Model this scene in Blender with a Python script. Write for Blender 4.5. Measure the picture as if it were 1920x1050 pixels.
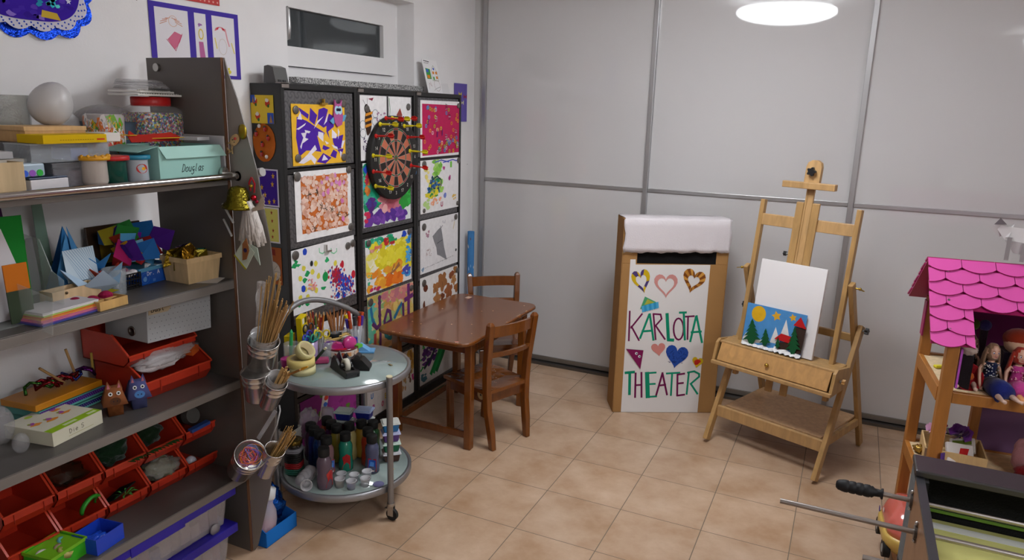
import bpy, math, random
import numpy as np
from mathutils import Vector, Matrix, Euler, noise as mnoise
random.seed(7)
PI = math.pi
for o in list(bpy.data.objects): bpy.data.objects.remove(o)
SC = bpy.context.scene
COL = SC.collection

# ------------------------------------------------------------------ camera
F_PX = 1355.3
yaw, pitch, roll = 0.43417, 0.230127, 0.027827
cam_loc = Vector((1.04878, -3.35957, 1.62112))
fw = Vector((-math.sin(yaw)*math.cos(pitch), math.cos(yaw)*math.cos(pitch), -math.sin(pitch)))
rt = Vector((math.cos(yaw), math.sin(yaw), 0)); up = rt.cross(fw)
r2 = math.cos(roll)*rt + math.sin(roll)*up; u2 = -math.sin(roll)*rt + math.cos(roll)*up
cd = bpy.data.cameras.new('camera'); cd.sensor_width = 36; cd.lens = 36*F_PX/1920
cd.clip_start = 0.02
cam = bpy.data.objects.new('camera', cd); COL.objects.link(cam)
cam.matrix_world = Matrix(((r2.x, u2.x, -fw.x, cam_loc.x), (r2.y, u2.y, -fw.y, cam_loc.y), (r2.z, u2.z, -fw.z, cam_loc.z), (0, 0, 0, 1)))
SC.camera = cam

# ------------------------------------------------------------------ world, exposure
SC.view_settings.view_transform = 'Standard'
SC.view_settings.look = 'None'
SC.view_settings.gamma = 1
SC.view_settings.use_curve_mapping = False
SC.view_settings.exposure = 0.25
LAMP_STRENGTH = 20.5
wd_ = bpy.data.worlds.new('night'); SC.world = wd_; wd_.use_nodes = True
wd_.node_tree.nodes['Background'].inputs[0].default_value = (0.012, 0.014, 0.018, 1)
wd_.node_tree.nodes['Background'].inputs[1].default_value = 0.6

# room numbers
WX = -1.214      # wall with the window
WY = 0.843       # sliding doors
RX, BY, CZ = 3.0, -4.7, 2.44
LAMP = (0.475, -0.66, 2.352)

# ------------------------------------------------------------------ helpers
def lin(c):
    if isinstance(c, str):
        c = c.lstrip('#'); c = tuple(int(c[i:i+2], 16) for i in (0, 2, 4))
    out = []
    for v in c[:3]:
        v = v/255.0
        out.append(v/12.92 if v <= 0.04045 else ((v+0.055)/1.055)**2.4)
    return tuple(out)+(1.0,)

MATS = {}
def mat(name, rough=0.5, metal=0.0, alpha=1.0, spec=0.5, coat=0.0, kind=None, trans=0.0, bump=0.0, bscale=60.0, sheen=0.0):
    if name in MATS: return MATS[name]
    m = bpy.data.materials.new(name); m.use_nodes = True
    nt = m.node_tree; n = nt.nodes; l = nt.links
    b = n['Principled BSDF']
    at = n.new('ShaderNodeVertexColor'); at.layer_name = 'Col'
    src = at.outputs[0]
    tc = n.new('ShaderNodeTexCoord')
    if kind == 'wood':
        mp = n.new('ShaderNodeMapping'); mp.inputs['Scale'].default_value = (14, 14, 2.2)
        l.new(tc.outputs['Object'], mp.inputs[0])
        nz = n.new('ShaderNodeTexNoise'); nz.inputs['Scale'].default_value = 3.0; nz.inputs['Detail'].default_value = 6
        nz.inputs['Distortion'].default_value = 0.6
        l.new(mp.outputs[0], nz.inputs['Vector'])
        rm = n.new('ShaderNodeMapRange'); rm.inputs['From Min'].default_value = 0.3; rm.inputs['From Max'].default_value = 0.75
        rm.inputs['To Min'].default_value = 0.80; rm.inputs['To Max'].default_value = 1.12
        l.new(nz.outputs[0], rm.inputs[0])
        hs = n.new('ShaderNodeHueSaturation'); l.new(rm.outputs[0], hs.inputs['Value']); l.new(src, hs.inputs['Color'])
        src = hs.outputs[0]
    if kind == 'card':
        nz = n.new('ShaderNodeTexNoise'); nz.inputs['Scale'].default_value = 5; nz.inputs['Detail'].default_value = 3
        l.new(tc.outputs['Object'], nz.inputs['Vector'])
        rm = n.new('ShaderNodeMapRange'); rm.inputs['To Min'].default_value = 0.88; rm.inputs['To Max'].default_value = 1.1
        l.new(nz.outputs[0], rm.inputs[0])
        hs = n.new('ShaderNodeHueSaturation'); l.new(rm.outputs[0], hs.inputs['Value']); l.new(src, hs.inputs['Color']); src = hs.outputs[0]
    if kind == 'paint':   # watercolour unevenness
        nz = n.new('ShaderNodeTexNoise'); nz.inputs['Scale'].default_value = 38; nz.inputs['Detail'].default_value = 4
        l.new(tc.outputs['Object'], nz.inputs['Vector'])
        rm = n.new('ShaderNodeMapRange'); rm.inputs['From Min'].default_value = .3; rm.inputs['From Max'].default_value = .7
        rm.inputs['To Min'].default_value = 0.93; rm.inputs['To Max'].default_value = 1.03
        l.new(nz.outputs[0], rm.inputs[0])
        hs = n.new('ShaderNodeHueSaturation'); l.new(rm.outputs[0], hs.inputs['Value']); l.new(src, hs.inputs['Color']); src = hs.outputs[0]
    l.new(src, b.inputs['Base Color'])
    b.inputs['Roughness'].default_value = rough; b.inputs['Metallic'].default_value = metal
    b.inputs['Alpha'].default_value = alpha
    b.inputs['Specular IOR Level'].default_value = spec
    b.inputs['Coat Weight'].default_value = coat; b.inputs['Coat Roughness'].default_value = 0.08
    b.inputs['Transmission Weight'].default_value = trans
    b.inputs['Sheen Weight'].default_value = sheen
    if bump:
        nz2 = n.new('ShaderNodeTexNoise'); nz2.inputs['Scale'].default_value = bscale; nz2.inputs['Detail'].default_value = 3
        l.new(tc.outputs['Object'], nz2.inputs['Vector'])
        bp = n.new('ShaderNodeBump'); bp.inputs['Strength'].default_value = bump; bp.inputs['Distance'].default_value = 0.01
        l.new(nz2.outputs[0], bp.inputs['Height']); l.new(bp.outputs[0], b.inputs['Normal'])
    MATS[name] = m
    return m

mat('paper', rough=0.85, spec=0.2)
mat('painted_paper', rough=0.7, spec=0.3, kind='paint')
mat('card', rough=0.85, spec=0.2, kind='card')
mat('plastic', rough=0.38)
mat('gloss', rough=0.14, coat=0.5)
mat('rubber', rough=0.6, spec=0.3)
mat('fabric', rough=0.95, spec=0.1, sheen=0.2, bump=0.25, bscale=220)
mat('wood', rough=0.42, kind='wood')
mat('rawwood', rough=0.7, kind='wood', spec=0.3)
mat('varnish', rough=0.22, kind='wood', coat=0.35)
mat('metal', rough=0.32, metal=1.0)
mat('chrome', rough=0.10, metal=1.0)
mat('zinc', rough=0.24, metal=0.9)
mat('satin', rough=0.38, metal=0.75)
mat('dark_steel', rough=0.42, metal=0.25)
mat('foil', rough=0.22, metal=0.85, bump=0.5, bscale=90)
mat('clear', rough=0.12, alpha=0.22)
mat('frost', rough=0.35, alpha=0.55)
mat('tint', rough=0.2, alpha=0.86)
mat('bag', rough=0.12, alpha=0.38, bump=0.6, bscale=70)
mat('tableglass', rough=0.03, alpha=0.94, coat=1.0)

class B:
    def __init__(s): s.v = []; s.f = []; s.c = []; s.s = []; s.M = Matrix.Identity(4)
    def add(s, vs, fs, col, smooth=False):
        k = len(s.v)
        for v in vs: s.v.append(tuple(s.M @ Vector(v)))
        cl = None
        if not (isinstance(col, list)): cl = lin(col)
        for i, f in enumerate(fs):
            s.f.append(tuple(a+k for a in f)); s.s.append(smooth)
            s.c.append(cl if cl else lin(col[i]))
        return s
    def at(s, x=0, y=0, z=0, rx=0, ry=0, rz=0):
        s.M = Matrix.Translation((x, y, z)) @ Euler((rx, ry, rz)).to_matrix().to_4x4(); return s
    def box(s, x0, x1, y0, y1, z0, z1, col):
        v = [(x0, y0, z0), (x1, y0, z0), (x1, y1, z0), (x0, y1, z0), (x0, y0, z1), (x1, y0, z1), (x1, y1, z1), (x0, y1, z1)]
        return s.add(v, [(0, 3, 2, 1), (4, 5, 6, 7), (0, 1, 5, 4), (1, 2, 6, 5), (2, 3, 7, 6), (3, 0, 4, 7)], col)
    def beam(s, p, q, w, h, col, side=(0, 0, 1), w2=None, h2=None):
        p = Vector(p); q = Vector(q); d = (q-p).normalized(); sd = Vector(side)
        a = d.cross(sd)
        if a.length < 1e-4: a = d.cross(Vector((1, 0, 0)))
        a.normalize(); b = a.cross(d).normalized()
        w2 = w if w2 is None else w2; h2 = h if h2 is None else h2
        vs = []
        for pt, ww, hh in ((p, w, h), (q, w2, h2)):
            for x, y in ((-1, -1), (1, -1), (1, 1), (-1, 1)): vs.append(pt+a*(x*ww/2)+b*(y*hh/2))
        return s.add(vs, [(0, 1, 2, 3), (7, 6, 5, 4), (0, 4, 5, 1), (1, 5, 6, 2), (2, 6, 7, 3), (3, 7, 4, 0)], col)
    def cyl(s, p, q, r, col, r2=None, n=16, caps=(1, 1), smooth=True):
        p = Vector(p); q = Vector(q); d = (q-p).normalized()
        a = d.orthogonal().normalized(); b = d.cross(a); r2 = r if r2 is None else r2
        vs = [p+(a*math.cos(t)+b*math.sin(t))*r for t in [2*PI*i/n for i in range(n)]]
        vs += [q+(a*math.cos(t)+b*math.sin(t))*r2 for t in [2*PI*i/n for i in range(n)]]
        fs = [(i, (i+1) % n, n+(i+1) % n, n+i) for i in range(n)]
        s.add(vs, fs, col, smooth)
        if caps[0]: s.add(vs[:n], [tuple(range(n))[::-1]], col)
        if caps[1]: s.add(vs[n:], [tuple(range(n))], col)
        return s
    def lathe(s, prof, n=24, col='#ffffff', o=(0, 0, 0), cols=None, smooth=True, sx=1, sy=1):
        vs = []; m = len(prof)
        for r, z in prof:
            for i in range(n):
                t = 2*PI*i/n; vs.append((o[0]+r*math.cos(t)*sx, o[1]+r*math.sin(t)*sy, o[2]+z))
        fs = []; cc = []
        for j in range(m-1):
            for i in range(n):
                fs.append((j*n+i, j*n+(i+1) % n, (j+1)*n+(i+1) % n, (j+1)*n+i)); cc.append(cols[j] if cols else col)
        if prof[0][0] > 1e-5: fs.append(tuple(range(n))[::-1]); cc.append(cols[0] if cols else col)
        if prof[-1][0] > 1e-5: fs.append(tuple(range((m-1)*n, m*n))); cc.append(cols[-1] if cols else col)
        return s.add(vs, fs, cc, smooth)
    def open_lathe(s, prof, n=24, col='#ffffff', o=(0, 0, 0)):
        vs = []; m = len(prof)
        for r, z in prof:
            for i in range(n):
                t = 2*PI*i/n; vs.append((o[0]+r*math.cos(t), o[1]+r*math.sin(t), o[2]+z))
        fs = [(j*n+i, j*n+(i+1) % n, (j+1)*n+(i+1) % n, (j+1)*n+i) for j in range(m-1) for i in range(n)]
        return s.add(vs, fs, col, True)
    def tube(s, pts, r, col, n=8, rs=None, caps=True, flat=1.0):
        pts = [Vector(p) for p in pts]; N = len(pts)
        vs = []; a = None
        for i, p in enumerate(pts):
            d = (pts[min(i+1, N-1)]-pts[max(i-1, 0)]).normalized()
            if a is None: a = d.orthogonal().normalized()
            a = (a-d*a.dot(d)).normalized(); b = d.cross(a)
            rr = rs[i] if rs else r
            for k in range(n):
                t = 2*PI*k/n; vs.append(p+(a*math.cos(t)+b*math.sin(t)*flat)*rr)
        fs = [(i*n+k, i*n+(k+1) % n, (i+1)*n+(k+1) % n, (i+1)*n+k) for i in range(N-1) for k in range(n)]
        if caps: fs += [tuple(range(n))[::-1], tuple(range((N-1)*n, N*n))]
        return s.add(vs, fs, col, True)
    def ball(s, c, r, col, n=16, sx=1, sy=1, sz=1, m=10):
        prof = [(max(1e-6, r*math.sin(PI*j/m)), -r*sz*math.cos(PI*j/m)) for j in range(m+1)]
        return s.lathe(prof, n, col, c, sx=sx, sy=sy)
    def poly(s, pts, col): return s.add(pts, [tuple(range(len(pts)))], col)
    def prism(s, pts, fn, t, col, col2=None):
        """2D outline pts -> fn(u, v, depth); closed slab of thickness t"""
        n = len(pts)
        vs = [fn(u, v, 0) for u, v in pts]+[fn(u, v, t) for u, v in pts]
        s.add(vs, [tuple(range(n))[::-1], tuple(range(n, 2*n))], col)
        return s.add(vs, [(i, (i+1) % n, n+(i+1) % n, n+i) for i in range(n)], col2 or col)
    def build(s, name, m='plastic', parent=None, loc=None, rot=None, bevel=0, quat=None, smooth_mod=None):
        me = bpy.data.meshes.new(name)
        me.from_pydata(s.v, [], s.f)
        me.polygons.foreach_set('use_smooth', s.s)
        ca = me.color_attributes.new('Col', 'FLOAT_COLOR', 'CORNER')
        dat = []
        for p, c in zip(s.f, s.c): dat.extend(c*len(p))
        ca.data.foreach_set('color', dat)
        me.update()
        o = bpy.data.objects.new(name, me); COL.objects.link(o)
        me.materials.append(MATS[m] if isinstance(m, str) else m)
        if parent: o.parent = parent
        if loc: o.location = loc
        if rot: o.rotation_euler = rot
        if quat is not None: o.rotation_mode = 'QUATERNION'; o.rotation_quaternion = quat
        if bevel:
            md = o.modifiers.new('bevel', 'BEVEL'); md.width = bevel; md.segments = 2; md.limit_method = 'ANGLE'; md.angle_limit = 0.7
        return o

def T(name, label, cat, loc=(0, 0, 0), rz=0, group=None, rot=None, axis=None):
    o = bpy.data.objects.new(name, None); COL.objects.link(o); o.empty_display_size = .05
    o.location = loc; o.rotation_euler = rot or (0, 0, rz)
    if axis is not None:
        o.rotation_mode = 'QUATERNION'; o.rotation_quaternion = Vector(axis).to_track_quat('Z', 'Y')
    return tag(o, label, cat, group)
def tag(o, label, cat, group=None, kind=None):
    o['label'] = label; o['category'] = cat
    if group: o['group'] = group
    if kind: o['kind'] = kind
    return o
def struct(o): o['kind'] = 'structure'; return o
def dup(root, loc=None, rz=None, label=None, group=None):
    r = root.copy(); COL.objects.link(r)
    if loc: r.location = loc
    if rz is not None: r.rotation_euler = (0, 0, rz)
    if label: r['label'] = label
    if group: r['group'] = group
    for ch in list(root.children):
        c = ch.copy(); COL.objects.link(c); c.parent = r
        for g in ch.children:
            d = g.copy(); COL.objects.link(d); d.parent = c
    return r

# 2D outlines (unit-ish) ---------------------------------------------------
def circ(cx, cy, r, n=14, ry=None, ph=0): return [(cx+r*math.cos(2*PI*i/n+ph), cy+(ry or r)*math.sin(2*PI*i/n+ph)) for i in range(n)]
def blob(cx, cy, rx, ry, jag=.25, n=16, rnd=random):
    ph = rnd.random()*6
    return [(cx+rx*math.cos(2*PI*i/n)*(1+jag*(math.sin(3*2*PI*i/n+ph)*.4+rnd.uniform(-.6, .6))), cy+ry*math.sin(2*PI*i/n)*(1+jag*(math.cos(2*2*PI*i/n+ph)*.4+rnd.uniform(-.6, .6)))) for i in range(n)]
def star(cx, cy, r, k=5, q=.42, ph=PI/2): return [(cx+(r if i % 2 == 0 else r*q)*math.cos(ph+PI*i/k), cy+(r if i % 2 == 0 else r*q)*math.sin(ph+PI*i/k)) for i in range(2*k)]
def heart(cx, cy, w, h, rot=0, n=26):
    out = []
    for i in range(n):
        t = 2*PI*i/n; x = 16*math.sin(t)**3/34*w; y = (13*math.cos(t)-5*math.cos(2*t)-2*math.cos(3*t)-math.cos(4*t)+2.5)/29*h
        out.append((cx+x*math.cos(rot)-y*math.sin(rot), cy+x*math.sin(rot)+y*math.cos(rot)))
    return out
def ribbon(pts, w, closed=False):
    """list of quads following the polyline"""
    out = []
    P = [Vector((a, b)) for a, b in pts]
    if closed: P.append(P[0])
    for a, b in zip(P[:-1], P[1:]):
        d = b-a
        if d.length < 1e-9: continue
        d.normalize(); nrm = Vector((-d.y, d.x))*w/2; e = d*w*.3
        out.append([tuple(a-e+nrm), tuple(b+e+nrm), tuple(b+e-nrm), tuple(a-e-nrm)])
    return out
def homog(src):
    """mapping from a quadrilateral (tl, tr, br, bl) of a sheet to its unit square (u right, v up)"""
    dst = [(0, 1), (1, 1), (1, 0), (0, 0)]; A = []; bb = []
    for (x, y), (u, v) in zip(src, dst):
        A.append([x, y, 1, 0, 0, 0, -u*x, -u*y]); bb.append(u)
        A.append([0, 0, 0, x, y, 1, -v*x, -v*y]); bb.append(v)
    h = np.linalg.solve(np.array(A, float), np.array(bb, float))
    def f(x, y):
        w = h[6]*x+h[7]*y+1; return ((h[0]*x+h[1]*y+h[2])/w, (h[3]*x+h[4]*y+h[5])/w)
    return f

class Sheet:
    """a sheet of paper: local x = thickness (towards the viewer), local y = u * w, local z = v * h"""
    def __init__(s, w, h, col='#f0eeee', t=.0012, quad=None, outline=None, seg=1, wav=0.0):
        s.w, s.h, s.t = w, h, t; s.b = B(); s.k = 0; s.q = homog(quad) if quad else None; s.wav = wav
        pts = outline or [(0, 0), (1, 0), (1, 1), (0, 1)]
        s.b.prism(pts, lambda u, v, d: (d, u*w, v*h), t, col)
    def p(s, pts, col, px=False, clip=True):
        if px: pts = [s.q(*a) for a in pts]
        if clip: pts = [(min(.998, max(.002, a)), min(.998, max(.002, b_))) for a, b_ in pts]
        s.k += 1; d = s.t+.0002+.000008*s.k
        area = sum(pts[i][0]*pts[(i+1) % len(pts)][1]-pts[(i+1) % len(pts)][0]*pts[i][1] for i in range(len(pts)))
        if area < 0: pts = pts[::-1]
        s.b.poly([(d, a*s.w, b_*s.h) for a, b_ in pts], col); return s
    def line(s, pts, w, col, px=False, closed=False):
        if px: pts = [s.q(*a) for a in pts]
        P = [(a*s.w, b_*s.h) for a, b_ in pts]
        for q in ribbon(P, w, closed): s.p([(a/s.w, b_/s.h) for a, b_ in q], col)
        return s
    def ring(s, outer, inner, col, px=False):
        if px: outer = [s.q(*a) for a in outer]; inner = [s.q(*a) for a in inner]
        n = len(outer)
        for i in range(n):
            j = (i+1) % n
            s.p([outer[i], outer[j], inner[j], inner[i]], col)
        return s

LET = {
 'A': [[(0, 0), (.5, 1), (1, 0)], [(.22, .4), (.78, .4)]], 'B': [[(0, 0), (0, 1), (.7, .95), (.8, .75), (.6, .55), (0, .52)], [(.6, .52), (.95, .3), (.7, .03), (0, 0)]],
 'D': [[(0, 0), (0, 1), (.6, .9), (.95, .5), (.6, .08), (0, 0)]], 'E': [[(1, 1), (0, 1), (0, 0), (1, 0)], [(0, .5), (.8, .5)]],
 'G': [[(.95, .8), (.6, 1), (.15, .8), (.05, .4), (.3, .05), (.8, .08), (.95, .45), (.55, .45)]],
 'H': [[(0, 0), (0, 1)], [(1, 0), (1, 1)], [(0, .5), (1, .5)]], 'I': [[(.5, 0), (.5, 1)]], 'K': [[(0, 0), (0, 1)], [(1, 1), (.05, .5), (1, 0)]],
 'L': [[(0, 1), (0, 0), (.9, 0)]], 'O': [[(.5, 1), (.12, .8), (0, .45), (.15, .1), (.5, 0), (.85, .1), (1, .5), (.85, .85), (.5, 1)]],
 'R': [[(0, 0), (0, 1), (.7, .97), (.95, .75), (.7, .5), (0, .45)], [(.35, .45), (1, 0)]], 'T': [[(.5, 0), (.5, 1)], [(0, 1), (1, 1)]],
 'U': [[(0, 1), (0, .2), (.3, 0), (.7, 0), (1, .2), (1, 1)]], 'S': [[(1, .85), (.6, 1), (.1, .85), (.1, .6), (.9, .4), (.95, .15), (.5, 0), (0, .12)]],
 'M': [[(0, 0), (0, 1), (.5, .4), (1, 1), (1, 0)]], 'V': [[(0, 1), (.5, 0), (1, 1)]],
 '0': [[(.5, 1), (.05, .8), (.05, .2), (.5, 0), (.95, .2), (.95, .8), (.5, 1)]], '1': [[(.2, .75), (.6, 1), (.6, 0)]],
 '2': [[(.05, .8), (.5, 1), (.95, .75), (0, 0), (1, 0)]], '3': [[(0, .95), (.9, .9), (.4, .55), (.95, .3), (.5, 0), (0, .1)]],
 '4': [[(.75, 0), (.75, 1), (0, .3), (1, .3)]], '5': [[(.9, 1), (.1, 1), (.05, .55), (.7, .6), (.95, .3), (.5, 0), (0, .08)]],
 '6': [[(.85, 1), (.2, .7), (.05, .25), (.5, 0), (.95, .25), (.5, .52), (.1, .35)]], '7': [[(0, 1), (1, 1), (.4, 0)]],
 '8': [[(.5, .52), (.1, .75), (.5, 1), (.9, .75), (.5, .52), (.05, .25), (.5, 0), (.95, .25), (.5, .52)]], '9': [[(.15, 0), (.8, .3), (.95, .75), (.5, 1), (.05, .75), (.5, .48), (.9, .65)]],
 'a': [[(.9, .6), (.4, .62), (.05, .3), (.4, 0), (.85, .2), (.9, .6), (.95, 0)]], 's': [[(.9, .55), (.3, .6), (.2, .4), (.8, .25), (.6, 0), (.05, .05)]], 't': [[(.4, 1), (.4, .1), (.8, 0)], [(0, .65), (.85, .65)]],
 'r': [[(.1, 0), (.1, .62)], [(.1, .4), (.5, .62), (.85, .58)]], 'e': [[(.05, .32), (.9, .35), (.8, .6), (.4, .65), (.05, .35), (.3, 0), (.85, .08)]], 'i': [[(.5, 0), (.5, .6)], [(.5, .8), (.5, .85)]],
 'o': [[(.5, .62), (.1, .5), (.1, .1), (.5, 0), (.9, .12), (.9, .5), (.5, .62)]], 'n': [[(.1, 0), (.1, .62)], [(.1, .45), (.6, .62), (.85, .45), (.85, 0)]], 'u': [[(.1, .62), (.1, .15), (.5, 0), (.85, .15), (.85, .62), (.9, 0)]],
 'l': [[(.3, 1), (.3, .1), (.6, 0)]], 'g': [[(.85, .6), (.3, .6), (.1, .3), (.5, .1), (.85, .3), (.85, -.25), (.4, -.4), (0, -.25)]], 'b': [[(.1, 1), (.1, 0), (.7, 0), (.9, .3), (.6, .6), (.1, .5)]],
 'c': [[(.9, .5), (.5, .62), (.1, .4), (.2, .05), (.6, 0), (.9, .12)]], 'h': [[(.1, 1), (.1, 0)], [(.1, .45), (.6, .62), (.85, .4), (.85, 0)]], 'd': [[(.85, 1), (.85, 0), (.3, 0), (.1, .3), (.4, .6), (.85, .5)]],
 'f': [[(.8, 1), (.4, .9), (.4, 0)], [(.1, .6), (.75, .6)]], 'k': [[(.1, 1), (.1, 0)], [(.8, .6), (.12, .3), (.9, 0)]], '.': [[(.4, 0), (.5, .06)]], ' ': [],
}
def text2(s, txt, x, y, w, h, sw, col, slant=0, gap=.25):
    """write on a Sheet; x, y, w (letter width), h in metres"""
    for ch in txt:
        for st in LET.get(ch, []):
            pts = [((x+a*w+slant*b_*h)/s.w, (y+b_*h)/s.h) for a, b_ in st]
            s.line(pts, sw, col)
        x += w*(1+gap)
# ================================================================== SETTING
def nodemat(name):
    m = bpy.data.materials.new(name); m.use_nodes = True
    return m, m.node_tree.nodes, m.node_tree.links, m.node_tree.nodes['Principled BSDF']

# floor tiles, 33.3 cm
fm, n, l, b = nodemat('floor_tiles')
tc = n.new('ShaderNodeTexCoord')
br = n.new('ShaderNodeTexBrick'); br.offset = 0; br.squash = 1
br.inputs['Scale'].default_value = 1; br.inputs['Brick Width'].default_value = 1/3; br.inputs['Row Height'].default_value = 1/3
br.inputs['Mortar Size'].default_value = 0.0019; br.inputs['Mortar Smooth'].default_value = 0.2; br.inputs['Bias'].default_value = 0
br.inputs['Color1'].default_value = (0.40, 0.40, 0.40, 1); br.inputs['Color2'].default_value = (0.6, 0.6, 0.6, 1)
l.new(tc.outputs['Object'], br.inputs['Vector'])
n1 = n.new('ShaderNodeTexNoise'); n1.inputs['Scale'].default_value = 4.5; n1.inputs['Detail'].default_value = 9; n1.inputs['Roughness'].default_value = .62
l.new(tc.outputs['Object'], n1.inputs['Vector'])
cr = n.new('ShaderNodeValToRGB'); e = cr.color_ramp.elements
e[0].position = .33; e[0].color = lin('#a98768'); e[1].position = .68; e[1].color = lin('#c9ae95')
l.new(n1.outputs[0], cr.inputs[0])
hs = n.new('ShaderNodeHueSaturation'); l.new(cr.outputs[0], hs.inputs['Color'])
mr = n.new('ShaderNodeMapRange'); mr.inputs['From Min'].default_value = .4; mr.inputs['From Max'].default_value = .6; mr.inputs['To Min'].default_value = .95; mr.inputs['To Max'].default_value = 1.05
l.new(br.outputs['Color'], mr.inputs[0]); l.new(mr.outputs[0], hs.inputs['Value'])
mx = n.new('ShaderNodeMixRGB'); l.new(br.outputs['Fac'], mx.inputs[0]); l.new(hs.outputs[0], mx.inputs[1]); mx.inputs[2].default_value = lin('#776a5c')
l.new(mx.outputs[0], b.inputs['Base Color'])
rr = n.new('ShaderNodeMapRange'); rr.inputs['To Min'].default_value = .33; rr.inputs['To Max'].default_value = .8; l.new(br.outputs['Fac'], rr.inputs[0]); l.new(rr.outputs[0], b.inputs['Roughness'])
bp = n.new('ShaderNodeBump'); bp.inputs['Strength'].default_value = .4; bp.inputs['Distance'].default_value = .002; bp.invert = True
l.new(br.outputs['Fac'], bp.inputs['Height']); l.new(bp.outputs[0], b.inputs['Normal'])
o = B().box(WX-.25, RX+.1, BY-.1, WY+.5, -.12, 0, '#c8a080').build('floor', fm); struct(o)

pm, n, l, b = nodemat('plaster')
tc = n.new('ShaderNodeTexCoord'); n1 = n.new('ShaderNodeTexNoise'); n1.inputs['Scale'].default_value = 2.2; n1.inputs['Detail'].default_value = 5
l.new(tc.outputs['Object'], n1.inputs['Vector']); cr = n.new('ShaderNodeValToRGB'); cr.color_ramp.elements[0].position = .3; cr.color_ramp.elements[0].color = lin('#e6e4e4'); cr.color_ramp.elements[1].position = .6; cr.color_ramp.elements[1].color = lin('#efeded')
l.new(n1.outputs[0], cr.inputs[0])
# small scuffs
vo = n.new('ShaderNodeTexVoronoi'); vo.inputs['Scale'].default_value = 7; l.new(tc.outputs['Object'], vo.inputs['Vector'])
lt = n.new('ShaderNodeMath'); lt.operation = 'LESS_THAN'; lt.inputs[1].default_value = .028; l.new(vo.outputs['Distance'], lt.inputs[0])
mx = n.new('ShaderNodeMixRGB'); l.new(lt.outputs[0], mx.inputs[0]); l.new(cr.outputs[0], mx.inputs[1]); mx.inputs[2].default_value = lin('#8d8784')
l.new(mx.outputs[0], b.inputs['Base Color']); b.inputs['Roughness'].default_value = .9
n2 = n.new('ShaderNodeTexNoise'); n2.inputs['Scale'].default_value = 120; l.new(tc.outputs['Object'], n2.inputs['Vector'])
bp = n.new('ShaderNodeBump'); bp.inputs['Strength'].default_value = .12; bp.inputs['Distance'].default_value = .003; l.new(n2.outputs[0], bp.inputs['Height']); l.new(bp.outputs[0], b.inputs['Normal'])
# left wall with window opening
WY0, WY1, WZ0, WZ1 = -.835, .160, 1.712, 2.172
w = B(); xo = WX-.25
w.box(xo, WX, BY, WY0, 0, CZ, '#dddddd').box(xo, WX, WY1, WY+.5, 0, CZ, '#dddddd').box(xo, WX, WY0, WY1, 0, WZ0, '#dddddd').box(xo, WX, WY0, WY1, WZ1, CZ, '#dddddd')
struct(w.build('wall_left', pm))
struct(B().box(RX, RX+.1, BY, WY+.5, 0, CZ, '#dddddd').build('wall_right', pm))
struct(B().box(WX-.25, RX+.1, BY-.1, BY, 0, CZ, '#dddddd').build('wall_back', pm))
struct(B().box(WX-.25, RX+.1, WY+.5, WY+.6, 0, CZ, '#dddddd').build('wall_front', pm))
struct(B().box(WX-.25, RX+.1, BY-.1, WY+.6, CZ, CZ+.1, '#dddddd').build('ceiling', pm))
# window
fx = -1.335
wn = B(); U = '#eceaea'
wn.box(fx-.05, fx+.012, WY0, WY1, WZ0, WZ0+.075, U).box(fx-.05, fx+.012, WY0, WY1, WZ1-.05, WZ1, U).box(fx-.05, fx+.012, WY0, WY0+.05, WZ0+.075, WZ1-.05, U).box(fx-.05, fx+.012, .105, WY1, WZ0+.075, WZ1-.05, U)
wo = struct(wn.build('window_1', 'plastic'))
sash = B(); y0, y1, z0, z1 = -.828, .11, 1.790, 2.125
sash.box(fx, fx+.035, y0, y1, z0, z0+.085, U).box(fx, fx+.035, y0, y1, z1-.085, z1, U).box(fx, fx+.035, y0, y0+.060, z0+.085, z1-.085, U).box(fx, fx+.035, y1-.115, y1, z0+.085, z1-.085, U)
so = sash.build('window_frame', 'plastic', wo)
gm, n, l, b = nodemat('night_glass'); b.inputs['Base Color'].default_value = (0.045, 0.052, 0.056, 1); b.inputs['Roughness'].default_value = .03; b.inputs['Alpha'].default_value = .92
B().box(fx+.005, fx+.012, y0+.055, y1-.11, z0+.08, z1-.08, '#30383a').build('window_pane', gm, wo)
B().tube([(fx+.05, -.778, 1.90), (fx+.075, -.778, 1.905), (fx+.08, -.778, 1.95), (fx+.078, -.778, 2.02), (fx+.07, -.778, 2.03)], .008, '#c9c9c9', flat=1.4).build('window_handle', 'satin', wo)
hb = B().cyl((fx+.03, y1+.005, 1.84), (fx+.03, y1+.005, 1.9), .006, '#f4f4f4').cyl((fx+.03, y1+.005, 2.04), (fx+.03, y1+.005, 2.1), .006, '#f4f4f4').build('window_hinge', 'plastic', wo)
grm, n, l, b = nodemat('granite'); tc = n.new('ShaderNodeTexCoord'); vo = n.new('ShaderNodeTexNoise'); vo.inputs['Scale'].default_value = 170; vo.inputs['Detail'].default_value = 2
l.new(tc.outputs['Object'], vo.inputs['Vector']); cr = n.new('ShaderNodeValToRGB'); cr.color_ramp.elements[0].position = .4; cr.color_ramp.elements[0].color = lin('#4a4a4a'); cr.color_ramp.elements[1].position = .6; cr.color_ramp.elements[1].color = lin('#c8c6c4'); l.new(vo.outputs[0], cr.inputs[0]); l.new(cr.outputs[0], b.inputs['Base Color']); b.inputs['Roughness'].default_value = .3
B().box(fx+.012, -1.175, -.83, .20, 1.712, 1.738, '#888888').build('window_sill', grm, wo)

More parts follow.
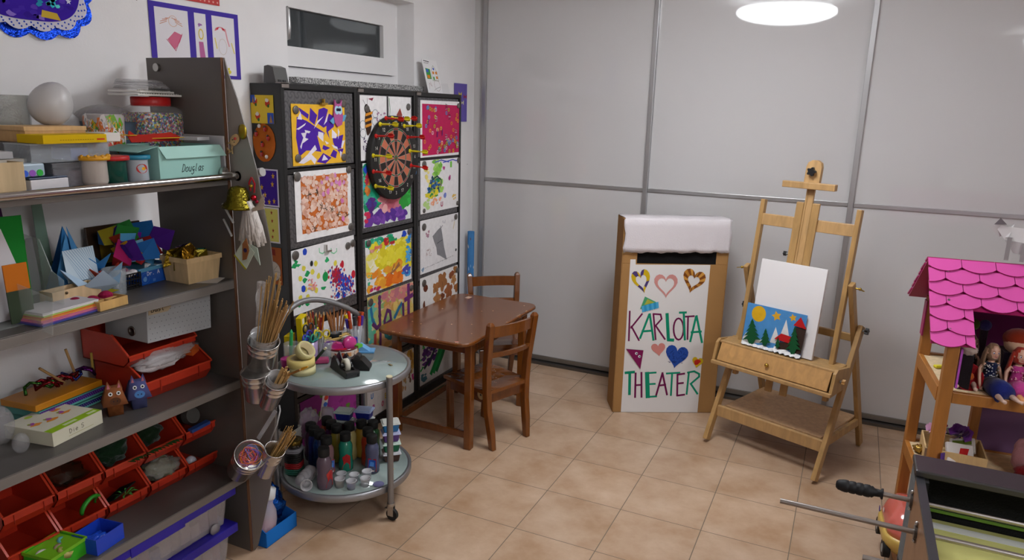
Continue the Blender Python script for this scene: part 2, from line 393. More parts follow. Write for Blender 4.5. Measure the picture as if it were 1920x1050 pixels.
# sliding doors (wardrobe front): white lacquered glass in aluminium rails
wm, n, l, b = nodemat('white_glass'); b.inputs['Base Color'].default_value = lin('#c8c6c6'); b.inputs['Roughness'].default_value = .035; b.inputs['IOR'].default_value = 1.5
dx = [-1.128, -.052, 1.052, 2.15, 3.0]
for i in range(4):
    yy = WY + (0 if i % 2 == 0 else 0.012)
    d = B(); d.box(dx[i]+.012, dx[i+1]-.012, yy+.006, yy+.02, .05, CZ-.03, '#d2d0d1')
    do = struct(d.build('door_%d' % (i+1), wm))
    r = B(); A = '#aeadae'
    r.box(dx[i]-.012, dx[i]+.014, WY-.014, WY+.036, .03, CZ-.02, A)
    if i == 3: r.box(dx[i+1]-.012, dx[i+1]-.001, yy-.002, yy+.024, .03, CZ-.02, A)
    zz = 1.186
    r.box(dx[i]+.014, dx[i+1]-.012, yy-.002, yy+.022, zz-.011, zz+.011, A).box(dx[i]+.014, dx[i+1]-.012, yy-.003, yy+.022, .022, .052, '#8d8a86')
    r.build('door_rail', 'satin', do, bevel=.002)
struct(B().box(dx[0]-.02, RX, WY-.035, WY+.05, 0, .016, '#6a6662').build('trim_1', 'satin'))
struct(B().box(dx[0]-.03, RX, WY-.02, WY+.05, CZ-.035, CZ, '#b0afb0').build('trim_2', 'satin'))
struct(B().box(WX, dx[0]-.012, WY+.02, WY+.05, 0, CZ, '#c9c7c6').build('trim_3', 'paper'))

# ceiling lamp
em = bpy.data.materials.new('lamp_glow'); em.use_nodes = True; n = em.node_tree.nodes; l = em.node_tree.links
n.remove(n['Principled BSDF']); e_ = n.new('ShaderNodeEmission'); e_.inputs[0].default_value = (.93, .965, 1.0, 1); e_.inputs[1].default_value = LAMP_STRENGTH
l.new(e_.outputs[0], n['Material Output'].inputs[0])
def ceiling_lamp(loc, label, em=em):
    t = T('ceiling_lamp', label, 'lamp', loc)
    B().lathe([(.25, .03), (.27, .028), (.27, .085), (.25, .085)], 48, '#dcdcdc').build('lamp_base', 'plastic', t)
    R_ = .340
    pr = [(1e-4, -.078)]+[(R_*math.sin(a), -.078*math.cos(a)) for a in [PI/2*i/10 for i in range(1, 11)]]+[(R_*.985, .018), (R_*.93, .03), (.26, .035)]
    B().lathe(pr, 56, '#ffffff').build('lamp_shade', em, t)
    return t
ceiling_lamp(LAMP, 'round white domed lamp glowing on the ceiling, seen mirrored in the glossy door')
em2 = em.copy(); em2.name = 'lamp_glow_fill'; em2.node_tree.nodes['Emission'].inputs[1].default_value = LAMP_STRENGTH*1.1
ceiling_lamp((2.62, -3.0, 2.352), 'second domed ceiling lamp added outside the view, right rear, as fill light', em2)  # unseen lamp, added to raise the overall fill

# ================================================================== BLACK CABINETS ON THE WINDOW WALL
CXF = -1.05
bm_, n, l, b = nodemat('swirl_steel')   # circular-brushed sheet metal
tc = n.new('ShaderNodeTexCoord'); mp = n.new('ShaderNodeMapping'); mp.inputs['Scale'].default_value = (1, 1, 1); l.new(tc.outputs['Object'], mp.inputs[0])
sx = n.new('ShaderNodeSeparateXYZ'); l.new(mp.outputs[0], sx.inputs[0])
def mth(op, a, b2=None, val=None):
    m = n.new('ShaderNodeMath'); m.operation = op
    if a is not None: l.new(a, m.inputs[0])
    if b2 is not None: l.new(b2, m.inputs[1])
    if val is not None: m.inputs[1].default_value = val
    return m.outputs[0]
def cell(a): return mth('SUBTRACT', mth('FRACT', mth('MULTIPLY', a, None, 1/.04)), None, .5)
yy_, zz_ = cell(sx.outputs[1]), cell(sx.outputs[2])
rad = mth('SQRT', mth('ADD', mth('MULTIPLY', yy_, yy_), mth('MULTIPLY', zz_, zz_)))
ang = mth('ARCTAN2', zz_, yy_)
sw = mth('ABSOLUTE', mth('SINE', mth('ADD', mth('MULTIPLY', rad, None, 6.0), mth('MULTIPLY', ang, None, 1.0))))
cr = n.new('ShaderNodeValToRGB'); cr.color_ramp.elements[0].color = lin('#5b5a5c'); cr.color_ramp.elements[1].color = lin('#767577'); cr.color_ramp.elements[1].position = .9
l.new(sw, cr.inputs[0]); l.new(cr.outputs[0], b.inputs['Base Color']); b.inputs['Metallic'].default_value = .7; b.inputs['Roughness'].default_value = .36
bp = n.new('ShaderNodeBump'); bp.inputs['Strength'].default_value = .22; bp.inputs['Distance'].default_value = .002; l.new(sw, bp.inputs['Height']); l.new(bp.outputs[0], b.inputs['Normal'])
BLK = '#171616'
cabs = []
ys = [-1.069, -.575, -.080, .405]
zs = [.02, .355, .685, 1.022, 1.362, 1.702]
nm = ['leftmost', 'middle', 'rightmost']
for c in range(3):
    y0, y1 = ys[c], ys[c+1]
    t = T('black_cabinet', ['black cabinet with metal sheet fronts, the one nearest the metal shelf unit', 'black cabinet whose metal fronts carry the dartboard, middle of three', 'black cabinet with metal fronts nearest the sliding doors'][c], 'cabinet', (WX+.003, (y0+y1)/2, 0), group='black cabinets under the window')
    W = (y1-y0)/2-.001; D = CXF-WX-.003
    s = B(); s.box(0, D, -W, -W+.02, 0, 1.702, BLK).box(0, D, W-.02, W, 0, 1.702, BLK).box(0, D, -W+.02, W-.02, 1.682, 1.702, BLK).box(0, D, -W+.02, W-.02, 0, .045, BLK).box(0, .008, -W+.02, W-.02, .045, 1.682, BLK)
    s.build('body', 'plastic', t, bevel=.0015)
    for k in range(5):
        zc = zs[k]; zt = zs[k+1]
        B().box(.008, D-.004, -W+.02, W-.02, zt-.022, zt-.002, BLK).build('shelf_board', 'plastic', t)
        f = B(); f.box(D-.012, D-.006, -W+.026, W-.026, zc+.02 if k == 0 else zc+.004, zt-.026, '#777777')
        f.build('front_sheet', bm_, t)
    B().box(D-.03, D+.004, -W+.004, -W+.045, 1.700, 1.706, '#a59c96').box(D, D+.004, -W+.004, -W+.045, 1.686, 1.704, '#a59c96').build('bracket', 'metal', t)
    cabs.append(t)
PX = CXF-.004   # front plane the pictures hang on

def pic(name, label, cat, S, y, z, x=PX, rx=0, m='painted_paper', group=None, ry=0):
    o = S.b.build(name, m, loc=(x, y, z), rot=(rx, ry, 0)); return tag(o, label, cat, group)
magnet_mesh = None
def magnet(y, z, x=PX+.0025, label='', col='#77736f', r=.017):
    o = B().lathe([(r*.96, 0), (r, .001), (r, .004), (r*.9, .005)], 20, col).build('magnet', 'satin', loc=(x, y, z), rot=(0, PI/2, 0))
    return tag(o, label, 'magnet', 'round grey magnets holding the pictures')

# --- c1 r1: collage
q = [(440, 433), (848, 433), (870, 880), (460, 915)]      # sheet corners in a magnified view
S = Sheet(.345, .252, '#eab52f', quad=q)
V = '#4a1c9c'; Wt = '#e6e0ec'
for pl in [[(500, 460), (575, 510), (570, 545), (510, 500)], [(585, 458), (640, 515), (620, 590), (580, 555)], [(650, 470), (690, 455), (722, 470), (700, 560), (745, 575), (690, 610), (640, 575)],
           [(485, 530), (560, 560), (700, 650), (680, 700), (640, 670), (675, 800), (610, 790), (560, 790), (505, 840), (480, 690)], [(730, 500), (765, 520), (770, 600), (725, 640), (740, 700), (712, 640), (712, 560)],
           [(762, 690), (845, 660), (830, 770), (790, 780), (765, 720)], [(690, 745), (745, 768), (705, 788), (682, 775)], [(640, 880), (690, 808), (730, 830), (755, 845), (710, 895)], [(745, 830), (770, 780), (800, 800), (790, 850)], [(520, 860), (590, 810), (560, 850)], [(800, 780), (850, 770), (835, 830)]]:
    S.p(pl, V, px=True)
for pl in [[(488, 548), (512, 490), (525, 552)], [(480, 625), (520, 600), (555, 575), (545, 595), (500, 630)], [(518, 655), (560, 650), (550, 690), (575, 700), (530, 735), (520, 780), (512, 760), (535, 690)], [(650, 640), (690, 650), (690, 720), (648, 680)],
           [(755, 620), (795, 660), (790, 690), (755, 690)], [(498, 890), (570, 820), (625, 745), (640, 780), (600, 820), (640, 860), (625, 900), (595, 860), (540, 895)], [(680, 870), (695, 820), (730, 860)], [(615, 620), (640, 560), (690, 520), (650, 570)],
           [(690, 590), (725, 490), (715, 560)], [(700, 710), (735, 730), (715, 740)], [(800, 610), (815, 640), (805, 700)], [(755, 740), (800, 760), (805, 780), (770, 765)], [(838, 710), (858, 705), (840, 770), (830, 760)], [(820, 790), (838, 800), (828, 850)], [(545, 630), (590, 640), (580, 655), (550, 650)]]:
    S.p(pl, Wt, px=True)
pic('collage', 'yellow sheet with a collage of purple and white paper shards', 'picture', S, -1.010, 1.372, rx=.0)
magnet(-.985, 1.600, label='magnet at the upper left corner of the purple shard collage')
magnet(-.675, 1.632, label='magnet half behind the owl clip')
magnet(-.982, 1.404, label='magnet at the lower left corner of the purple shard collage')
magnet(-.680, 1.394, label='magnet at the lower right corner of the purple shard collage')
# owl clip
ow = T('owl_clip', 'pink felt owl clipped to the purple shard collage', 'clip', (PX+.004, -.745, 1.53))
s = B(); fo = lambda u, v, d: (d, u, v)
s.prism([(0, .02), (.02, 0), (.05, .01), (.058, .045), (.05, .09), (.052, .118), (.04, .1), (.016, .1), (.002, .118), (.002, .09), (-.006, .05)], fo, .006, '#b0568f')
s.build('body', 'fabric', ow)
s = B(); s.prism(circ(.016, .072, .015, 16, .019), fo, .0065, '#a7cde0').prism(circ(.038, .072, .015, 16, .019), fo, .0065, '#a7cde0')
s.prism(circ(.018, .074, .007, 12), lambda u, v, d: (d+.0065, u, v), .0006, '#2a2440').prism(circ(.036, .074, .007, 12), lambda u, v, d: (d+.0065, u, v), .0006, '#2a2440').prism([(.024, .066), (.030, .066), (.027, .058)], lambda u, v, d: (d+.0065, u, v), .001, '#f0f0f0').build('face', 'paper', ow)
B().prism([(.05, .05), (.085, .052), (.07, .025), (.05, .02)], fo, .004, '#5f9fc4').prism([(.0, .045), (-.03, .025), (-.01, .012), (.0, .015)], fo, .004, '#5f9fc4').build('wing', 'fabric', ow)
# --- c1 r2: petals
S = Sheet(.375, .295, '#edeaea')
S.p([(.1, .1), (.93, .1), (.93, .92), (.1, .92)], '#c9692a')
rn = random.Random(3)
for i in range(330):
    u, v = rn.uniform(.11, .92), rn.uniform(.12, .91)
    c = rn.choice(['#e4bca8', '#d9a48e', '#e9cdbd', '#dca98f', '#e7c3b4', '#cf9a84'])
    if v > .6 and u > .35 and rn.random() < .12: c = '#d28bbf'
    S.p(blob(u, v, .03, .034, .4, 9, rn), c)
for u, v in [(.22, .66), (.38, .68), (.5, .42), (.62, .40), (.74, .30), (.9, .26), (.3, .16), (.45, .47)]:
    for k in range(6):
        a = rn.uniform(0, 2*PI); S.line([(u, v), (u+.045*math.cos(a), v+.055*math.sin(a))], .0025, '#4a4030')
for u, v in [(.56, .68), (.82, .5), (.83, .22), (.78, .78)]: S.p(blob(u, v, .03, .04, .5, 9, rn), '#d878b8')
pic('petal_picture', 'pale dried petals glued on orange paper inside a white mat', 'picture', S, -1.008, 1.052)
magnet(-.992, 1.328, label='magnet at the upper left corner of the petal picture', r=.02)
magnet(-.648, 1.337, label='magnet at the upper right corner of the petal picture')
magnet(-.642, 1.072, label='magnet at the lower right corner of the petal picture')
# --- c1 r3: stamped balloons
q = [(470, 690), (915, 580), (935, 970), (488, 1040)]
S = Sheet(.435, .285, '#e9e7e8', quad=q)
G, Y, Rd, Bl = '#1f9a56', '#ddd04a', '#c02236', '#2346b8'
for (x, y) in [(505, 745), (515, 765), (495, 770), (570, 825), (555, 850), (575, 812), (525, 985), (545, 975), (575, 985), (680, 905), (700, 990), (690, 1000), (600, 960)]: S.p(blob(*S.q(x, y), .035, .03, .7, 10, rn), G)
for (x, y) in [(550, 783), (627, 758), (605, 805), (530, 838), (645, 832), (575, 945), (530, 945), (765, 762), (560, 900), (630, 915)]: S.p(blob(*S.q(x, y), .028, .045, .2, 12, rn), Y)
for (x, y) in [(558, 692), (548, 897), (785, 965), (835, 970)]: S.p(blob(*S.q(x, y), .032, .055, .12, 14, rn), Bl)
S.p(circ(*S.q(820, 770), .026, 14, .065), Rd); S.p(circ(*S.q(912, 840), .036, 16, .07), Rd)
S.p([(a, b_) for a, b_ in circ(*S.q(692, 840), .045, 16, .08)], '#18944c'); S.line([(690, 800), (692, 815)], .004, '#18944c', px=True)
for (x, y) in [(672, 690), (755, 690)]: S.line([(x-22, y-20), (x-20, y+5), (x, y+12), (x+20, y-2), (x+20, y-20)], .005, '#7cc99a', px=True)
S.p(blob(*S.q(703, 738), .03, .05, .6, 10, rn), '#2aa764')
for i in range(150):
    a = rn.gauss(0, 1); b_ = rn.gauss(0, 1)
    x, y = 825+a*42+b_*12, 870+b_*34+a*8
    S.p(blob(*S.q(x, y), .014, .026, .7, 7, rn), rn.choice([Bl, Bl, '#3057c6', Rd, '#a31d49', '#4a3aa0']))
for i in range(60):
    x, y = 770+rn.gauss(0, 14), 840+rn.gauss(0, 24); S.p(blob(*S.q(x, y), .014, .028, .5, 7, rn), rn.choice([Rd, '#b02040', '#8e2a50']))
for i in range(50):
    x, y = rn.uniform(730, 930), rn.uniform(900, 985); S.p(blob(*S.q(x, y), .008, .018, .5, 6, rn), rn.choice([Bl, Rd, Bl, '#333a80']))
for i in range(30):
    x, y = 605+rn.gauss(0, 16), 885+rn.gauss(0, 18); S.p(blob(*S.q(x, y), .013, .016, .5, 7, rn), rn.choice(['#e9a0a0', '#e8c070', '#e58080']))
S.p(circ(*S.q(598, 757), .02, 14, .045), '#26262a')
pic('stamped_picture', 'white sheet with stamped balloons and red, blue, green dabs', 'picture', S, -1.048, .735, rx=.02)
magnet(-1.022, .998, label='magnet at the upper left corner of the stamped balloon picture', r=.02)
magnet(-.668, .985, label='left magnet of the pair above the red and blue dabs'); magnet(-.630, .992, label='right magnet of the pair above the red and blue dabs')
tag(B().box(0, .012, -.004, .004, -.002, .03, '#c9c6c2').box(.006, .016, .0, .03, -.004, .004, '#c9c6c2').build('metal_clip', 'metal', loc=(PX+.002, -.83, .985)), 'small metal clip above the stamped balloon picture', 'clip')
tag(B().box(0, .012, -.004, .004, -.002, .02, '#c9a24a').box(.004, .014, -.02, .02, -.004, .004, '#c9a24a').build('brass_clip', 'metal', loc=(PX+.002, -.815, 1.628)), 'small brass clip at the top of the purple shard collage', 'clip')
# --- c1 r4, r5
S = Sheet(.40, .26, '#e4e2e4')
for i in range(14): S.p(blob(rn.uniform(.1, .9), rn.uniform(.1, .8), .03, .04, .5, 9, rn), rn.choice([Rd, Bl, Y]))
pic('blank_sheet', 'mostly white sheet half hidden behind the pens on the trolley', 'picture', S, -1.03, .40)
S = Sheet(.275, .265, '#e6e2e2')
for i, (ch, c, u, v) in enumerate([('G', '#6a3aa8', .62, .75), ('D', '#46a838', .45, .58), ('T', '#2a78c8', .70, .62), ('K', '#9a48c0', .72, .36), ('A', '#c84040', .3, .7), ('E', '#d8c040', .62, .25), ('O', '#d84a78', .50, .12), ('U', '#3f8ad0', .15, .4), ('S', '#46a838', .82, .2), ('B', '#c23a9a', .2, .15)]):
    text2(S, ch, u*.26, v*.26, .015, .025, .006, c)
S.p(blob(.84, .86, .06, .08, .5, 12, rn), '#222222'); S.p(blob(.72, .8, .04, .05, .2, 12, rn), '#c86a6a')
pic('letter_sheet', 'white sheet with colourful foam letters behind the paint pots', 'picture', S, -.545, .055)
# --- c2 r1
S = Sheet(.215, .30, '#e9e7e8')
S.p([(a, b_) for a, b_ in blob(.30, .60, .13, .22, .12, 18, rn)], '#3a2418')
for k in range(3): S.p([(.16+.02*k, .50+.09*k), (.42+.02*k, .54+.09*k), (.43+.02*k, .58+.09*k), (.17+.02*k, .545+.09*k)], '#d98e28')
S.p(circ(.24, .80, .08, 14, .07), '#2c1c14'); S.line([(.2, .86), (.12, .93)], .002, '#222222'); S.line([(.27, .86), (.27, .96)], .002, '#222222')
for cx, cy in ((.56, .72), (.55, .60), (.1, .55), (.1, .42)): S.ring(circ(cx, cy, .11, 14, .07), circ(cx, cy, .095, 14, .062), '#6a7a86')
for i in range(40): S.p(blob(rn.uniform(.1, .4), rn.uniform(.08, .35), .02, .015, .7, 7, rn), '#5a4a68')
for i in range(14): S.p(blob(rn.uniform(.6, .95), rn.uniform(.55, .75), .025, .015, .7, 7, rn), '#a77a98')
S.p([(.3, .95), (.5, .97), (.45, .92)], '#8a2a40')
pic('bee_picture', 'white sheet with a striped bee left of the dartboard', 'picture', S, -.553, 1.372)
S = Sheet(.20, .30, '#e9e7e8')
S.p(blob(.45, .62, .2, .1, .4, 14, rn), '#8a5a4a')
for i in range(40): S.p(blob(rn.uniform(.15, .85), rn.uniform(.45, .68), .03, .02, .8, 7, rn), rn.choice(['#6a5a78', '#8a4a70', '#4a4460', '#b07a90']))
S.p([(.33, .7), (.5, .82), (.6, .7)], '#96403a')
S.line([(.03, .6), (.06, .8), (.03, .97)], .004, '#4a8a50')
pic('sketch_picture', 'white sheet with a small purple painted figure above the dartboard', 'picture', S, -.322, 1.372)
magnet(-.500, 1.610, label='magnet on the bee picture'); magnet(-.150, 1.625, label='magnet at the top right of the purple figure sheet')
# --- c2 r2
S = Sheet(.41, .31, '#dfe6e4')
def wash(S, u0, u1, v0, v1, cols, nn, sz, rn=rn, jag=.5):
    for i in range(nn): S.p(blob(rn.uniform(u0, u1), rn.uniform(v0, v1), sz*rn.uniform(.6, 1.4), sz*rn.uniform(.6, 1.4), jag, 10, rn), rn.choice(cols))
wash(S, .02, .98, .45, .98, ['#2a9fc0', '#36b0c8', '#1f8fb8', '#3fbfa8'], 60, .10)
wash(S, .02, .30, .3, .95, ['#1a9a70', '#20a880', '#57b8a0', '#128a60'], 40, .08)
wash(S, .72, .97, .25, .62, ['#2f9a3a', '#38b048', '#2a8a30'], 40, .07)
wash(S, .35, .72, .18, .48, ['#c07080', '#b85a6a', '#d88a94', '#c86878'], 45, .07)
wash(S, .08, .85, .03, .2, ['#6a3a98', '#7a48a8', '#583090'], 50, .06)
wash(S, .1, .22, .2, .42, ['#4a3a90', '#5a2a80'], 14, .05)
wash(S, .02, .1, .55, .75, ['#d87a30', '#e08a3a'], 8, .04); wash(S, .02, .09, .1, .25, ['#c82a50'], 6, .035); wash(S, .03, .09, .86, .98, ['#2a50c8'], 6, .04); wash(S, .04, .1, .7, .8, ['#c02a4a'], 5, .035)
S.p(blob(.42, .25, .06, .07, .2, 14, rn), '#e0a8a8')
pic('jungle_painting', 'painting of green, blue and pink shapes with a purple bottom, under the dartboard', 'painting', S, -.54, 1.050)
# --- c2 r3 yellow
S = Sheet(.405, .275, '#e9e7e6')
wash(S, .02, .6, .84, .97, ['#2aa880', '#1f9a70', '#5ac0a0'], 26, .05)
wash(S, .1, .97, .35, .84, ['#e0d22a', '#e8dc3a', '#d8c828', '#ecdf55'], 110, .08)
wash(S, .05, .75, .04, .4, ['#e8a030', '#e88a28', '#f0b840'], 36, .07); wash(S, .45, .85, .03, .22, ['#e87a20', '#e06a18'], 24, .06)
wash(S, .02, .2, .4, .7, ['#e8e0b0', '#f0ead0', '#e8dc60'], 20, .06)
wash(S, .88, .98, .1, .9, ['#3a90d0', '#2a78c0', '#50a8e0'], 30, .035); wash(S, .78, .95, .1, .3, ['#3a90d0', '#4a48a8'], 14, .035)
wash(S, .8, .95, .88, .97, ['#2048c0'], 8, .035); wash(S, .4, .62, .83, .93, ['#c83030', '#b82a30'], 12, .035); wash(S, .1, .35, .75, .85, ['#d87a60', '#e0a090'], 10, .03)
wash(S, .04, .12, .18, .35, ['#4ab890'], 6, .02); wash(S, .1, .3, .02, .07, ['#b82a60'], 5, .03); wash(S, .5, .68, .85, .97, ['#1f9a60'], 8, .03)
S.line([(.52, .25), (.62, .30), (.7, .40)], .012, '#a06a48'); S.line([(.58, .27), (.72, .36)], .010, '#a06a48'); S.line([(.55, .3), (.6, .4)], .008, '#a06a48')
pic('yellow_painting', 'mostly yellow painting with orange below and a blue right edge', 'painting', S, -.53, .715, rx=.01)
magnet(-.508, .972, label='magnet at the upper left corner of the yellow painting'); magnet(-.148, .982, label='magnet at the upper right corner of the yellow painting')
# --- c2 r4 Herbst
S = Sheet(.415, .305, '#cfc39a')
wash(S, .0, 1, .0, 1, ['#c9b45a', '#b8a858', '#d0a050', '#a8b070', '#d8b868', '#c09048', '#88a868', '#cf9a6a'], 170, .075)
wash(S, .3, .95, .8, 1, ['#c87a7a', '#d89080', '#b8707a'], 26, .06); wash(S, 0, .12, .2, .95, ['#4aa8a0', '#6ab098', '#58b890'], 22, .05); wash(S, .3, .6, .0, .3, ['#c89a58', '#d8a878'], 20, .06)
P1, P2, P3 = '#5a2a5c', '#6a2a6a', '#2a6a90'
S.line([(.06, .80), (.09, .60), (.16, .45), (.22, .42)], .020, P3); S.line([(.10, .52), (.18, .42), (.25, .48)], .020, P1)
S.line([(.24, .93), (.24, .62), (.25, .3), (.24, .05)], .021, P1); S.line([(.14, .32), (.13, .05)], .022, '#a04038')
for v in (.93, .84, .62): S.p(circ(.24, v, .035, 12, .045), P1)
S.line([(.36, .42), (.48, .46), (.46, .62), (.40, .66), (.34, .50), (.35, .28), (.42, .16), (.5, .16)], .020, P1); S.line([(.34, .36), (.36, .22), (.46, .14), (.52, .18)], .020, '#2a7878')
S.line([(.56, .48), (.66, .62), (.72, .68)], .022, P3)
S.line([(.75, .66), (.76, .40), (.74, .25)], .020, P1); S.line([(.70, .24), (.8, .3), (.78, .12), (.68, .06)], .018, P1)
S.line([(.88, .98), (.88, .7), (.88, .42), (.9, .3)], .026, P2); S.line([(.80, .72), (.97, .76)], .026, P2)
pic('autumn_painting', 'mottled autumn painting with large purple painted letters, left of the table', 'painting', S, -.523, .395)
magnet(-.500, .672, label='magnet at the upper left corner of the autumn letter painting', r=.02); magnet(-.130, .668, label='magnet at the upper right corner of the autumn letter painting')
# --- c2 r5, c3 r5
S = Sheet(.15, .265, '#ddd6cc')
wash(S, .6, .95, .5, .95, ['#c89a40', '#d8b058', '#a8783a'], 30, .06); wash(S, .65, .85, .3, .6, ['#8a6a50', '#6a4a38'], 14, .05); wash(S, .86, .96, .3, .42, ['#c03a78'], 5, .04); wash(S, .1, .5, .2, .9, ['#b88a58', '#889a60'], 30, .06)
pic('cone_painting', 'painting with brown and ochre dabs, low behind the table leg', 'painting', S, -.255, .055)
S = Sheet(.40, .28, '#dcdad8')
wash(S, .02, .16, .3, .9, ['#2aa04a', '#48b858'], 10, .03); wash(S, .1, .45, .35, .8, ['#5a2a78', '#6a3a88', '#4a2068'], 22, .055)
for a, c in ((0, '#148a40'), (.08, '#1a9a48'), (.16, '#107838')): S.line([(.3+a, .15), (.45+a, .4), (.6+a, .7), (.7+a, .95)], .03, c)
S.line([(.12, .35), (.3, .5), (.42, .68)], .02, '#2a3a48'); S.line([(.5, .95), (.75, .9), (.9, .6)], .02, '#5a2a78'); wash(S, .05, .15, .08, .25, ['#4a7a88'], 8, .04)
pic('palm_painting', 'painting with purple strokes and a green palm, under the table', 'painting', S, -.04, .065)
S = Sheet(.40, .265, '#8a2a78')
for i in range(30): S.p(blob(rn.uniform(.02, .98), rn.uniform(.02, .98), .04, .05, .6, 9, rn), rn.choice(['#7a2068', '#9a3a88', '#5a7a2a', '#8a3060']))
S.p([(.3, .5), (.42, .55), (.5, .95), (.38, .92)], '#d8d0c8')
for (u, v, c) in [(.38, .62, '#c83a2a'), (.42, .74, '#3a6ac0'), (.44, .86, '#d0402a')]: S.p(blob(u, v, .035, .05, .3, 9, rn), c)
S.p(circ(.22, .7, .05, 14, .07), '#b0907a')
pic('purple_painting', 'purple sheet with a small white strip, behind the lower trolley tier', 'painting', S, -1.03, .065)
# --- c3 r1 pink dots
S = Sheet(.432, .300, '#ece9ea')
S.p([(.045, .03), (.97, .05), (.965, .93), (.04, .94)], '#c02058')
for i in range(58):
    u, v = rn.uniform(.08, .93), rn.uniform(.08, .9)
    if i > 34: u, v = rn.uniform(.4, .93), rn.uniform(.08, .35)
    c = rn.choice(['#5a90c8', '#d88030', '#c8b038', '#e0a8b8', '#e08a30', '#4a80b8', '#b0a030'])
    S.ring(circ(u, v, .026, 12, .036), circ(u, v, .012, 12, .017), c)
for (u, v) in [(.33, .68), (.66, .72), (.58, .35), (.83, .43), (.88, .18), (.58, .9), (.42, .12)]:
    for k in range(3): S.line([(u, v+.05*k-.05), (u+.05, v+.03*k-.03)], .004, rn.choice(['#b8b0b8', '#5a3a48', '#8a8088']))
for (u, v) in [(.16, .58), (.38, .36), (.5, .38)]: S.line([(u, v), (u+.01, v+.1)], .007, '#5a1a78')
pic('dotted_picture', 'crimson sheet with small coloured rings in a white border', 'picture', S, -.032, 1.362)
magnet(.37, 1.640, label='magnet at the upper right corner of the crimson ringed sheet', r=.014)
# --- c3 r2
S = Sheet(.430, .288, '#ebe9ea')
wash(S, .32, .52, .4, .98, ['#8cc850', '#a0d060', '#78b848', '#b0d878'], 46, .045); wash(S, .2, .45, .3, .6, ['#c8c83a', '#d0b830', '#b8a828'], 26, .04)
wash(S, .18, .45, .35, .68, ['#2a5a98', '#3a78b0', '#1f3a60', '#2a8a50'], 30, .03); wash(S, .14, .4, .28, .38, ['#3a9a48', '#e0d030'], 12, .035)
S.line([(.25, .45), (.28, .62), (.4, .68), (.5, .6), (.5, .48)], .008, '#20304a')
wash(S, .08, .2, .1, .25, ['#b8d888'], 8, .035); wash(S, .25, .5, .1, .25, ['#f0b090', '#f0a078'], 12, .025)
wash(S, .03, .3, .6, .85, ['#e8d878', '#f0e090'], 8, .03); S.line([(.55, .93), (.8, .97), (.9, .94), (.97, .98)], .006, '#5a60c0'); S.line([(.35, .95), (.5, .98), (.7, .93)], .006, '#4a58b8')
S.p(blob(.57, .82, .03, .04, .4, 9, rn), '#c04a90'); S.p(blob(.72, .62, .03, .05, .4, 9, rn), '#b03a80'); S.p([(.73, .82), (.78, .82), (.78, .94), (.73, .94)], '#7ac850'); S.p(blob(.6, .28, .04, .05, .4, 9, rn), '#7a88d0'); wash(S, .8, .88, .15, .28, ['#e8c060'], 5, .025)
text2(S, 'U', .5*.43, .08*.288, .018, .024, .006, '#b03a60')
pic('splash_painting', 'white sheet with a green and yellow splash around a blue ring', 'painting', S, -.032, 1.058)
magnet(.002, 1.325, label='grey magnet, upper left of the green splash painting', r=.02); magnet(.378, 1.330, label='magnet, upper right of the green splash painting')
magnet(.000, 1.075, label='magnet, lower left of the green splash painting', r=.012); magnet(.370, 1.080, label='magnet, lower right of the green splash painting', r=.013)
# --- c3 r3
S = Sheet(.425, .300, '#e6e4e5')
S.p([(.30, .66), (.44, .76), (.52, .80), (.56, .62), (.60, .40), (.68, .12), (.60, .17), (.50, .24), (.42, .28), (.40, .42), (.34, .55)], '#87868a')
S.line([(.42, .50), (.56, .54)], .004, '#55545a'); S.line([(.56, .82), (.52, .78), (.5, .82)], .005, '#8a888c')
wash(S, .14, .22, .68, .8, ['#b88a9a', '#a87a90'], 8, .02)
for i in range(26): S.p(blob(.12+.03*i*.95+.02*rn.random(), .09+.0025*i+.01*rn.random(), .007, .008, .5, 6, rn), '#4a484c')
for i in range(24): S.p(blob(rn.uniform(.12, .32), rn.uniform(.3, .45), .006, .009, .6, 6, rn), '#a07a78')
S.line([(.85, .7), (.88, .84)], .004, '#d8c060'); S.p(circ(.93, .26, .022, 12, .03), '#4a484a')
wash(S, .03, .08, .03, .1, ['#88a0b8'], 5, .02); wash(S, .5, .9, .85, .95, ['#d0ccd0', '#c8c8cc'], 8, .02)
pic('grey_cloth_picture', 'white sheet with a grey folded cloth shape in the middle', 'picture', S, -.035, .722)
magnet(.000, .985, label='magnet, upper left of the grey cloth picture', r=.02); magnet(.352, 1.000, label='magnet, upper right of the grey cloth picture')
# --- c3 r4 leaves
S = Sheet(.435, .275, '#e9e6e4')
def leaf(S, u, v, s, col, k=5, a0=0.):
    pts = []
    for i in range(22):
        a = a0+2*PI*i/22; r = s*(.55+.45*abs(math.cos(k/2.0*(a-a0)))*(1 if i % 2 else .8)); pts.append((u+r*.63*math.cos(a), v+r*math.sin(a)))
    S.p(pts, col); S.line([(u, v), (u-.4*s*math.cos(a0+1), v-1.1*s)], .003, '#6a4028')
for (u, v, s, c, k) in [(.55, .76, .24, '#a0683c', 5), (.72, .50, .2, '#9a5a34', 5), (.42, .42, .18, '#b07848', 5), (.80, .83, .12, '#8a4a28', 2), (.86, .7, .13, '#b8804a', 5), (.90, .92, .1, '#9a6a3a', 3), (.56, .43, .1, '#7a4024', 3), (.38, .68, .14, '#a87040', 4), (.93, .5, .12, '#a86a3a', 3)]: leaf(S, u, v, s, c, k, rn.random())
S.p(blob(.13, .76, .055, .075, .15, 14, rn), '#6a3420'); S.p(blob(.09, .38, .03, .12, .15, 14, rn), '#6a3a24')
pic('leaf_picture', 'white sheet with pressed brown autumn leaves beside the table', 'picture', S, -.035, .425, rx=.01)
magnet(.000, .668, label='magnet, upper left of the brown leaf picture', r=.02); magnet(.375, .672, label='magnet, upper right of the brown leaf picture')

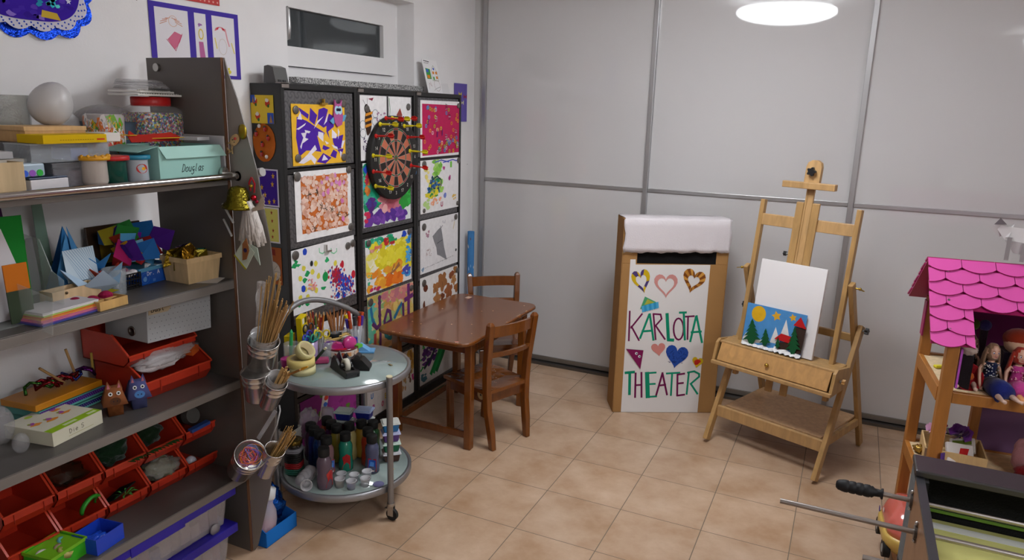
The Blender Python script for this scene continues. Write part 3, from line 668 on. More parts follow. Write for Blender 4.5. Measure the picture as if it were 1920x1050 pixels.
# --- dartboard
DB = (-1.018, -.315, 1.376)
t = T('dartboard', 'round black dartboard with orange segments on the middle cabinet', 'dartboard', DB)
R0 = .205
B().lathe([(R0-.004, -.030), (R0, -.026), (R0, -.002), (R0-.003, 0), (1e-4, .0005)], 56, '#262524').at().build('board', 'rubber', t, rot=(0, PI/2, 0))
order = [20, 1, 18, 4, 13, 6, 10, 15, 2, 17, 3, 19, 7, 16, 8, 11, 14, 9, 12, 5]
f = B()
def arc(r0, r1, a0, a1, col, d, n=4):
    for i in range(n):
        p0 = a0+(a1-a0)*i/n; p1 = a0+(a1-a0)*(i+1)/n
        f.poly([(d, r0*math.sin(p0), r0*math.cos(p0)), (d, r0*math.sin(p1), r0*math.cos(p1)), (d, r1*math.sin(p1), r1*math.cos(p1)), (d, r1*math.sin(p0), r1*math.cos(p0))][::-1], col)
ph0 = 0.0
for i in range(20):
    a0 = 2*PI*(i-.5)/20+ph0; a1 = a0+2*PI/20
    odd = i % 2 == 0
    arc(.010, .146, a0, a1, '#302a28' if odd else '#bb6a50', .0012)
    arc(.137, .146, a0, a1, '#7c2a28' if odd else '#2f5f40', .0016); arc(.083, .091, a0, a1, '#7c2a28' if odd else '#2f5f40', .0016)
for r in (.146, .137, .091, .083): arc(r-.0008, r+.0008, 0, 2*PI, '#a9a49c', .002, 60)
for i in range(20):
    a = 2*PI*(i-.5)/20+ph0; sx_, cz_ = math.sin(a), math.cos(a); px_, pz_ = cz_*.0007, -sx_*.0007
    f.poly([(.002, .012*sx_-px_, .012*cz_-pz_), (.002, .146*sx_-px_, .146*cz_-pz_), (.002, .146*sx_+px_, .146*cz_+pz_), (.002, .012*sx_+px_, .012*cz_+pz_)], '#a9a49c')
arc(0.0001, .014, 0, 2*PI, '#3a6a48', .0021, 20); arc(0.0001, .006, 0, 2*PI, '#8a3028', .0024, 16)
for i, num in enumerate(order):
    a = 2*PI*i/20; s_ = str(num); cw = .0085; tw = len(s_)*cw+(len(s_)-1)*.0035
    cy, cz = .172*math.sin(a), .172*math.cos(a)
    for k, ch in enumerate(s_):
        for st in LET[ch]:
            P = [(cy-tw/2+k*(cw+.0035)+u*cw, cz-.0075+v*.015) for u, v in st]
            for qd in ribbon(P, .0024): f.poly([(.0022, u, v) for u, v in qd][::-1], '#d8d4cc')
f.build('dial', 'paper', t)
def dart(y, z, col, label, tip=(0, 0)):
    d = T('dart', label, 'dart', (DB[0]+.001, DB[1]+y, DB[2]+z), group=('red' if col[1] == 'c' else 'yellow')+' darts stuck in the dartboard', rot=(0, PI/2+tip[0], tip[1]))
    s = B(); s.cyl((0, 0, 0), (0, 0, .006), .011, col, .009); s.cyl((0, 0, .006), (0, 0, .014), .0045, col); s.cyl((0, 0, .014), (0, 0, .050), .0055, col, .0045); s.cyl((0, 0, .05), (0, 0, .078), .0028, col)
    s.build('barrel', 'plastic', d)
    s = B()
    for k in range(4):
        a = k*PI/2+.4; c_, s_ = math.cos(a), math.sin(a)
        s.prism([(0, .070), (.012, .078), (.013, .098), (.008, .104), (0, .104)], lambda u, v, dd: (u*c_-(dd-.0006)*s_, u*s_+(dd-.0006)*c_, v), .0012, col)
    s.build('flight', 'plastic', d)
YC, RC = '#e0d020', '#cc2420'
yl, rl = 'yellow dart stuck ', 'red dart stuck '
for (y, z, c, lb) in [(-.13, .165, YC, yl+'at the top left rim of the dartboard'), (-.082, .205-.012, RC, rl+'at the very top of the dartboard'), (-.03, .193, YC, yl+'at the top centre of the dartboard'), (.03, .190, RC, rl+'just right of the top centre'), (.075, .155, YC, yl+'at the upper right of the dartboard'),
                      (-.165, .11, RC, rl+'left of the upper segments'), (-.19, .02, YC, yl+'at the left rim above centre'), (.105, .10, RC, rl+'right of the upper segments'), (.125, .03, YC, yl+'at the right rim near the middle'),
                      (-.19, -.055, RC, rl+'at the left rim below centre'), (.135, -.045, RC, rl+'at the right rim below centre'), (-.175, -.125, YC, yl+'at the lower left of the dartboard'), ]:
    dart(y+.0, z, c, lb, (random.uniform(-.06, .06), random.uniform(-.05, .05)))
magnet(.0-.09, 1.29, x=PX+.003, label='blue round magnet right of the dartboard', col='#2a6a9a', r=.012)

# --- things on the cabinets' left side (plane y = -1.069)
def sidepic(name, label, cat, S, x, z, ry=0, m='paper'):
    o = S.b.build(name, m, loc=(x, ys[0]-.0005, z), rot=(0, ry, -PI/2)); return tag(o, label, cat)
# Sheet local: thickness x -> -y, u -> x
S = Sheet(.120, .112, '#e2c23e')
for (u, v) in [(.2, .78), (.75, .74), (.3, .25)]:
    S.p(blob(u, v, .1, .13, .3, 12, rn), '#c8402c'); S.p(blob(u-.02, v+.08, .08, .07, .2, 12, rn), '#e8e0d8'); S.p(blob(u+.03, v-.12, .05, .06, .3, 9, rn), '#3a6a38')
S.p([(0, .72), (.2, .74), (.2, 1), (0, 1)], '#3458b8'); S.p([(.07, .74), (.16, .74), (.12, .95)], '#b08048'); S.p([(.72, 0), (1, 0), (1, .38), (.72, .38)], '#3458b8'); S.p([(.8, .03), (.94, .03), (.87, .32)], '#b08048')
sidepic('christmas_card', 'yellow card with small red and white stickers on the cabinet side', 'card', S, -1.209, 1.543)
S = Sheet(.118, .155, '#b9601c', outline=blob(.5, .5, .5, .5, .03, 26, random.Random(2)))
sidepic('ladybird_card', 'orange oval card with red ladybirds below the yellow sticker card', 'card', S, -1.206, 1.388)
lbm = [(.2, .72), (.72, .62), (.45, .45), (.6, .85), (.4, .2), (.8, .4), (.3, .1)]
for i, (u, v) in enumerate(lbm[:5]):
    o = B().ball((0, 0, 0), .009, '#b02018', 12, sz=1.15, sy=.6).ball((0, -.001, .010), .005, '#221a18', 8).build('ladybird', 'gloss', loc=(-1.206+.118*u, ys[0]-.007, 1.388+.155*v))
    tag(o, 'red ladybird bead on the orange oval card, ' + ['at its upper left', 'at its right', 'in the middle', 'at the very top', 'at the bottom'][i], 'bead', 'ladybird beads on the orange card')
for i, (u, v) in enumerate([(.35, .93), (.62, .14)]):
    tag(B().ball((0, 0, 0), .008, '#e8e2dc', 12, sy=.6).build('pompom', 'fabric', loc=(-1.206+.118*u, ys[0]-.007, 1.388+.155*v)), 'white pompom at the %s of the orange oval card' % ['top', 'bottom'][i], 'pompom')
S = Sheet(.105, .155, '#cfc8d8')
S.p([(.06, .04), (.94, .04), (.94, .96), (.06, .96)], '#3b1c86')
for (u, v) in [(.75, .82), (.7, .6), (.2, .9), (.3, .3), (.75, .15), (.15, .5), (.5, .12)]: S.p(star(u, v, .09, 5), '#d0a030')
sidepic('star_card', 'purple card with gold stars on the cabinet side', 'card', S, -1.187, 1.205)
S = Sheet(.10, .15, '#cfc8d0')
S.p([(.06, .04), (.94, .04), (.94, .96), (.06, .96)], '#c9c064')
for (u, v) in [(.6, .85), (.62, .62), (.3, .4), (.65, .35), (.6, .17), (.25, .7)]: S.p(star(u, v, .07, 5), '#8a2a20')
sidepic('red_star_card', 'yellow card with small red stars below the purple star card', 'card', S, -1.186, 1.052)
S = Sheet(.10, .16, '#9a5228')
S.ring(circ(.52, .35, .42, 24, .28), circ(.52, .35, .40, 24, .265), '#6a625c'); S.p(circ(.52, .35, .40, 24, .265), '#b9aca0')
for k in range(8): S.line([(.52, .35), (.52+.36*math.cos(k*PI/4), .35+.24*math.sin(k*PI/4))], .0015, '#6a625c')
S.p([(.4, .8), (.7, .78), (.68, .95), (.42, .95)], '#7a2a20'); S.p([(.22, .33), (.3, .33), (.3, .42), (.22, .42)], '#c02a68')
sidepic('circle_card', 'rust coloured card with a grey spoked circle', 'card', S, -1.184, .873)

# --- on top of the cabinets
t = T('clock_radio', 'small grey display device standing on the leftmost cabinet', 'device', (-1.125, -1.010, 1.703), rz=.15)
s = B(); s.prism([(-.028, 0), (.03, 0), (.018, .062), (-.004, .07), (-.022, .066)], lambda u, v, d: (u, -.045+d, v), .09, '#5c5c5a'); s.build('case', 'plastic', t, bevel=.003)
s = B().prism([(0, 0), (.055, 0), (.055, .028), (0, .028)], lambda u, v, d: (.0285-.012*(v+.025)/.062+d, -.03+u, v+.026), .001, '#7d8478').build('display', 'gloss', t)
B().box(.027, .031, -.028, -.006, .006, .014, '#2c2c2c').box(.027, .031, .004, .026, .006, .014, '#2c2c2c').build('button', 'plastic', t)
S = Sheet(.155, .185, '#eae8e8')
S.line([(.1, .96), (.45, .94)], .004, '#222222'); S.line([(.1, .90), (.4, .89)], .0025, '#666666')
S.p([(.12, .42), (.42, .42), (.42, .72), (.12, .74)], '#3f9a50'); S.p([(.16, .62), (.3, .62), (.3, .71), (.16, .71)], '#4a60c8'); S.p([(.16, .44), (.34, .44), (.34, .54), (.16, .54)], '#d8802a')
S.line([(.48, .38), (.48, .66), (.68, .84), (.9, .64), (.9, .38)], .0025, '#8a9a80', closed=True)
for (u, v) in [(.55, .58), (.75, .58), (.75, .44)]: S.p([(u, v), (u+.12, v), (u+.12, v+.08), (u, v+.08)], '#d8802a')
S.p([(.53, .40), (.64, .40), (.64, .5), (.53, .5)], '#5aa860'); S.p([(.63, .70), (.72, .70), (.72, .77), (.63, .77)], '#4a60c8')
S.line(circ(.72, .24, .2, 18, .17), .0015, '#a07070', closed=True); S.line([(.14, .12), (.2, .3), (.34, .2), (.28, .34)], .0015, '#a06a6a'); S.line([(.45, .08), (.6, .14), (.9, .2)], .0015, '#333333')
o = S.b.build('house_drawing', 'paper', loc=(-1.125, .165, 1.704), rot=(0, -.25, 0)); tag(o, 'child drawing of houses leaning on the wall above the rightmost cabinet', 'drawing')
t = T('paper_envelope', 'white folded envelope with a lilac sheet behind, on the rightmost cabinet', 'envelope', (-1.15, .36, 1.704))
B().prism([(0, 0), (.14, 0), (.15, .06), (.02, .055)], lambda u, v, d: (d-.02*v/.06, u-.06, v), .002, '#dedcdc').build('flap', 'paper', t)
S = Sheet(.16, .23, '#6a5cae')
for (u, v, c) in [(.45, .72, '#d8c82a'), (.85, .66, '#9a2030'), (.62, .5, '#d8d8a8')]:
    for sx_ in (-1, 1): S.p([(u, v), (u+sx_*.12, v+.07), (u+sx_*.11, v-.06)], c)
S.p(circ(.5, .06, .07, 10, .05), '#2a5a90'); S.p(circ(.12, .2, .07, 10, .05), '#2a5a90')
o = S.b.build('butterfly_sheet', 'paper', loc=(WX+.004, .60, 1.545)); tag(o, 'lilac sheet with small butterflies on the wall beside the rightmost cabinet', 'picture')
# wrapping paper roll in the corner
s = B(); s.cyl((0, 0, 0), (0, 0, .85), .022, '#4a86c0', n=20)
for i in range(60):
    a = rn.uniform(0, 2*PI); z = rn.uniform(.02, .83); r = .0225; w_ = .3
    s.poly([(r*math.cos(a+k*w_/2), r*math.sin(a+k*w_/2), z+dz) for k, dz in ((-1, 0), (0, -.012), (1, 0), (0, .012))], rn.choice(['#e6e4dc', '#c89a50', '#7a5a48', '#d8dce8', '#8fb8dc']))
tag(s.build('wrapping_paper_roll', 'paper', loc=(-1.155, .74, 0.0)), 'blue patterned wrapping paper roll standing in the corner by the sliding doors', 'roll')

# --- on the wall above the shelf unit
S = Sheet(.405, .245, '#4a3aa0')
for (u0, u1) in ((.055, .405), (.475, .605), (.675, .945)): S.p([(u0, .05), (u1, .05), (u1, .93), (u0, .93)], '#e2dfe4')
def hair(S, u, v, r, c):
    for k in range(10): a = PI*k/9; S.line([(u+r*.5*math.cos(a), v+r*.6*math.sin(a)), (u+r*1.3*math.cos(a), v+r*1.1*math.sin(a)-r*.5)], .0025, c)
hair(S, .22, .75, .09, '#c8907a'); S.ring(circ(.24, .76, .05, 14, .08), circ(.24, .76, .043, 14, .07), '#d8b8a8')
S.p([(.17, .5), (.25, .62), (.33, .58), (.3, .48), (.24, .36)], '#cf6f8c'); S.line([(.16, .5), (.25, .35), (.33, .6)], .002, '#b03a5a')
S.ring(circ(.54, .63, .03, 14, .08), circ(.54, .63, .02, 14, .06), '#d8c050'); S.p([(.51, .52), (.56, .52), (.58, .25), (.515, .25)], '#b8689a'); wash(S, .52, .55, .72, .78, ['#a070b0'], 4, .015)
hair(S, .77, .74, .05, '#c83a4a'); S.line([(.83, .75), (.85, .6), (.87, .5)], .006, '#e0a0a8'); S.line([(.7, .6), (.72, .45)], .005, '#e0d070'); S.line([(.9, .55), (.93, .4)], .005, '#e0d070'); S.line(circ(.79, .48, .05, 12, .12), .0015, '#c8b8a8', closed=True); wash(S, .83, .86, .1, .15, ['#d8c840'], 3, .02)
pic('framed_drawings', 'violet cardboard mat with three child drawings on the wall', 'drawing', S, -1.517, 1.712, x=WX+.002, rx=0, m='paper')
S = Sheet(.16, .10, '#c44a4a')
for i in range(8):
    for j in range(5): S.p(circ(.06+i*.125, .1+j*.2, .025, 8, .04), '#e0a8a0')
pic('red_dotted_sheet', 'lower edge of a red dotted sheet high on the wall', 'picture', S, -1.36, 1.978, x=WX+.002, m='paper')
t = T('doily_picture', 'blue foil picture with a lace doily and purple centre, top of wall', 'picture', (WX+.003, -1.935, 1.985))
def scal(r, am, k=16, n=96):
    out = []
    for i in range(n):
        th = 2*PI*i/n; c_, s_ = math.cos(th), math.sin(th); q_ = (abs(c_)**3.2+abs(s_)**3.2)**(-1/3.2)
        rr = r*q_+am*abs(math.sin(k/2*th)); out.append((rr*c_*1.12, rr*s_))
    return out
B().prism(scal(.178, .018), lambda u, v, d: (d+.006*math.sin(20*u)+.006, u, v), .001, '#1746d0').build('foil_back', 'foil', t)
s = B(); s.prism(scal(.158, .014), lambda u, v, d: (d+.014, u, v), .001, '#d4d0dc')
for i in range(160):
    P_ = scal(.149+.007*(i % 3), 0, n=160)[i]; s.poly([(.0156, P_[0]+p, P_[1]+q_) for p, q_ in circ(0, 0, .003, 6)], '#2a48b8')
s.build('doily', 'paper', t)
s = B(); s.prism(scal(.143, 0), lambda u, v, d: (d+.0165, u, v), .001, '#3a1c9c')
for i in range(70):
    u, v = rn.uniform(-.16, .16), rn.uniform(-.14, .0)
    if u*u/1.5+v*v < .02: s.poly([(.0182, u+p, v+q_) for p, q_ in blob(0, 0, .012, .008, .5, 7, rn)], rn.choice(['#5a38b0', '#4426a4', '#8a70c8', '#35188e']))
s.poly([(.0186, p, q_) for p, q_ in [(.03, -.13), (.09, -.135), (.08, -.115), (.035, -.110)]], '#c8a83a')
for i in range(14): s.poly([(.0188, .055+p, -.085+q_) for p, q_ in blob(rn.uniform(-.03, .03), rn.uniform(-.015, .02), .008, .006, .5, 7, rn)], rn.choice(['#38b8c8', '#60d8d8', '#2a90b0']))
for (u, v) in [(.12, -.075), (.15, -.03), (.08, -.03)]: s.poly([(.0188, u+p, v+q_) for p, q_ in star(0, 0, .01, 5)], '#d8d8e8')
s.build('centre', 'paper', t)

# ================================================================== METAL SHELF UNIT
S1, S2, S3, S4 = 1.39, 1.04, .68, .32
su = T('metal_shelf_unit', 'dark metal shelf unit crammed with craft supplies along the wall', 'shelf', (0, 0, 0))
STL, INN = '#5f5b58', '#3a3432'
yR = -1.585; yL = -2.78
B().box(-1.144, -.808, yR-.012, yR-.0002, 0, 1.760, '#625c57').build('side_panel', 'dark_steel', su)
B().box(-.8079, -.8062, yR-.012, yR-.0002, 0, 1.760, '#6b4a36').build('panel_edge', 'card', su)
fin = [(-.803, 1.760), (-.788, 1.708), (-.757, 1.633), (-.692, 1.414), (-.650, 1.180), (-.638, 1.03), (-.636, .90), (-.645, .76), (-.662, .60), (-.690, .36), (-.715, .25), (-.782, .03), (-.800, 0), (-.8055, 0), (-.8055, 1.76)]
hole = [(-.704+.026*math.cos(a), .975+.044*math.sin(a)) for a in [2*PI*i/20 for i in range(20)]]
# the fin plate with an oval grip hole: ring of quads
def fin_plate():
    s = B(); n = 60
    import bisect
    L = [Vector(p) for p in fin]; L.append(L[0]); cum = [0]
    c = Vector((-.704, .975)); ang = []
    def ray_hit(a):
        d = Vector((math.cos(a), math.sin(a))); best = None
        for p, q in zip(L[:-1], L[1:]):
            e = q-p; den = d.x*e.y-d.y*e.x
            if abs(den) < 1e-12: continue
            w_ = p-c; t_ = (w_.x*e.y-w_.y*e.x)/den; u_ = (w_.x*d.y-w_.y*d.x)/den
            if t_ > 1e-6 and -1e-6 <= u_ <= 1+1e-6 and (best is None or t_ < best): best = t_
        return c+d*best
    A = sorted(set([2*PI*i/n for i in range(n)]+[math.atan2(p.y-c.y, p.x-c.x) % (2*PI) for p in L[:-1]]))
    out = [ray_hit(a) for a in A]; inn = [Vector((c.x+.026*math.cos(a), c.y+.044*math.sin(a))) for a in A]
    m = len(A)
    for i in range(m):
        j = (i+1) % m
        for yy, o_ in ((yR, 1), (yR+.004, -1)):
            P = [(out[i].x, yy, out[i].y), (out[j].x, yy, out[j].y), (inn[j].x, yy, inn[j].y), (inn[i].x, yy, inn[i].y)]
            s.poly(P if o_ < 0 else P[::-1], '#8f8882')
        s.poly([(out[i].x, yR, out[i].y), (out[j].x, yR, out[j].y), (out[j].x, yR+.004, out[j].y), (out[i].x, yR+.004, out[i].y)], '#66605c')
        s.poly([(inn[j].x, yR, inn[j].y), (inn[i].x, yR, inn[i].y), (inn[i].x, yR+.004, inn[i].y), (inn[j].x, yR+.004, inn[j].y)], '#55504d')
    return s
fin_plate().build('curved_fin', 'dark_steel', su)
B().box(-1.144, -.808, yL, yL+.012, 0, 1.760, '#55504d').build('side_panel', 'dark_steel', su)
B().cyl((-1.09, yR-.012, 1.729), (-1.09, yR-.022, 1.729), .013, '#aaa7a2').build('bolt', 'metal', su)
for z in (S1, S2, S3, S4):
    s = B(); s.box(-1.19, -.806, yL+.012, yR-.013, z-.004, z, STL); s.box(-.812, -.806, yL+.012, yR-.013, z-.032, z-.004, '#7d7874'); s.box(-1.19, -1.184, yL+.012, yR-.013, z-.032, z-.004, STL)
    s.build('shelf_board', 'dark_steel', su, bevel=.0015)
# rail
s = B(); s.cyl((-.775, yL-.03, 1.388), (-.775, -1.545, 1.388), .0115, '#b9b6b4', n=20); s.build('rail', 'chrome', su)
s = B(); s.cyl((-.775, -1.560, 1.388), (-.690, -1.560, 1.405), .014, '#c9c6c4', n=20); s.cyl((-.775, -1.585, 1.388), (-.775, -1.545, 1.388), .016, '#c9c6c4', n=16); s.cyl((-.80, yR-.03, 1.398), (-.76, yR-.018, 1.392), .008, '#c9c6c4'); s.cyl((-.805, yR-.032, 1.40), (-.796, yR-.03, 1.40), .018, '#c9c6c4')
s.build('rail_holder', 'metal', su)
B().cyl((-.832, yR-.016, 1.294), (-.755, yR-.05, 1.243), .0035, '#d8d6d4').cyl((-.832, yR-.016, 1.242), (-.765, yR-.05, 1.198), .0035, '#d8d6d4').build('hook_rod', 'plastic', su)

def cbox(name, label, cat, x, y, z, w, d, h, col, rz=0, m='plastic', bevel=.0015, group=None, tilt=(0, 0)):
    """solid box: w along local x (away from wall), d along local y"""
    o = B().box(-w/2, w/2, -d/2, d/2, 0, h, col).build(name, m, loc=(x, y, z), rot=(tilt[0], tilt[1], rz), bevel=bevel)
    return tag(o, label, cat, group)
def tray(s, w, d, h, t, col, z0=0, taper=0):
    """open box into builder"""
    a, b_ = w/2, d/2
    def ring_(wa, db, z): return [(-wa, -db, z), (wa, -db, z), (wa, db, z), (-wa, db, z)]
    vs = ring_(a-taper, b_-taper, z0)+ring_(a, b_, z0+h)+ring_(a-t, b_-t, z0+h)+ring_(a-taper-t, b_-taper-t, z0+t)
    fs = [(3, 2, 1, 0), (12, 13, 14, 15)]
    for k in (0, 4, 8):
        for i in range(4): fs.append((k+i, k+(i+1) % 4, k+4+(i+1) % 4, k+4+i))
    s.add(vs, fs, col); return s

# ---- top shelf
e = .001
# back row
t = T('glass_vase', 'tall cloudy glass jar at the left end of the top shelf', 'vase', (-1.08, -2.10, S1+e))
s = B().open_lathe([(.045, 0), (.048, .01), (.05, .10), (.053, .235), (.050, .235), (.046, .1), (.044, .012)], 24, '#c8ccc6'); s.build('body', 'bag', t)
B().lathe([(.040, 0.006), (.042, .14), (.030, .16), (1e-4, .165)], 16, '#8c8068').build('filling', 'fabric', t)
t = T('silver_egg', 'large pearly egg resting behind the yellow box', 'egg', (-1.0, -2.030, 1.605), rot=(0, .5, .5))
B().lathe([(max(1e-4, .054*math.sin(a)*(1+.10*math.cos(a))), -.062*math.cos(a)) for a in [PI*i/16 for i in range(17)]], 28, '#c4c2c2').build('shell', 'plastic', t)
tag(B().lathe([(.045, 0), (.042, .10), (.040, .143), (.030, .148), (1e-4, .148)], 24, '#d8d8da').build('white_pot', 'plastic', loc=(-1.005, -2.035, S1+e)), 'white pot under the pearly egg', 'pot')
t = T('white_bottle', 'translucent white bottle behind the pearly egg', 'bottle', (-1.11, -1.915, S1+e))
B().lathe([(.033, 0), (.034, .15), (.030, .17), (.016, .185), (.016, .225), (1e-4, .225)], 20, '#d9d9da').build('body', 'frost', t)
t = T('wooden_crate', 'pale wooden box under the pearly egg', 'box', (-.955, -2.0925, 1.506), rz=.0)
B().box(-.06, .06, -.083, .083, 0, .030, '#c79e6b').build('body', 'rawwood', t, bevel=.001)
B().box(-.061, .061, -.085, .085, .030, .041, '#d3ac7a').build('lid', 'rawwood', t)
cbox('cereal_carton', 'dark carton under the pale wooden box on the top shelf', 'box', -.965, -2.10, S1+e, .10, .17, .114, '#3a3a3e')
t = T('yellow_box', 'flat yellow carton lying in front of the wooden box', 'box', (-.862, -2.093, 1.5065), rz=.04)
B().box(-.05, .05, -.095, .085, 0, .022, '#d2ad08').build('body', 'paper', t, bevel=.001)
s = B(); 
for k in range(14): s.box(.0501, .0505, -.05+.007*k, -.046+.007*k, .008, .0095, '#8a6a10')
s.box(.0501, .0505, .055, .078, .007, .011, '#c03020'); s.build('print', 'paper', t)
cbox('white_carton', 'small white carton with red print at the right end of the yellow carton', 'box', -.875, -1.976, 1.5065, .08, .05, .024, '#d9d4ce', .05)
t = T('clear_craft_box', 'clear plastic box with blue things, under the yellow carton', 'box', (-.885, -2.098, 1.4575), rz=.04)
tray(B(), .10, .222, .046, .002, '#b8c0c8').build('body', 'bag', t)
B().box(-.051, .051, -.112, .112, .0455, .0485, '#c8ced4').build('lid', 'frost', t)
B().box(-.045, .045, .0, .05, .003, .035, '#2f4bc0').build('filling', 'plastic', t)
t = T('clear_lower_box', 'lower clear box with dark red contents on the top shelf', 'box', (-.890, -2.075, S1+e), rz=.05)
tray(B(), .10, .16, .062, .002, '#8c8c92').build('body', 'bag', t)
B().box(-.051, .051, -.081, .081, .0615, .0645, '#a8a8ae').build('lid', 'bag', t)
B().box(-.045, .045, -.03, .06, .003, .042, '#5a1c22').build('filling', 'plastic', t)
cbox('craft_kit_box', 'white boxed game lying at the front left of the top shelf', 'box', -.852, -2.178, S1+e, .07, .105, .027, '#d6d4d8', .10)
cbox('blue_booklet', 'dark blue booklet on the white boxed game', 'booklet', -.855, -2.179, S1+.029, .072, .107, .004, '#2a3a58', .10)
t = T('paint_set', 'small pale blue paint set with round colour dots', 'paint set', (-.860, -2.210, S1+.034), rz=.1)
B().box(-.03, .03, -.035, .035, 0, .035, '#a9bdcc').build('case', 'plastic', t, bevel=.006)
s = B()
for k, c in enumerate(['#3060d8', '#9a58c0', '#30b040']): s.cyl((.0300, -.022+.020*k, .010), (.0318, -.022+.020*k, .010), .0085, c)
s.build('colour_dot', 'plastic', t)
t = T('spice_tin', 'pale wooden box cut by the left edge on the top shelf', 'box', (-.835, -2.296, S1+e))
tray(B(), .07, .10, .075, .003, '#c8b08a').build('body', 'rawwood', t)
cbox('grey_box', 'grey and white box on the left part of the top shelf', 'box', -.90, -2.28, S1+.08, .09, .09, .018, '#b5b4b6')
cbox('cream_block', 'cream block under the grey box on the top shelf', 'box', -.90, -2.26, S1+.062, .08, .12, .017, '#cdc6ba')
def tub(x, y, cols, label, r=.030, h=.062, lidh=.012, scallop=False, sticker=False):
    t = T('lidded_tub', label, 'tub', (x, y, S1+e))
    B().lathe([(r*.86, 0), (r, .004 if not scallop else .01), (r*.97, h-.004), (r*1.02, h)], 24, cols[1]).build('body', 'tint', t)
    n = 28; pr = [(1e-4, 0), (r*1.22, 0), (r*1.25, lidh*.5), (r*1.2, lidh), (1e-4, lidh*.8)]
    B().at(0, 0, h).lathe(pr, n, cols[0]).build('lid', 'plastic', t, bevel=0)
    if scallop:
        s = B()
        for k in range(14): a = 2*PI*k/14; s.ball((r*1.15*math.cos(a), r*1.15*math.sin(a), h+lidh*.9), .005, cols[0], 8, m=5)
        s.build('lid_rim', 'plastic', t)
    if sticker:
        s = B(); 
        for (cx, r_, c, d) in ((0, .017, '#b8201c', 0), (.004, .006, '#e0a020', .0004)):
            s.poly([((r*.99+d+.0005)*math.cos((cx+u)/r-.2), (r*.99+d+.0005)*math.sin((cx+u)/r-.2), .038+v*.8) for u, v in circ(0, 0, r_, 16)], c)
        s.build('sticker', 'gloss', t)
tub(-.838, -2.037, ('#d79a18', '#c8bdb4'), 'tub with a serrated mustard lid on the top shelf', .034, .068, scallop=True)
tub(-.848, -1.973, ('#b81c1e', '#155044'), 'dark green tub with a red ring lid', .036, .064)
tub(-.838, -1.903, ('#1f7f9e', '#c4ccd6'), 'frosted tub with a teal lid and red sticker beside the mint box', .030, .064, sticker=True)
# mint box with flaps and lettering
t = T('mint_box', 'mint green open carton lettered in black script on the top shelf', 'box', (-.905, -1.737, S1+e), rz=.02)
MG = '#9cc9c0'
s = B(); tray(s, .19, .235, .098, .003, MG); s.build('body', 'paper', t)
B().prism([(-.1175, 0), (.1175, 0), (.135, -.035), (-.100, -.035)], lambda u, v, d: (.095-v*.25+d, u, .098+v), .002, '#a9d3ca').build('front_flap', 'paper', t)
B().prism([(-.095, 0), (.095, 0), (.075, -.05), (-.09, -.05)], lambda u, v, d: (u, -.1175+v*1.1+d*.3, .098+v*.32+d), .002, '#8fbab2').build('side_flap', 'paper', t)
S = Sheet(.235, .098, MG, t=.0004)
class _S: pass
text2(S, 'Douglas', .080, .020, .0100, .023, .0022, '#1c2426', slant=.30, gap=.20)
o = S.b.build('lettering', 'paper', t, loc=(.0952, -.1175, 0))
cbox('rail_book', 'tall white booklet standing between the mint box and the side panel', 'booklet', -.90, -1.604, S1+e, .19, .006, .125, '#b5b3b6', 0)
# balsa aeroplane etc. on the mint box
t = T('toy_glider', 'red and yellow toy glider lying on the mint box', 'toy plane', (-.90, -1.79, S1+.112), rz=.15)
B().prism([(-.10, -.012), (.09, -.012), (.10, 0), (.06, .014), (-.04, .010), (-.085, .010), (-.105, .022), (-.112, .006)], lambda u, v, d: (.01+d, u, .010+v), .003, '#a8261c').build('fuselage', 'paper', t)
B().prism([(-.05, .005), (.085, .04), (.075, -.02), (-.06, -.045)], lambda u, v, d: (v, u, .006+d+v*.05), .002, '#d6b02a').build('wing', 'paper', t)
B().prism([(-.112, -.02), (-.085, -.02), (-.085, .02), (-.112, .02)], lambda u, v, d: (v, u, .018+d), .002, '#d6b02a').build('tail', 'paper', t)
s = B()
for k in range(4): s.box(-.05, .05, -.03, .03, .0025*k, .0025*k+.002, ['#d8d6d8', '#c9c7ca', '#e0dee0', '#cfcdd0'][k])
tag(s.build('napkins', 'paper', loc=(-.90, -1.655, S1+.112), rot=(0, 0, .2)), 'small stack of white napkins on the mint box', 'napkins')
t = T('bead_jar', 'big square jar full of tiny coloured beads with a red lid', 'jar', (-1.06, -1.660, S1+e))
jar = B()
def sq(r, z, n=32, k=4): return [((r*(abs(math.cos(a))**k+abs(math.sin(a))**k)**(-1/k)*math.cos(a)), (r*(abs(math.cos(a))**k+abs(math.sin(a))**k)**(-1/k)*math.sin(a)), z) for a in [2*PI*i/n for i in range(n)]]
def loft(s, rings, col, caps=(1, 1)):
    n = len(rings[0]); vs = [p for r in rings for p in r]
    fs = [(j*n+i, j*n+(i+1) % n, (j+1)*n+(i+1) % n, (j+1)*n+i) for j in range(len(rings)-1) for i in range(n)]
    if caps[0]: fs.append(tuple(range(n))[::-1])
    if caps[1]: fs.append(tuple(range((len(rings)-1)*n, len(rings)*n)))
    return s.add(vs, fs, col, True)
loft(B(), [sq(.076, 0), sq(.082, .01), sq(.082, .185), sq(.076, .203), sq(.055, .218, k=2.2), sq(.052, .224, k=2)], '#c8c8c8').build('body', 'clear', t)
bead_m, n, l, b = nodemat('beads'); tc = n.new('ShaderNodeTexCoord'); vo = n.new('ShaderNodeTexVoronoi'); vo.inputs['Scale'].default_value = 190; l.new(tc.outputs['Object'], vo.inputs['Vector'])
wn_ = n.new('ShaderNodeTexWhiteNoise'); wn_.noise_dimensions = '3D'; l.new(vo.outputs['Position'], wn_.inputs[0])
cr = n.new('ShaderNodeValToRGB'); cr.color_ramp.interpolation = 'CONSTANT'
cls = ['#e8e6e8', '#c02838', '#2a48b0', '#e0a020', '#1c1c1e', '#d85a90', '#2a9a50', '#e8e04a', '#7a3a98', '#e07030', '#f0f0f0', '#30a0c0', '#4a2a1a']
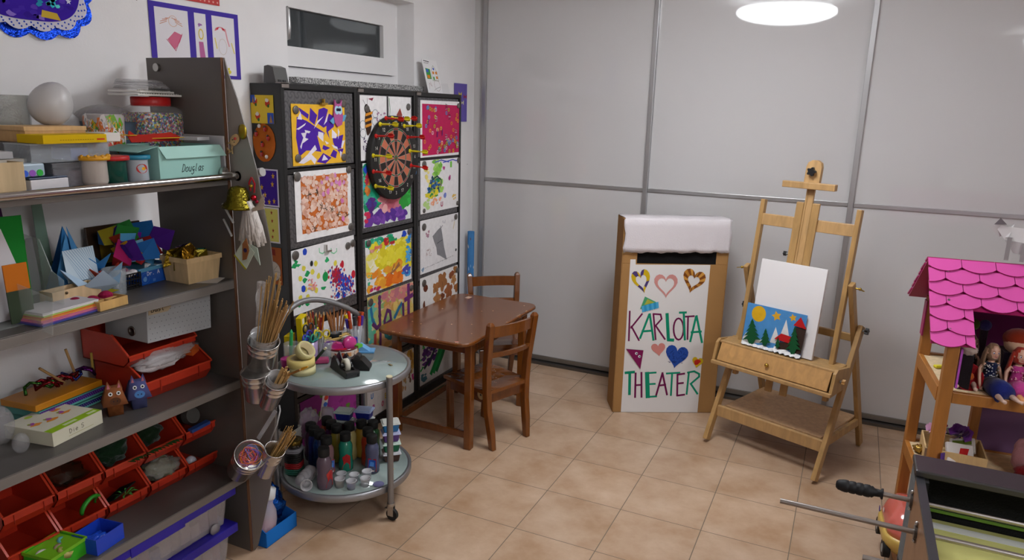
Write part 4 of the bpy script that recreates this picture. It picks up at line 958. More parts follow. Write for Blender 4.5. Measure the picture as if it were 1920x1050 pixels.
el = cr.color_ramp.elements; el[0].position = 0; el[0].color = lin(cls[0]); el[1].position = 1/13; el[1].color = lin(cls[1])
for i, c in enumerate(cls[2:]): x = el.new((i+2)/13); x.color = lin(c)
l.new(wn_.outputs['Value'], cr.inputs[0]); l.new(cr.outputs[0], b.inputs['Base Color']); b.inputs['Roughness'].default_value = .3
bp = n.new('ShaderNodeBump'); bp.inputs['Distance'].default_value = .003; bp.inputs['Strength'].default_value = .8; bp.invert = True; l.new(vo.outputs['Distance'], bp.inputs['Height']); l.new(bp.outputs[0], b.inputs['Normal'])
bo = loft(B(), [sq(.073, .004), sq(.079, .012), sq(.079, .180), sq(.072, .192)], '#888888').build('beads', bead_m, t); bo['kind'] = 'stuff'
B().lathe([(.058, .212), (.060, .214), (.060, .240), (.056, .242), (1e-4, .242)], 32, '#c01c1c').build('lid', 'plastic', t)
for k in range(2):
    t = T('pegboard_tray', ['white bead pegboard plate on the red lid of the bead jar', 'thin white pegboard lying on the lower pegboard plate'][k], 'pegboard', (-1.06-.01*k, -1.655-.015*k, S1+.245+.010*k), rz=.2*k, group=None)
    B().box(-.07+.01*k, .07-.01*k, -.105+.012*k, .115-.02*k, 0, .006, '#e8e5de').build('plate', 'plastic', t, bevel=.001)
    s = B()
    for i in range(18): s.box(.052-.01*k, .056-.01*k, -.085+.0095*i, -.0805+.0095*i, .005, .009, '#d2cec6')
    s.build('peg_rim', 'plastic', t)
for k in range(3):
    s = B(); loft(s, [sq(.075-.004*k, 0, k=3), sq(.070-.004*k, .008, k=3)], '#c8c8cc'); tag(s.build('plastic_cover', 'bag', loc=(-1.07, -1.68-.004*k, S1+.268+.009*k), rot=(random.uniform(-.04, .04), random.uniform(-.04, .04), k*.3)), 'clear plastic food cover piled above the pegboards', 'cover', 'clear plastic lids')
t = T('dome_cover', 'smoky clear dome left of the bead jar', 'cover', (-1.10, -1.80, S1+.165))
B().lathe([(.095, 0)]+[(.09*math.cos(a), .05*math.sin(a)) for a in [PI/2*i/8 for i in range(0, 8)]]+[(1e-3, .05)], 28, '#8c8688').build('shell', 'bag', t)
cbox('glass_dish', 'blue glass dish stack behind the flower print jar', 'dish', -1.10, -1.785, S1+e, .12, .12, .162, '#5d7186', 0, 'tint')
t = T('printed_jar', 'jar printed with fruit and leaves left of the bead jar', 'jar', (-1.03, -1.855, S1+e))
B().lathe([(.052, 0), (.055, .01), (.056, .182), (.050, .187), (1e-4, .187)], 28, '#b8b0ac').build('body', 'tint', t)
s = B(); jr = random.Random(11)
for i in range(80):
    a = jr.uniform(-1.9, .9); z = jr.uniform(.08, .175)
    c = jr.choice(['#4a8a30', '#c02820', '#d8b020', '#e8e0da', '#d06a20', '#e0d8d4', '#70a838', '#a8a098'])
    s.poly([(.0568*math.cos(a+u), .0568*math.sin(a+u), z+v) for u, v in blob(0, 0, .18, .014, .6, 9, jr)], c)
s.build('print', 'gloss', t)

# ---- second shelf
t = T('clear_file_bin', 'clear plastic bin holding papers at the left end of the second shelf', 'bin', (-.935, -2.225, S2+e))
s = B(); s.prism([(-.09, 0), (.07, 0), (.085, .10), (.04, .12), (-.0, .205), (-.09, .215)], lambda u, v, d: (u, .075+d, v), .0025, '#c8d0cc'); s.prism([(-.09, 0), (.07, 0), (.085, .10), (.04, .12), (-.0, .205), (-.09, .215)], lambda u, v, d: (u, -.12+d, v), .0025, '#c8d0cc')
s.box(-.09, .07, -.12, .0775, 0, .003, '#c8d0cc'); s.beam((.07, -.022, 0), (.085, -.022, .10), .2, .0025, '#c8d0cc', side=(0, 1, 0)); s.build('body', 'clear', t)
for i, (nm_, lb, yy, xx, h_, c, w_) in enumerate([('paper_pad', 'green card standing in the clear bin', -2.27, -.95, .27, '#1a7a2a', .12), ('exercise_book', 'orange booklet in the clear bin', -2.275, -.885, .155, '#c06a1a', .06), ('white_folder', 'white folder standing in the clear bin', -2.30, -.93, .24, '#d0ccd0', .14), ('pink_photo', 'dark card with a pink patch behind the clear bin', -2.19, -1.10, .27, '#4a2a58', .10)]):
    o = B().box(-.002, .002, -w_/2, w_/2, 0, h_, c).build(nm_, 'paper', loc=(xx-.0, yy+.03, S2+.004+.0), rot=(0, -.06*(i+1)*.5, .12*(i-1))); tag(o, lb, 'paper')
    if nm_ == 'exercise_book': B().box(-.0022, .0022, -.0302, .0302, 0, .085, '#3a4634').build('back_cover', 'paper', o)
tag(B().prism([(0, 0), (.16, 0), (.17, .19), (.05, .25), (.0, .20)], lambda u, v, d: (d, u, v), .002, '#2f8a3c').build('green_sheet', 'paper', loc=(-.965, -2.31, S2+.005), rot=(0, .05, .3)), 'bright green bent sheet in the clear bin', 'paper')
tag(B().box(-.002, .002, -.05, .05, 0, .17, '#b9aeb6').build('white_card', 'paper', loc=(-1.14, -2.08, S2+e), rot=(0, -.1, .1)), 'greyish card with a tiny clip behind the blue paper hat', 'card')
tag(B().prism([(0, 0), (.04, 0), (.03, .28), (.0, .30)], lambda u, v, d: (d, u, v), .002, '#7f9a8a').build('green_strip', 'paper', loc=(-1.15, -2.02, S2+e), rot=(0, -.05, 0)), 'tall grey green paper strip leaning on the wall', 'paper')
def fold(name, label, loc, tris, cat='paper figure', rot=(0, 0, 0), m='paper', group=None):
    s = B()
    for pts, c in tris:
        s.poly(pts, c); s.poly([(p[0]-.0012, p[1], p[2]) for p in pts][::-1], c)
    return tag(s.build(name, m, loc=loc, rot=rot), label, cat, group)
BL1, BL2, BL3 = '#3a86c8', '#5aa2dc', '#276aa8'
fold('paper_hat', 'tall pointed blue folded paper hat', (-1.06, -2.0, S2+e), [
    ([(.03, -.06, 0), (.035, .06, 0), (0, .0, .21)], BL1), ([(.05, -.055, .0), (.055, -.005, 0), (.02, -.005, .19), (.045, -.06, .08)], BL2), ([(.055, .0, 0), (.05, .06, 0), (.03, .05, .06), (.01, .005, .21)], BL2),
    ([(.03, .06, 0), (-.03, .06, 0), (0, 0, .21)], BL3), ([(-.03, -.06, 0), (.03, -.06, 0), (0, 0, .21)], BL3), ([(.03, .05, .02), (.045, .075, .04), (0, .02, .17)], '#2a4a58')])
S = Sheet(.105, .095, '#c6d4de')
for k in range(26): S.line([(-.2+.08*k, 1.1), (.35+.08*k, -.1)], .0022, '#7fa0bc') if 0 < k else None
S.k = 0
o = S.b.build('striped_paper', 'paper', loc=(-.985, -2.05, S2+.055), rot=(0, -.12, .12)); tag(o, 'pale blue diagonally striped folded paper in front of the blue hat', 'paper')
t = T('wooden_pencil_box', 'narrow pale wooden box in front of the striped paper', 'box', (-.945, -2.07, S2+e), rz=.10)
tray(B(), .05, .155, .055, .004, '#d3b48c').build('body', 'rawwood', t); B().lathe([(.004, 0), (.004, .002), (1e-4, .003)], 12, '#6a5a48').build('clasp', 'metal', t, loc=(.0252, -.035, .046), rot=(0, PI/2, 0))
for k, c in enumerate(['#3a4a8a', '#6a4a98', '#c8708a', '#c86a8a', '#d8904a', '#d0702a', '#a8c060', '#d8d4d0', '#c8c4c8']):
    o = B().box(-.055, .055, -.085, .085, 0, .0032, c).build('coloured_paper', 'paper', loc=(-.868-.002*k, -2.170+.002*k, S2+e+.0034*k), rot=(0, 0, .12+random.uniform(-.05, .05)))
    tag(o, 'sheet of the coloured paper stack: %s' % ['dark blue one at the bottom', 'purple one just above the bottom', 'lower pink one', 'upper pink one', 'light orange one', 'deep orange one', 'lime green one', 'white one below the top', 'greyish top one'][k], 'paper', 'stack of coloured paper')
t = T('compartment_tray', 'small wooden tray of four compartments with crimson paper balls', 'tray', (-.856, -2.035, S2+e), rz=.10)
s = B(); tray(s, .075, .095, .026, .003, '#c69f62'); s.box(-.0015, .0015, -.045, .045, .003, .022, '#c69f62').box(-.035, .035, -.0015, .0015, .003, .022, '#c69f62'); s.build('body', 'rawwood', t)
for i, (x, y, z) in enumerate([(-.018, -.022, .018), (-.020, .024, .022), (-.045, -.055, .018), (.018, .022, .010), (.018, -.024, .008)]):
    s = B(); rr = .019 if i < 3 else .014
    prof = [(max(1e-4, rr*math.sin(PI*j/8)*(1+.08*(j % 2))), -rr*.8*math.cos(PI*j/8)) for j in range(9)]
    s.lathe(prof, 12, '#8e1440' if i < 3 else '#7a1420', smooth=False)
    v = Matrix.Rotation(.10, 4, 'Z') @ Vector((x, y, z)); tag(s.build('paper_ball', 'paper', loc=(-.856+v.x, -2.035+v.y, S2+.002+v.z)), ['crimson crumpled ball in the rear left compartment', 'crimson crumpled ball in the rear right compartment', 'crimson crumpled ball resting beside the small tray', 'dark red shreds in the front right compartment', 'dark red shreds in the front left compartment'][i], 'ball')
STR = '#b4cbe0'
def ft(name, label, loc, sc, c1, c2, c3, rz=0):
    T_ = []
    for k in range(4):
        a = k*PI/2; c_, s_ = math.cos(a), math.sin(a); a2 = a+PI/2; c2_, s2_ = math.cos(a2), math.sin(a2)
        tip = ((c_+c2_)*sc*.62, (s_+s2_)*sc*.62, sc*1.0); p = (c_*sc*.75, s_*sc*.75, sc*.45); q = (c2_*sc*.75, s2_*sc*.75, sc*.45)
        T_ += [([p, (0, 0, 0), q, tip], [c1, c2, c1, c1][k]), ([tip, (0, 0, sc*.35), p], c2), ([tip, q, (0, 0, sc*.35)], c1)]
        T_ += [([(p[0]*.98, p[1]*.98, p[2]*.55), (0, 0, .0), (q[0]*.5, q[1]*.5, q[2]*.5)], c3)] if k == 0 else []
    return fold(name, label, loc, T_, rot=(0, 0, rz))
ft('fortune_teller', 'blue and white striped folded paper fortune teller with a yellow lining', (-.965, -1.985, S2+e), .098, STR, '#93b4d0', '#c8b830', .5)
ft('fortune_teller', 'plain bright blue folded fortune teller at the back', (-1.05, -1.935, S2+.045), .07, '#2f7fc4', '#4a98d8', '#2a6aa4', .2)
ft('fortune_teller', 'dotted red folded fortune teller between the blue ones', (-.995, -1.925, S2+.025), .06, '#b03a22', '#a03020', '#8a2818', .9)
for i in range(3):
    tag(B().lathe([(.018, 0), (.022, .03), (.015, .06), (.02, .09)], 12, ['#2a2418', '#6a5a18', '#3a3020'][i]).build('gift_bow', 'foil', loc=(-1.14, -1.97+.035*i, S2+e)), 'dark %s shiny bow against the wall behind the fortune tellers' % ['green', 'gold', 'brown'][i], 'bow')
tag(B().open_lathe([(.03, 0), (.034, .08), (.032, .08), (.028, .003)], 24, '#b9c0c6').build('clear_cup', 'bag', loc=(-.955, -1.925, S2+e)), 'clear cup beside the striped fortune teller', 'cup')
t = T('black_basket', 'small black woven basket full of wrapped sweets', 'basket', (-1.0, -1.872, S2+e), rz=.1)
s = B(); tray(s, .075, .085, .006, .002, '#1c1a1c')
for k in range(3): z = .012+.018*k; [s.beam(a, b_, .003, .004, '#1c1a1c') for a, b_ in (((.037, -.042, z), (.037, .042, z)), ((-.037, -.042, z), (-.037, .042, z)), ((-.037, .042, z), (.037, .042, z)), ((-.037, -.042, z), (.037, -.042, z)))]
for k in range(9): y = -.042+.0105*k; s.beam((.0375, y, 0), (.0375, min(.042, y+.005), .05), .003, .002, '#1c1a1c'); s.beam((-.0375, y, 0), (-.0375, y, .05), .003, .002, '#1c1a1c')
s.build('body', 'plastic', t)
for i in range(12):
    tag(B().ball((0, 0, 0), .010, random.choice(['#d8c0c8', '#c8a0b0', '#e0dce0', '#b06a80']), 8, sx=1.4, m=6).build('sweet', 'gloss', loc=(-1.02+.02*(i % 3)+.005, -1.90+.018*(i//3), S2+.047+.004*(i % 2)), rot=(0, 0, random.random()*3)), 'pink and white wrapped sweet in the black basket', 'sweet', 'wrapped sweets in the black basket')
t = T('blue_tin', 'blue printed tin with a pale blue rim full of paper scraps', 'tin', (-1.035, -1.765, S2+e), rz=.13)
s = B(); tray(s, .11, .14, .050, .002, '#1c56b8'); s.build('body', 'gloss', t)
s = B(); tray(s, .116, .146, .012, .004, '#58a0c8', z0=.044); s.build('rim', 'gloss', t)
S = Sheet(.14, .046, '#1c56b8', t=.0003); text2(S, 'Dr. A', .032, .028, .0085, .012, .0026, '#c8d4e8'); S.line(circ(.16, .45, .12, 18, .36), .001, '#4a80d0', closed=True); S.p(blob(.15, .4, .06, .18, .2, 10, rn), '#6aa0d8'); S.p([(.38, .1), (.46, .1), (.46, .3), (.38, .3)], '#4a80d0')
S.b.build('lettering', 'gloss', t, loc=(.0552, -.07, .001))
fold_cols = ['#a82828', '#4a1c80', '#5aa8d8', '#2a6ab0', '#2a7a34', '#b88a1c', '#a03018', '#8ab8d8', '#3a2080', '#c0a838', '#1c5a98', '#a01858', '#7a1a9a', '#4a9ac8', '#9a8a20']
fr = random.Random(5)
for i in range(22):
    x, y = -1.10+fr.uniform(0, .10), -1.835+fr.uniform(0, .155); z = S2+.06+fr.uniform(0, .05)*(1.3 if x < -1.05 else .6)
    a = fr.uniform(.05, .075); T_ = [([(0, -a/2, 0), (.02, a/2, .0), (.01, a*.35, a), (-.02, -a*.45, a*.8)], fold_cols[i % 15]), ([(0, -a/2, 0), (-.02, -a*.45, a*.8), (-.05, -a*.1, a*.2)], fold_cols[(i+4) % 15])]
    fold('paper_scrap', 'folded coloured paper pieces heaped in the blue tin', (x, y, z), T_, 'paper', (fr.uniform(-.7, .7), fr.uniform(-.5, .5), fr.uniform(-.8, .8)), group='folded paper pieces in the blue tin')
t = T('picture_tray', 'dark brown framed tray leaning on the wall behind the blue tin', 'tray', (-1.165, -1.855, S2+e), rot=(0, -.06, 0))
B().box(-.004, .004, 0, .20, 0, .175, '#3b2616').build('board', 'wood', t, bevel=.002)
B().box(.004, .006, .04, .17, .05, .14, '#a88a28').build('yellow_paper', 'paper', t)
t = T('wooden_berry_basket', 'pale chip wood basket holding gold foil stars', 'basket', (-.918, -1.670, S2+e), rz=-.03)
s = B(); tray(s, .125, .135, .083, .0025, '#cdb083', taper=.008); s.build('body', 'rawwood', t)
s = B(); tray(s, .131, .141, .016, .0028, '#d6b98a', z0=.070); s.build('rim', 'rawwood', t)
for i in range(7):
    c = ['#8a7018', '#6a5a14', '#a87818', '#4a3a5a', '#8a6a20', '#9a8a30', '#2a7a78'][i]
    a = .04 if i < 5 else .03
    T_ = [([(0, -a, 0), (0, a, .01), (.01, a*.5, a*1.7), (.0, -a*.7, a*1.5)], c), ([(0, -a, 0), (0, -a*.7, a*1.5), (.025, 0, a*.6)], c)]
    fold('foil_piece', 'piece of gold foil decoration in the chip wood basket', (-.95+.015*(i % 3), -1.715+.016*i, S2+.05), T_, 'foil', (.3*math.sin(i*2), .2*math.cos(i), .4*math.sin(i)), m='foil', group='gold foil decorations in the basket')
tag(B().box(-.04, .04, -.04, .04, 0, .001, '#cfcbc8').build('paper_slip', 'paper', loc=(-.86, -1.655, S2+.0005), rot=(0, 0, .5)), 'white paper slip under the chip wood basket', 'paper')

# ---- third shelf
t = T('sticker_kit_box', 'flat cream box with a lime stripe at the front of the third shelf', 'box', (-.958, -2.155, S3+e), rz=.17)
B().box(-.085, .085, -.085, .085, 0, .040, '#cfcab4').build('body', 'paper', t, bevel=.001)
S = Sheet(.17, .17, '#cfcab8', t=.0004)
S.p([(0, 0), (1, 0), (1, .17), (0, .17)], '#8fb41e'); S.p([(.3, .05), (.55, .05), (.55, .12), (.3, .12)], '#c8d8a0'); S.p([(.78, .05), (.95, .05), (.95, .12), (.78, .12)], '#c8d8a0')
for (u, v) in [(.18, .52), (.42, .45), (.75, .72), (.72, .5)]:
    S.p(blob(u, v, .10, .05, .4, 12, rn), '#d88a38'); S.p(blob(u-.02, v+.07, .06, .05, .4, 10, rn), '#9a4a98'); S.p(blob(u-.05, v+.1, .03, .03, .4, 8, rn), '#8a9a38')
S.p(circ(.35, .88, .07, 14, .05), '#a8c048')
S.b.build('lid_print', 'paper', t, loc=(.085, -.085, .0405), rot=(0, -PI/2, 0))
S = Sheet(.17, .04, '#cfcab4', t=.0003); text2(S, 'Die S', .055, .017, .008, .013, .0014, '#4a4638'); S.line([(.3, .25), (.8, .25)], .0012, '#a8a068')
S.b.build('side_print', 'paper', t, loc=(.0852, -.085, 0))
for k, (c, c2, h_) in enumerate([('#5aa49a', '#1c1e58', .020), ('#58a49c', '#4a2a78', .022), ('#c07c14', None, .020)]):
    o = T('binder', ['teal striped folder with a navy band at the bottom of the pile', 'dark folder with a glittery violet band in the middle of the pile', 'orange folder on top of the pile'][k], 'folder', (-1.095, -2.045-.01*k, S3+e+.024*k+.001*k), rz=.12, group='folders on the third shelf')
    B().box(-.07, .07, -.115, .115, 0, h_, c).build('cover', 'plastic', o, bevel=.002)
    if c2:
        s = B(); s.box(.0701, .0707, -.115, .115, h_*.35, h_*.95, c2)
        for i in range(60): s.box(.0708, .071, -.112+.0038*i, -.1105+.0038*i, h_*(.4 if i % 2 else .65), h_*(.55 if i % 2 else .8), '#8a70d0')
        s.build('glitter_band', 'gloss', o)
zt = S3+.076
sr = random.Random(9)
for i, (y, z, dy, dz, c) in enumerate([(-2.03, 0, -.07, .07, '#b08a58'), (-1.99, 0, -.025, .105, '#b08a58'), (-1.935, 0, .0, .07, '#a88a3a')]):
    tag(B().cyl((0, 0, 0), (0, dy, dz), .004, c).build('craft_stick', 'rawwood', loc=(-1.09, y, zt+.004)), ['leaning wooden stick in the pile of red tinsel', 'longest wooden stick on the orange folder', 'short wooden stick at the right end of the orange folder'][i], 'stick')
for i, (y, c) in enumerate([(-2.10, '#7a1420'), (-2.075, '#8a1824'), (-2.05, '#6a1018'), (-2.12, '#3a6a2a'), (-1.985, '#5a1a68'), (-2.02, '#2a3a88')]):
    P = [(.02*math.sin(k*.9+i), .03*math.cos(k*.7+i)+.004*k, .006+.025*abs(math.sin(k*.8))) for k in range(9)]
    tag(B().tube(P, .005, c, n=6).build('tinsel_ring', 'foil', loc=(-1.09, y, zt)), 'curl of %s tinsel wire on the orange folder' % ['dark red', 'bright red', 'deep crimson', 'green', 'violet', 'blue'][i], 'tinsel')
tag(B().ball((0, 0, 0), .035, '#b8b6b8', 14, sx=.8, sz=1.6).build('plastic_bag', 'bag', loc=(-1.0, -2.275, S3+.055)), 'clear bag of craft parts cut by the left edge, third shelf', 'bag')
tag(B().ball((0, 0, 0), .022, '#a8a6a8', 12, sx=.8, sz=1.3).build('plastic_bag', 'bag', loc=(-.90, -2.285, S3+.03)), 'small clear bag in front of the bigger bag at the left edge', 'bag')
def puppet(name, label, loc, c, c2, rz, ears, nose):
    t = T(name, label, 'paper figure', loc, rz)
    s = B(); loft(s, [[(-.018, -.02, 0), (.018, -.02, 0), (.018, .02, 0), (-.018, .02, 0)], [(-.02, -.022, .05), (.02, -.022, .05), (.02, .022, .05), (-.02, .022, .05)]], c2); s.build('body', 'paper', t)
    s = B(); loft(s, [[(-.03, -.034, .036), (.03, -.034, .036), (.03, .034, .036), (-.03, .034, .036)], [(-.014, -.02, .088), (.014, -.02, .088), (.014, .02, .088), (-.014, .02, .088)]], c); s.build('head', 'paper', t)
    for sg in (-1, 1):
        s = B(); s.prism([(-.010+sg*.014, .082), (.010+sg*.014, .082), (sg*.016, .112)], lambda u, v, d: (.012+d, u, v), .0015, c); s.prism([(-.006+sg*.014, .080), (.006+sg*.014, .080), (sg*.015, .103)], lambda u, v, d: (.0138+d, u, v), .0006, ears); s.build('ear', 'paper', t)
    s = B(); fx_ = lambda v: .031-(v-.036)*.308
    s.poly([(fx_(.050+v)+.001, u, .050+v) for u, v in circ(0, 0, .015, 16, .011)], nose)
    for sg in (-1, 1):
        s.poly([(fx_(.072+v)+.001, sg*.011+u, .072+v) for u, v in circ(0, 0, .006, 12)], '#dcdcdc'); s.poly([(fx_(.072+v)+.0016, sg*.011+u, .072+v) for u, v in circ(0, 0, .003, 10)], '#1c1c1c')
        s.poly([(fx_(.05+v)+.0016, sg*.005+u, .05+v) for u, v in circ(0, 0, .002, 8)], '#2a2028')
    s.build('face', 'paper', t)
puppet('paper_pig', 'brown paper animal with pink ears on the third shelf', (-.915, -1.995, S3+e), '#8a5230', '#7a4420', -.5, '#c87a88', '#54321e')
puppet('paper_donkey', 'blue grey paper donkey with white eyes on the third shelf', (-.900, -1.925, S3+e), '#4c5080', '#42466c', -.45, '#b06a78', '#4a78b0')
RB = '#b8301a'
def bin_box(name, label, loc, w, dpt, h, col=RB, rz=0, lip=.45, group=None):
    """stacking bin: opening to +x, w along y, dpt along x"""
    t = T(name, label, 'bin', loc, rz, group)
    t_ = .003; s = B()
    prof = [(-dpt/2, 0), (dpt*.38, 0), (dpt/2, h*lip*.55), (dpt/2, h*lip), (dpt*.18, h), (-dpt/2, h)]
    for y in (-w/2, w/2-t_): s.prism(prof, lambda u, v, d: (u, y+d, v), t_, col)
    s.box(-dpt/2, dpt*.38, -w/2, w/2, 0, t_, col); s.box(-dpt/2, -dpt/2+t_, -w/2, w/2, 0, h, col)
    s.prism([(-w/2, 0), (w/2, 0), (w/2, 1), (-w/2, 1)], lambda u, v, d: (dpt*.38+dpt*.12*v-d*.7, u, h*lip*.55*v+d*.3), t_, col)
    s.box(dpt/2-t_, dpt/2, -w/2, w/2, h*lip*.55, h*lip, col)
    s.build('body', 'plastic', t)
    s = B(); s.box(dpt/2-.001, dpt/2+.004, -w/2-.002, w/2+.002, h*lip-.004, h*lip+.001, '#c43a20'); s.box(dpt/2, dpt/2+.003, -w*.30, -w*.285, h*lip*.3+.004, h*lip, '#9a2412').box(dpt/2, dpt/2+.003, w*.285, w*.30, h*lip*.3+.004, h*lip, '#9a2412')
    s.beam((dpt/2, -w/2, h*lip), (dpt*.18, -w/2, h), .006, .006, '#c43a20').beam((dpt/2, w/2, h*lip), (dpt*.18, w/2, h), .006, .006, '#c43a20')
    s.build('rim', 'plastic', t); return t
bin_box('storage_bin', 'wide red open bin under a white binder, lower one on the third shelf', (-1.02, -1.765, S3+e), .26, .24, .115, lip=.58)
bin_box('storage_bin', 'wide red bin stacked behind the bagged wool, upper one on the third shelf', (-1.045, -1.79, S3+.118), .26, .22, .10, lip=.40)
t = T('white_binder', 'white dotted box file labelled Bast on the upper red bin', 'binder', (-1.005, -1.735, S3+.186), rot=(-.05, .0, .0))
B().box(-.10, .10, -.135, .115, 0, .125, '#a8aaac').build('body', 'paper', t, bevel=.002)
S = Sheet(.25, .125, '#a8aaac', t=.0003)
for i in range(14):
    for j in range(6): S.p(circ(.04+i*.07+(j % 2)*.03, .08+j*.14, .006, 6, .012), '#55565a')
S.b.build('dot_print', 'paper', t, loc=(.1002, -.135, 0))
B().lathe([(.016, 0), (.016, .003), (.010, .003), (.009, .0)], 20, '#8a8886').build('finger_ring', 'metal', t, loc=(.03, -.1352, .03), rot=(PI/2, 0, 0))
tagS = Sheet(.085, .030, '#b3a184', outline=[(0, 0), (.85, .05), (1, .5), (.85, .95), (0, 1)]); text2(tagS, 'Bast', .010, .008, .010, .016, .0022, '#1c1814')
tagS.b.build('label_tag', 'paper', t, loc=(.1015, -.130, .090), rot=(0, 0, 0))
def lump(name, label, cat, loc, sx, sy, sz, col, m='bag', seed=0, amp=.25, r=.05, rz=0):
    s = B(); rr = random.Random(seed); n, mm = 22, 14; vs = []
    for j in range(mm+1):
        for i in range(n):
            a, b_ = 2*PI*i/n, PI*j/mm; d = Vector((math.sin(b_)*math.cos(a), math.sin(b_)*math.sin(a), -math.cos(b_)))
            k = 1+amp*mnoise.noise(d*2.3+Vector((seed*3.1, seed, 0)))+amp*.5*mnoise.noise(d*5+Vector((seed, 7, 1)))
            vs.append((d.x*r*sx*k, d.y*r*sy*k, d.z*r*sz*k))
    fs = [(j*n+i, j*n+(i+1) % n, (j+1)*n+(i+1) % n, (j+1)*n+i) for j in range(mm) for i in range(n)]
    s.add(vs, fs, col, True); return tag(s.build(name, m, loc=loc, rot=(0, 0, rz)), label, cat)
lump('wool_bag', 'crumpled clear bag of white wool lying in the lower red bin', 'bag', (-.955, -1.80, S3+.105), .9, 2.0, .7, '#d0ccce', 'fabric', 1, .35, .04)
lump('cellophane_bag', 'crinkled cellophane around the white wool', 'bag', (-.945, -1.775, S3+.122), .9, 2.5, .55, '#d8d4d6', 'bag', 2, .55, .042)
tag(B().box(-.015, .015, -.02, .02, -.01, .012, '#b8501c').build('orange_packet', 'plastic', loc=(-.925, -1.69, S3+.115), rot=(.2, .1, .3)), 'small orange packet at the right of the white wool', 'packet')

# ---- fourth shelf: red bins, two rows
for r in range(2):
    for k in range(5):
        y = -1.655-.152*k-.0
        pos = ['rightmost', 'second from right', 'middle', 'second from left', 'leftmost'][k]
        bin_box('storage_bin', 'small red stacking bin, %s of the %s row on the fourth shelf' % (pos, ['lower', 'upper'][r]), (-1.045, y, S4+.001+.122*r), .142, .20, .118, lip=.46, group='red stacking bins on the fourth shelf')
zz = S4
lump('greenery', 'dark green artificial foliage in the middle upper bin', 'foliage', (-1.03, -1.96, zz+.19), 1.2, 1.3, .9, '#16301a', 'fabric', 3, .5, .045)
lump('leaf_bundle', 'dark leafy bundle in the upper bin, second from left', 'foliage', (-1.03, -2.11, zz+.185), 1.2, 1.3, .7, '#242a1c', 'bag', 4, .5, .045)
lump('foliage', 'green leaves hanging over the second upper bin from the right', 'foliage', (-1.04, -1.81, zz+.19), 1.0, 1.2, .8, '#1a2c18', 'fabric', 5, .5, .045)
lump('moss_bag', 'clear bag of moss in the lower bin, second from right', 'bag', (-1.0, -1.80, zz+.065), 1.1, 1.25, .7, '#6a6a50', 'fabric', 6, .5, .045); lump('moss_wrap', 'shiny wrapping around the bagged moss', 'bag', (-.992, -1.80, zz+.070), 1.15, 1.3, .75, '#c0c0b8', 'bag', 7, .5, .046)
tag(B().ball((0, 0, 0), .020, '#c8c8d4', 16).build('white_ball', 'plastic', loc=(-.985, -1.68, zz+.040)), 'white ball in the rightmost lower red bin', 'ball')
tag(B().cyl((0, 0, 0), (.03, 0, .01), .028, '#55524e').build('round_tin', 'plastic', loc=(-1.02, -1.65, zz+.195)), 'grey round lid in the rightmost upper red bin', 'lid')
tag(B().box(-.01, .01, -.05, .03, -.006, .006, '#2c4a90').build('blue_strip', 'plastic', loc=(-.94, -1.66, zz+.182), rot=(.05, 0, 0)), 'blue strip lying on the rightmost upper bin', 'strip')
tag(B().tube([(0, .035*math.cos(a), .03*math.sin(a)) for a in [PI*k/10-.3 for k in range(13)]], .010, '#2c9a2c', n=8, flat=.6).build('green_ring', 'plastic', loc=(-.975, -2.07, zz+.07), rot=(0, .3, .3)), 'bright green plastic ring in the lower bin, second from left', 'ring')
tag(B().box(-.05, .03, -.04, .05, 0, .004, '#16161a').build('black_card', 'paper', loc=(-.99, -1.96, zz+.05), rot=(.2, -.5, .1)), 'black card in the middle lower bin', 'card')
s = B()
for k in range(8): a = k*.8; s.poly([(0, 0, 0), (.02*math.cos(a), .03*math.sin(a), .01), (.035*math.cos(a+.1), .045*math.sin(a+.1), .006), (.02*math.cos(a+.3), .03*math.sin(a+.3), .012)], '#3f8a3a')
tag(s.build('leaf_sprig', 'paper', loc=(-.955, -1.965, zz+.058)), 'light green leaf sprig in the middle lower bin', 'leaf')
s = B()
for k in range(14):
    a = k*1.3; y = -.09+.014*k; s.poly([(0, y, 0), (.02, y+.01, .008+.004*math.sin(a)), (.012, y+.025, -.01), (-.004, y+.012, -.004)], '#234a20')
tag(s.build('ivy_strand', 'paper', loc=(-.935, -1.87, zz+.178)), 'ivy strand trailing over the upper red bins', 'ivy')
t = T('green_craft_case', 'transparent green case holding tape rolls at the bottom left', 'case', (-.895, -2.235, S4+e), rz=.15)
tray(B(), .10, .115, .05, .002, '#3fb020').build('body', 'tint', t); s = B(); tray(s, .106, .121, .010, .003, '#7cc028', z0=.044); s.build('rim', 'tint', t)
for k, (x, y, c) in enumerate([(-.90, -2.27, '#c8c4b8'), (-.885, -2.23, '#8a7a60'), (-.91, -2.205, '#5aa8a8'), (-.86, -2.235, '#b0a860')]):
    tag(B().lathe([(.012, 0), (.020, 0), (.020, .016), (.012, .016), (.012, 0)], 20, c).build('tape_roll', 'plastic', loc=(x, y, S4+.028+.001*k), rot=(0, .5, .4*k)), ['white tape roll in the green case', 'brown tape roll in the green case', 'teal tape roll in the green case', 'olive tape roll in the green case'][k], 'tape')
t = T('blue_craft_case', 'transparent blue case beside the green one', 'case', (-.865, -2.125, S4+e), rz=.15)
tray(B(), .09, .10, .05, .002, '#1f46c8').build('body', 'tint', t); lump('blue_beads', 'blue bits inside the blue case', 'beads', (-.868, -2.13, S4+.02), 1, 1.1, .5, '#1c50d0', 'gloss', 8, .4, .03)
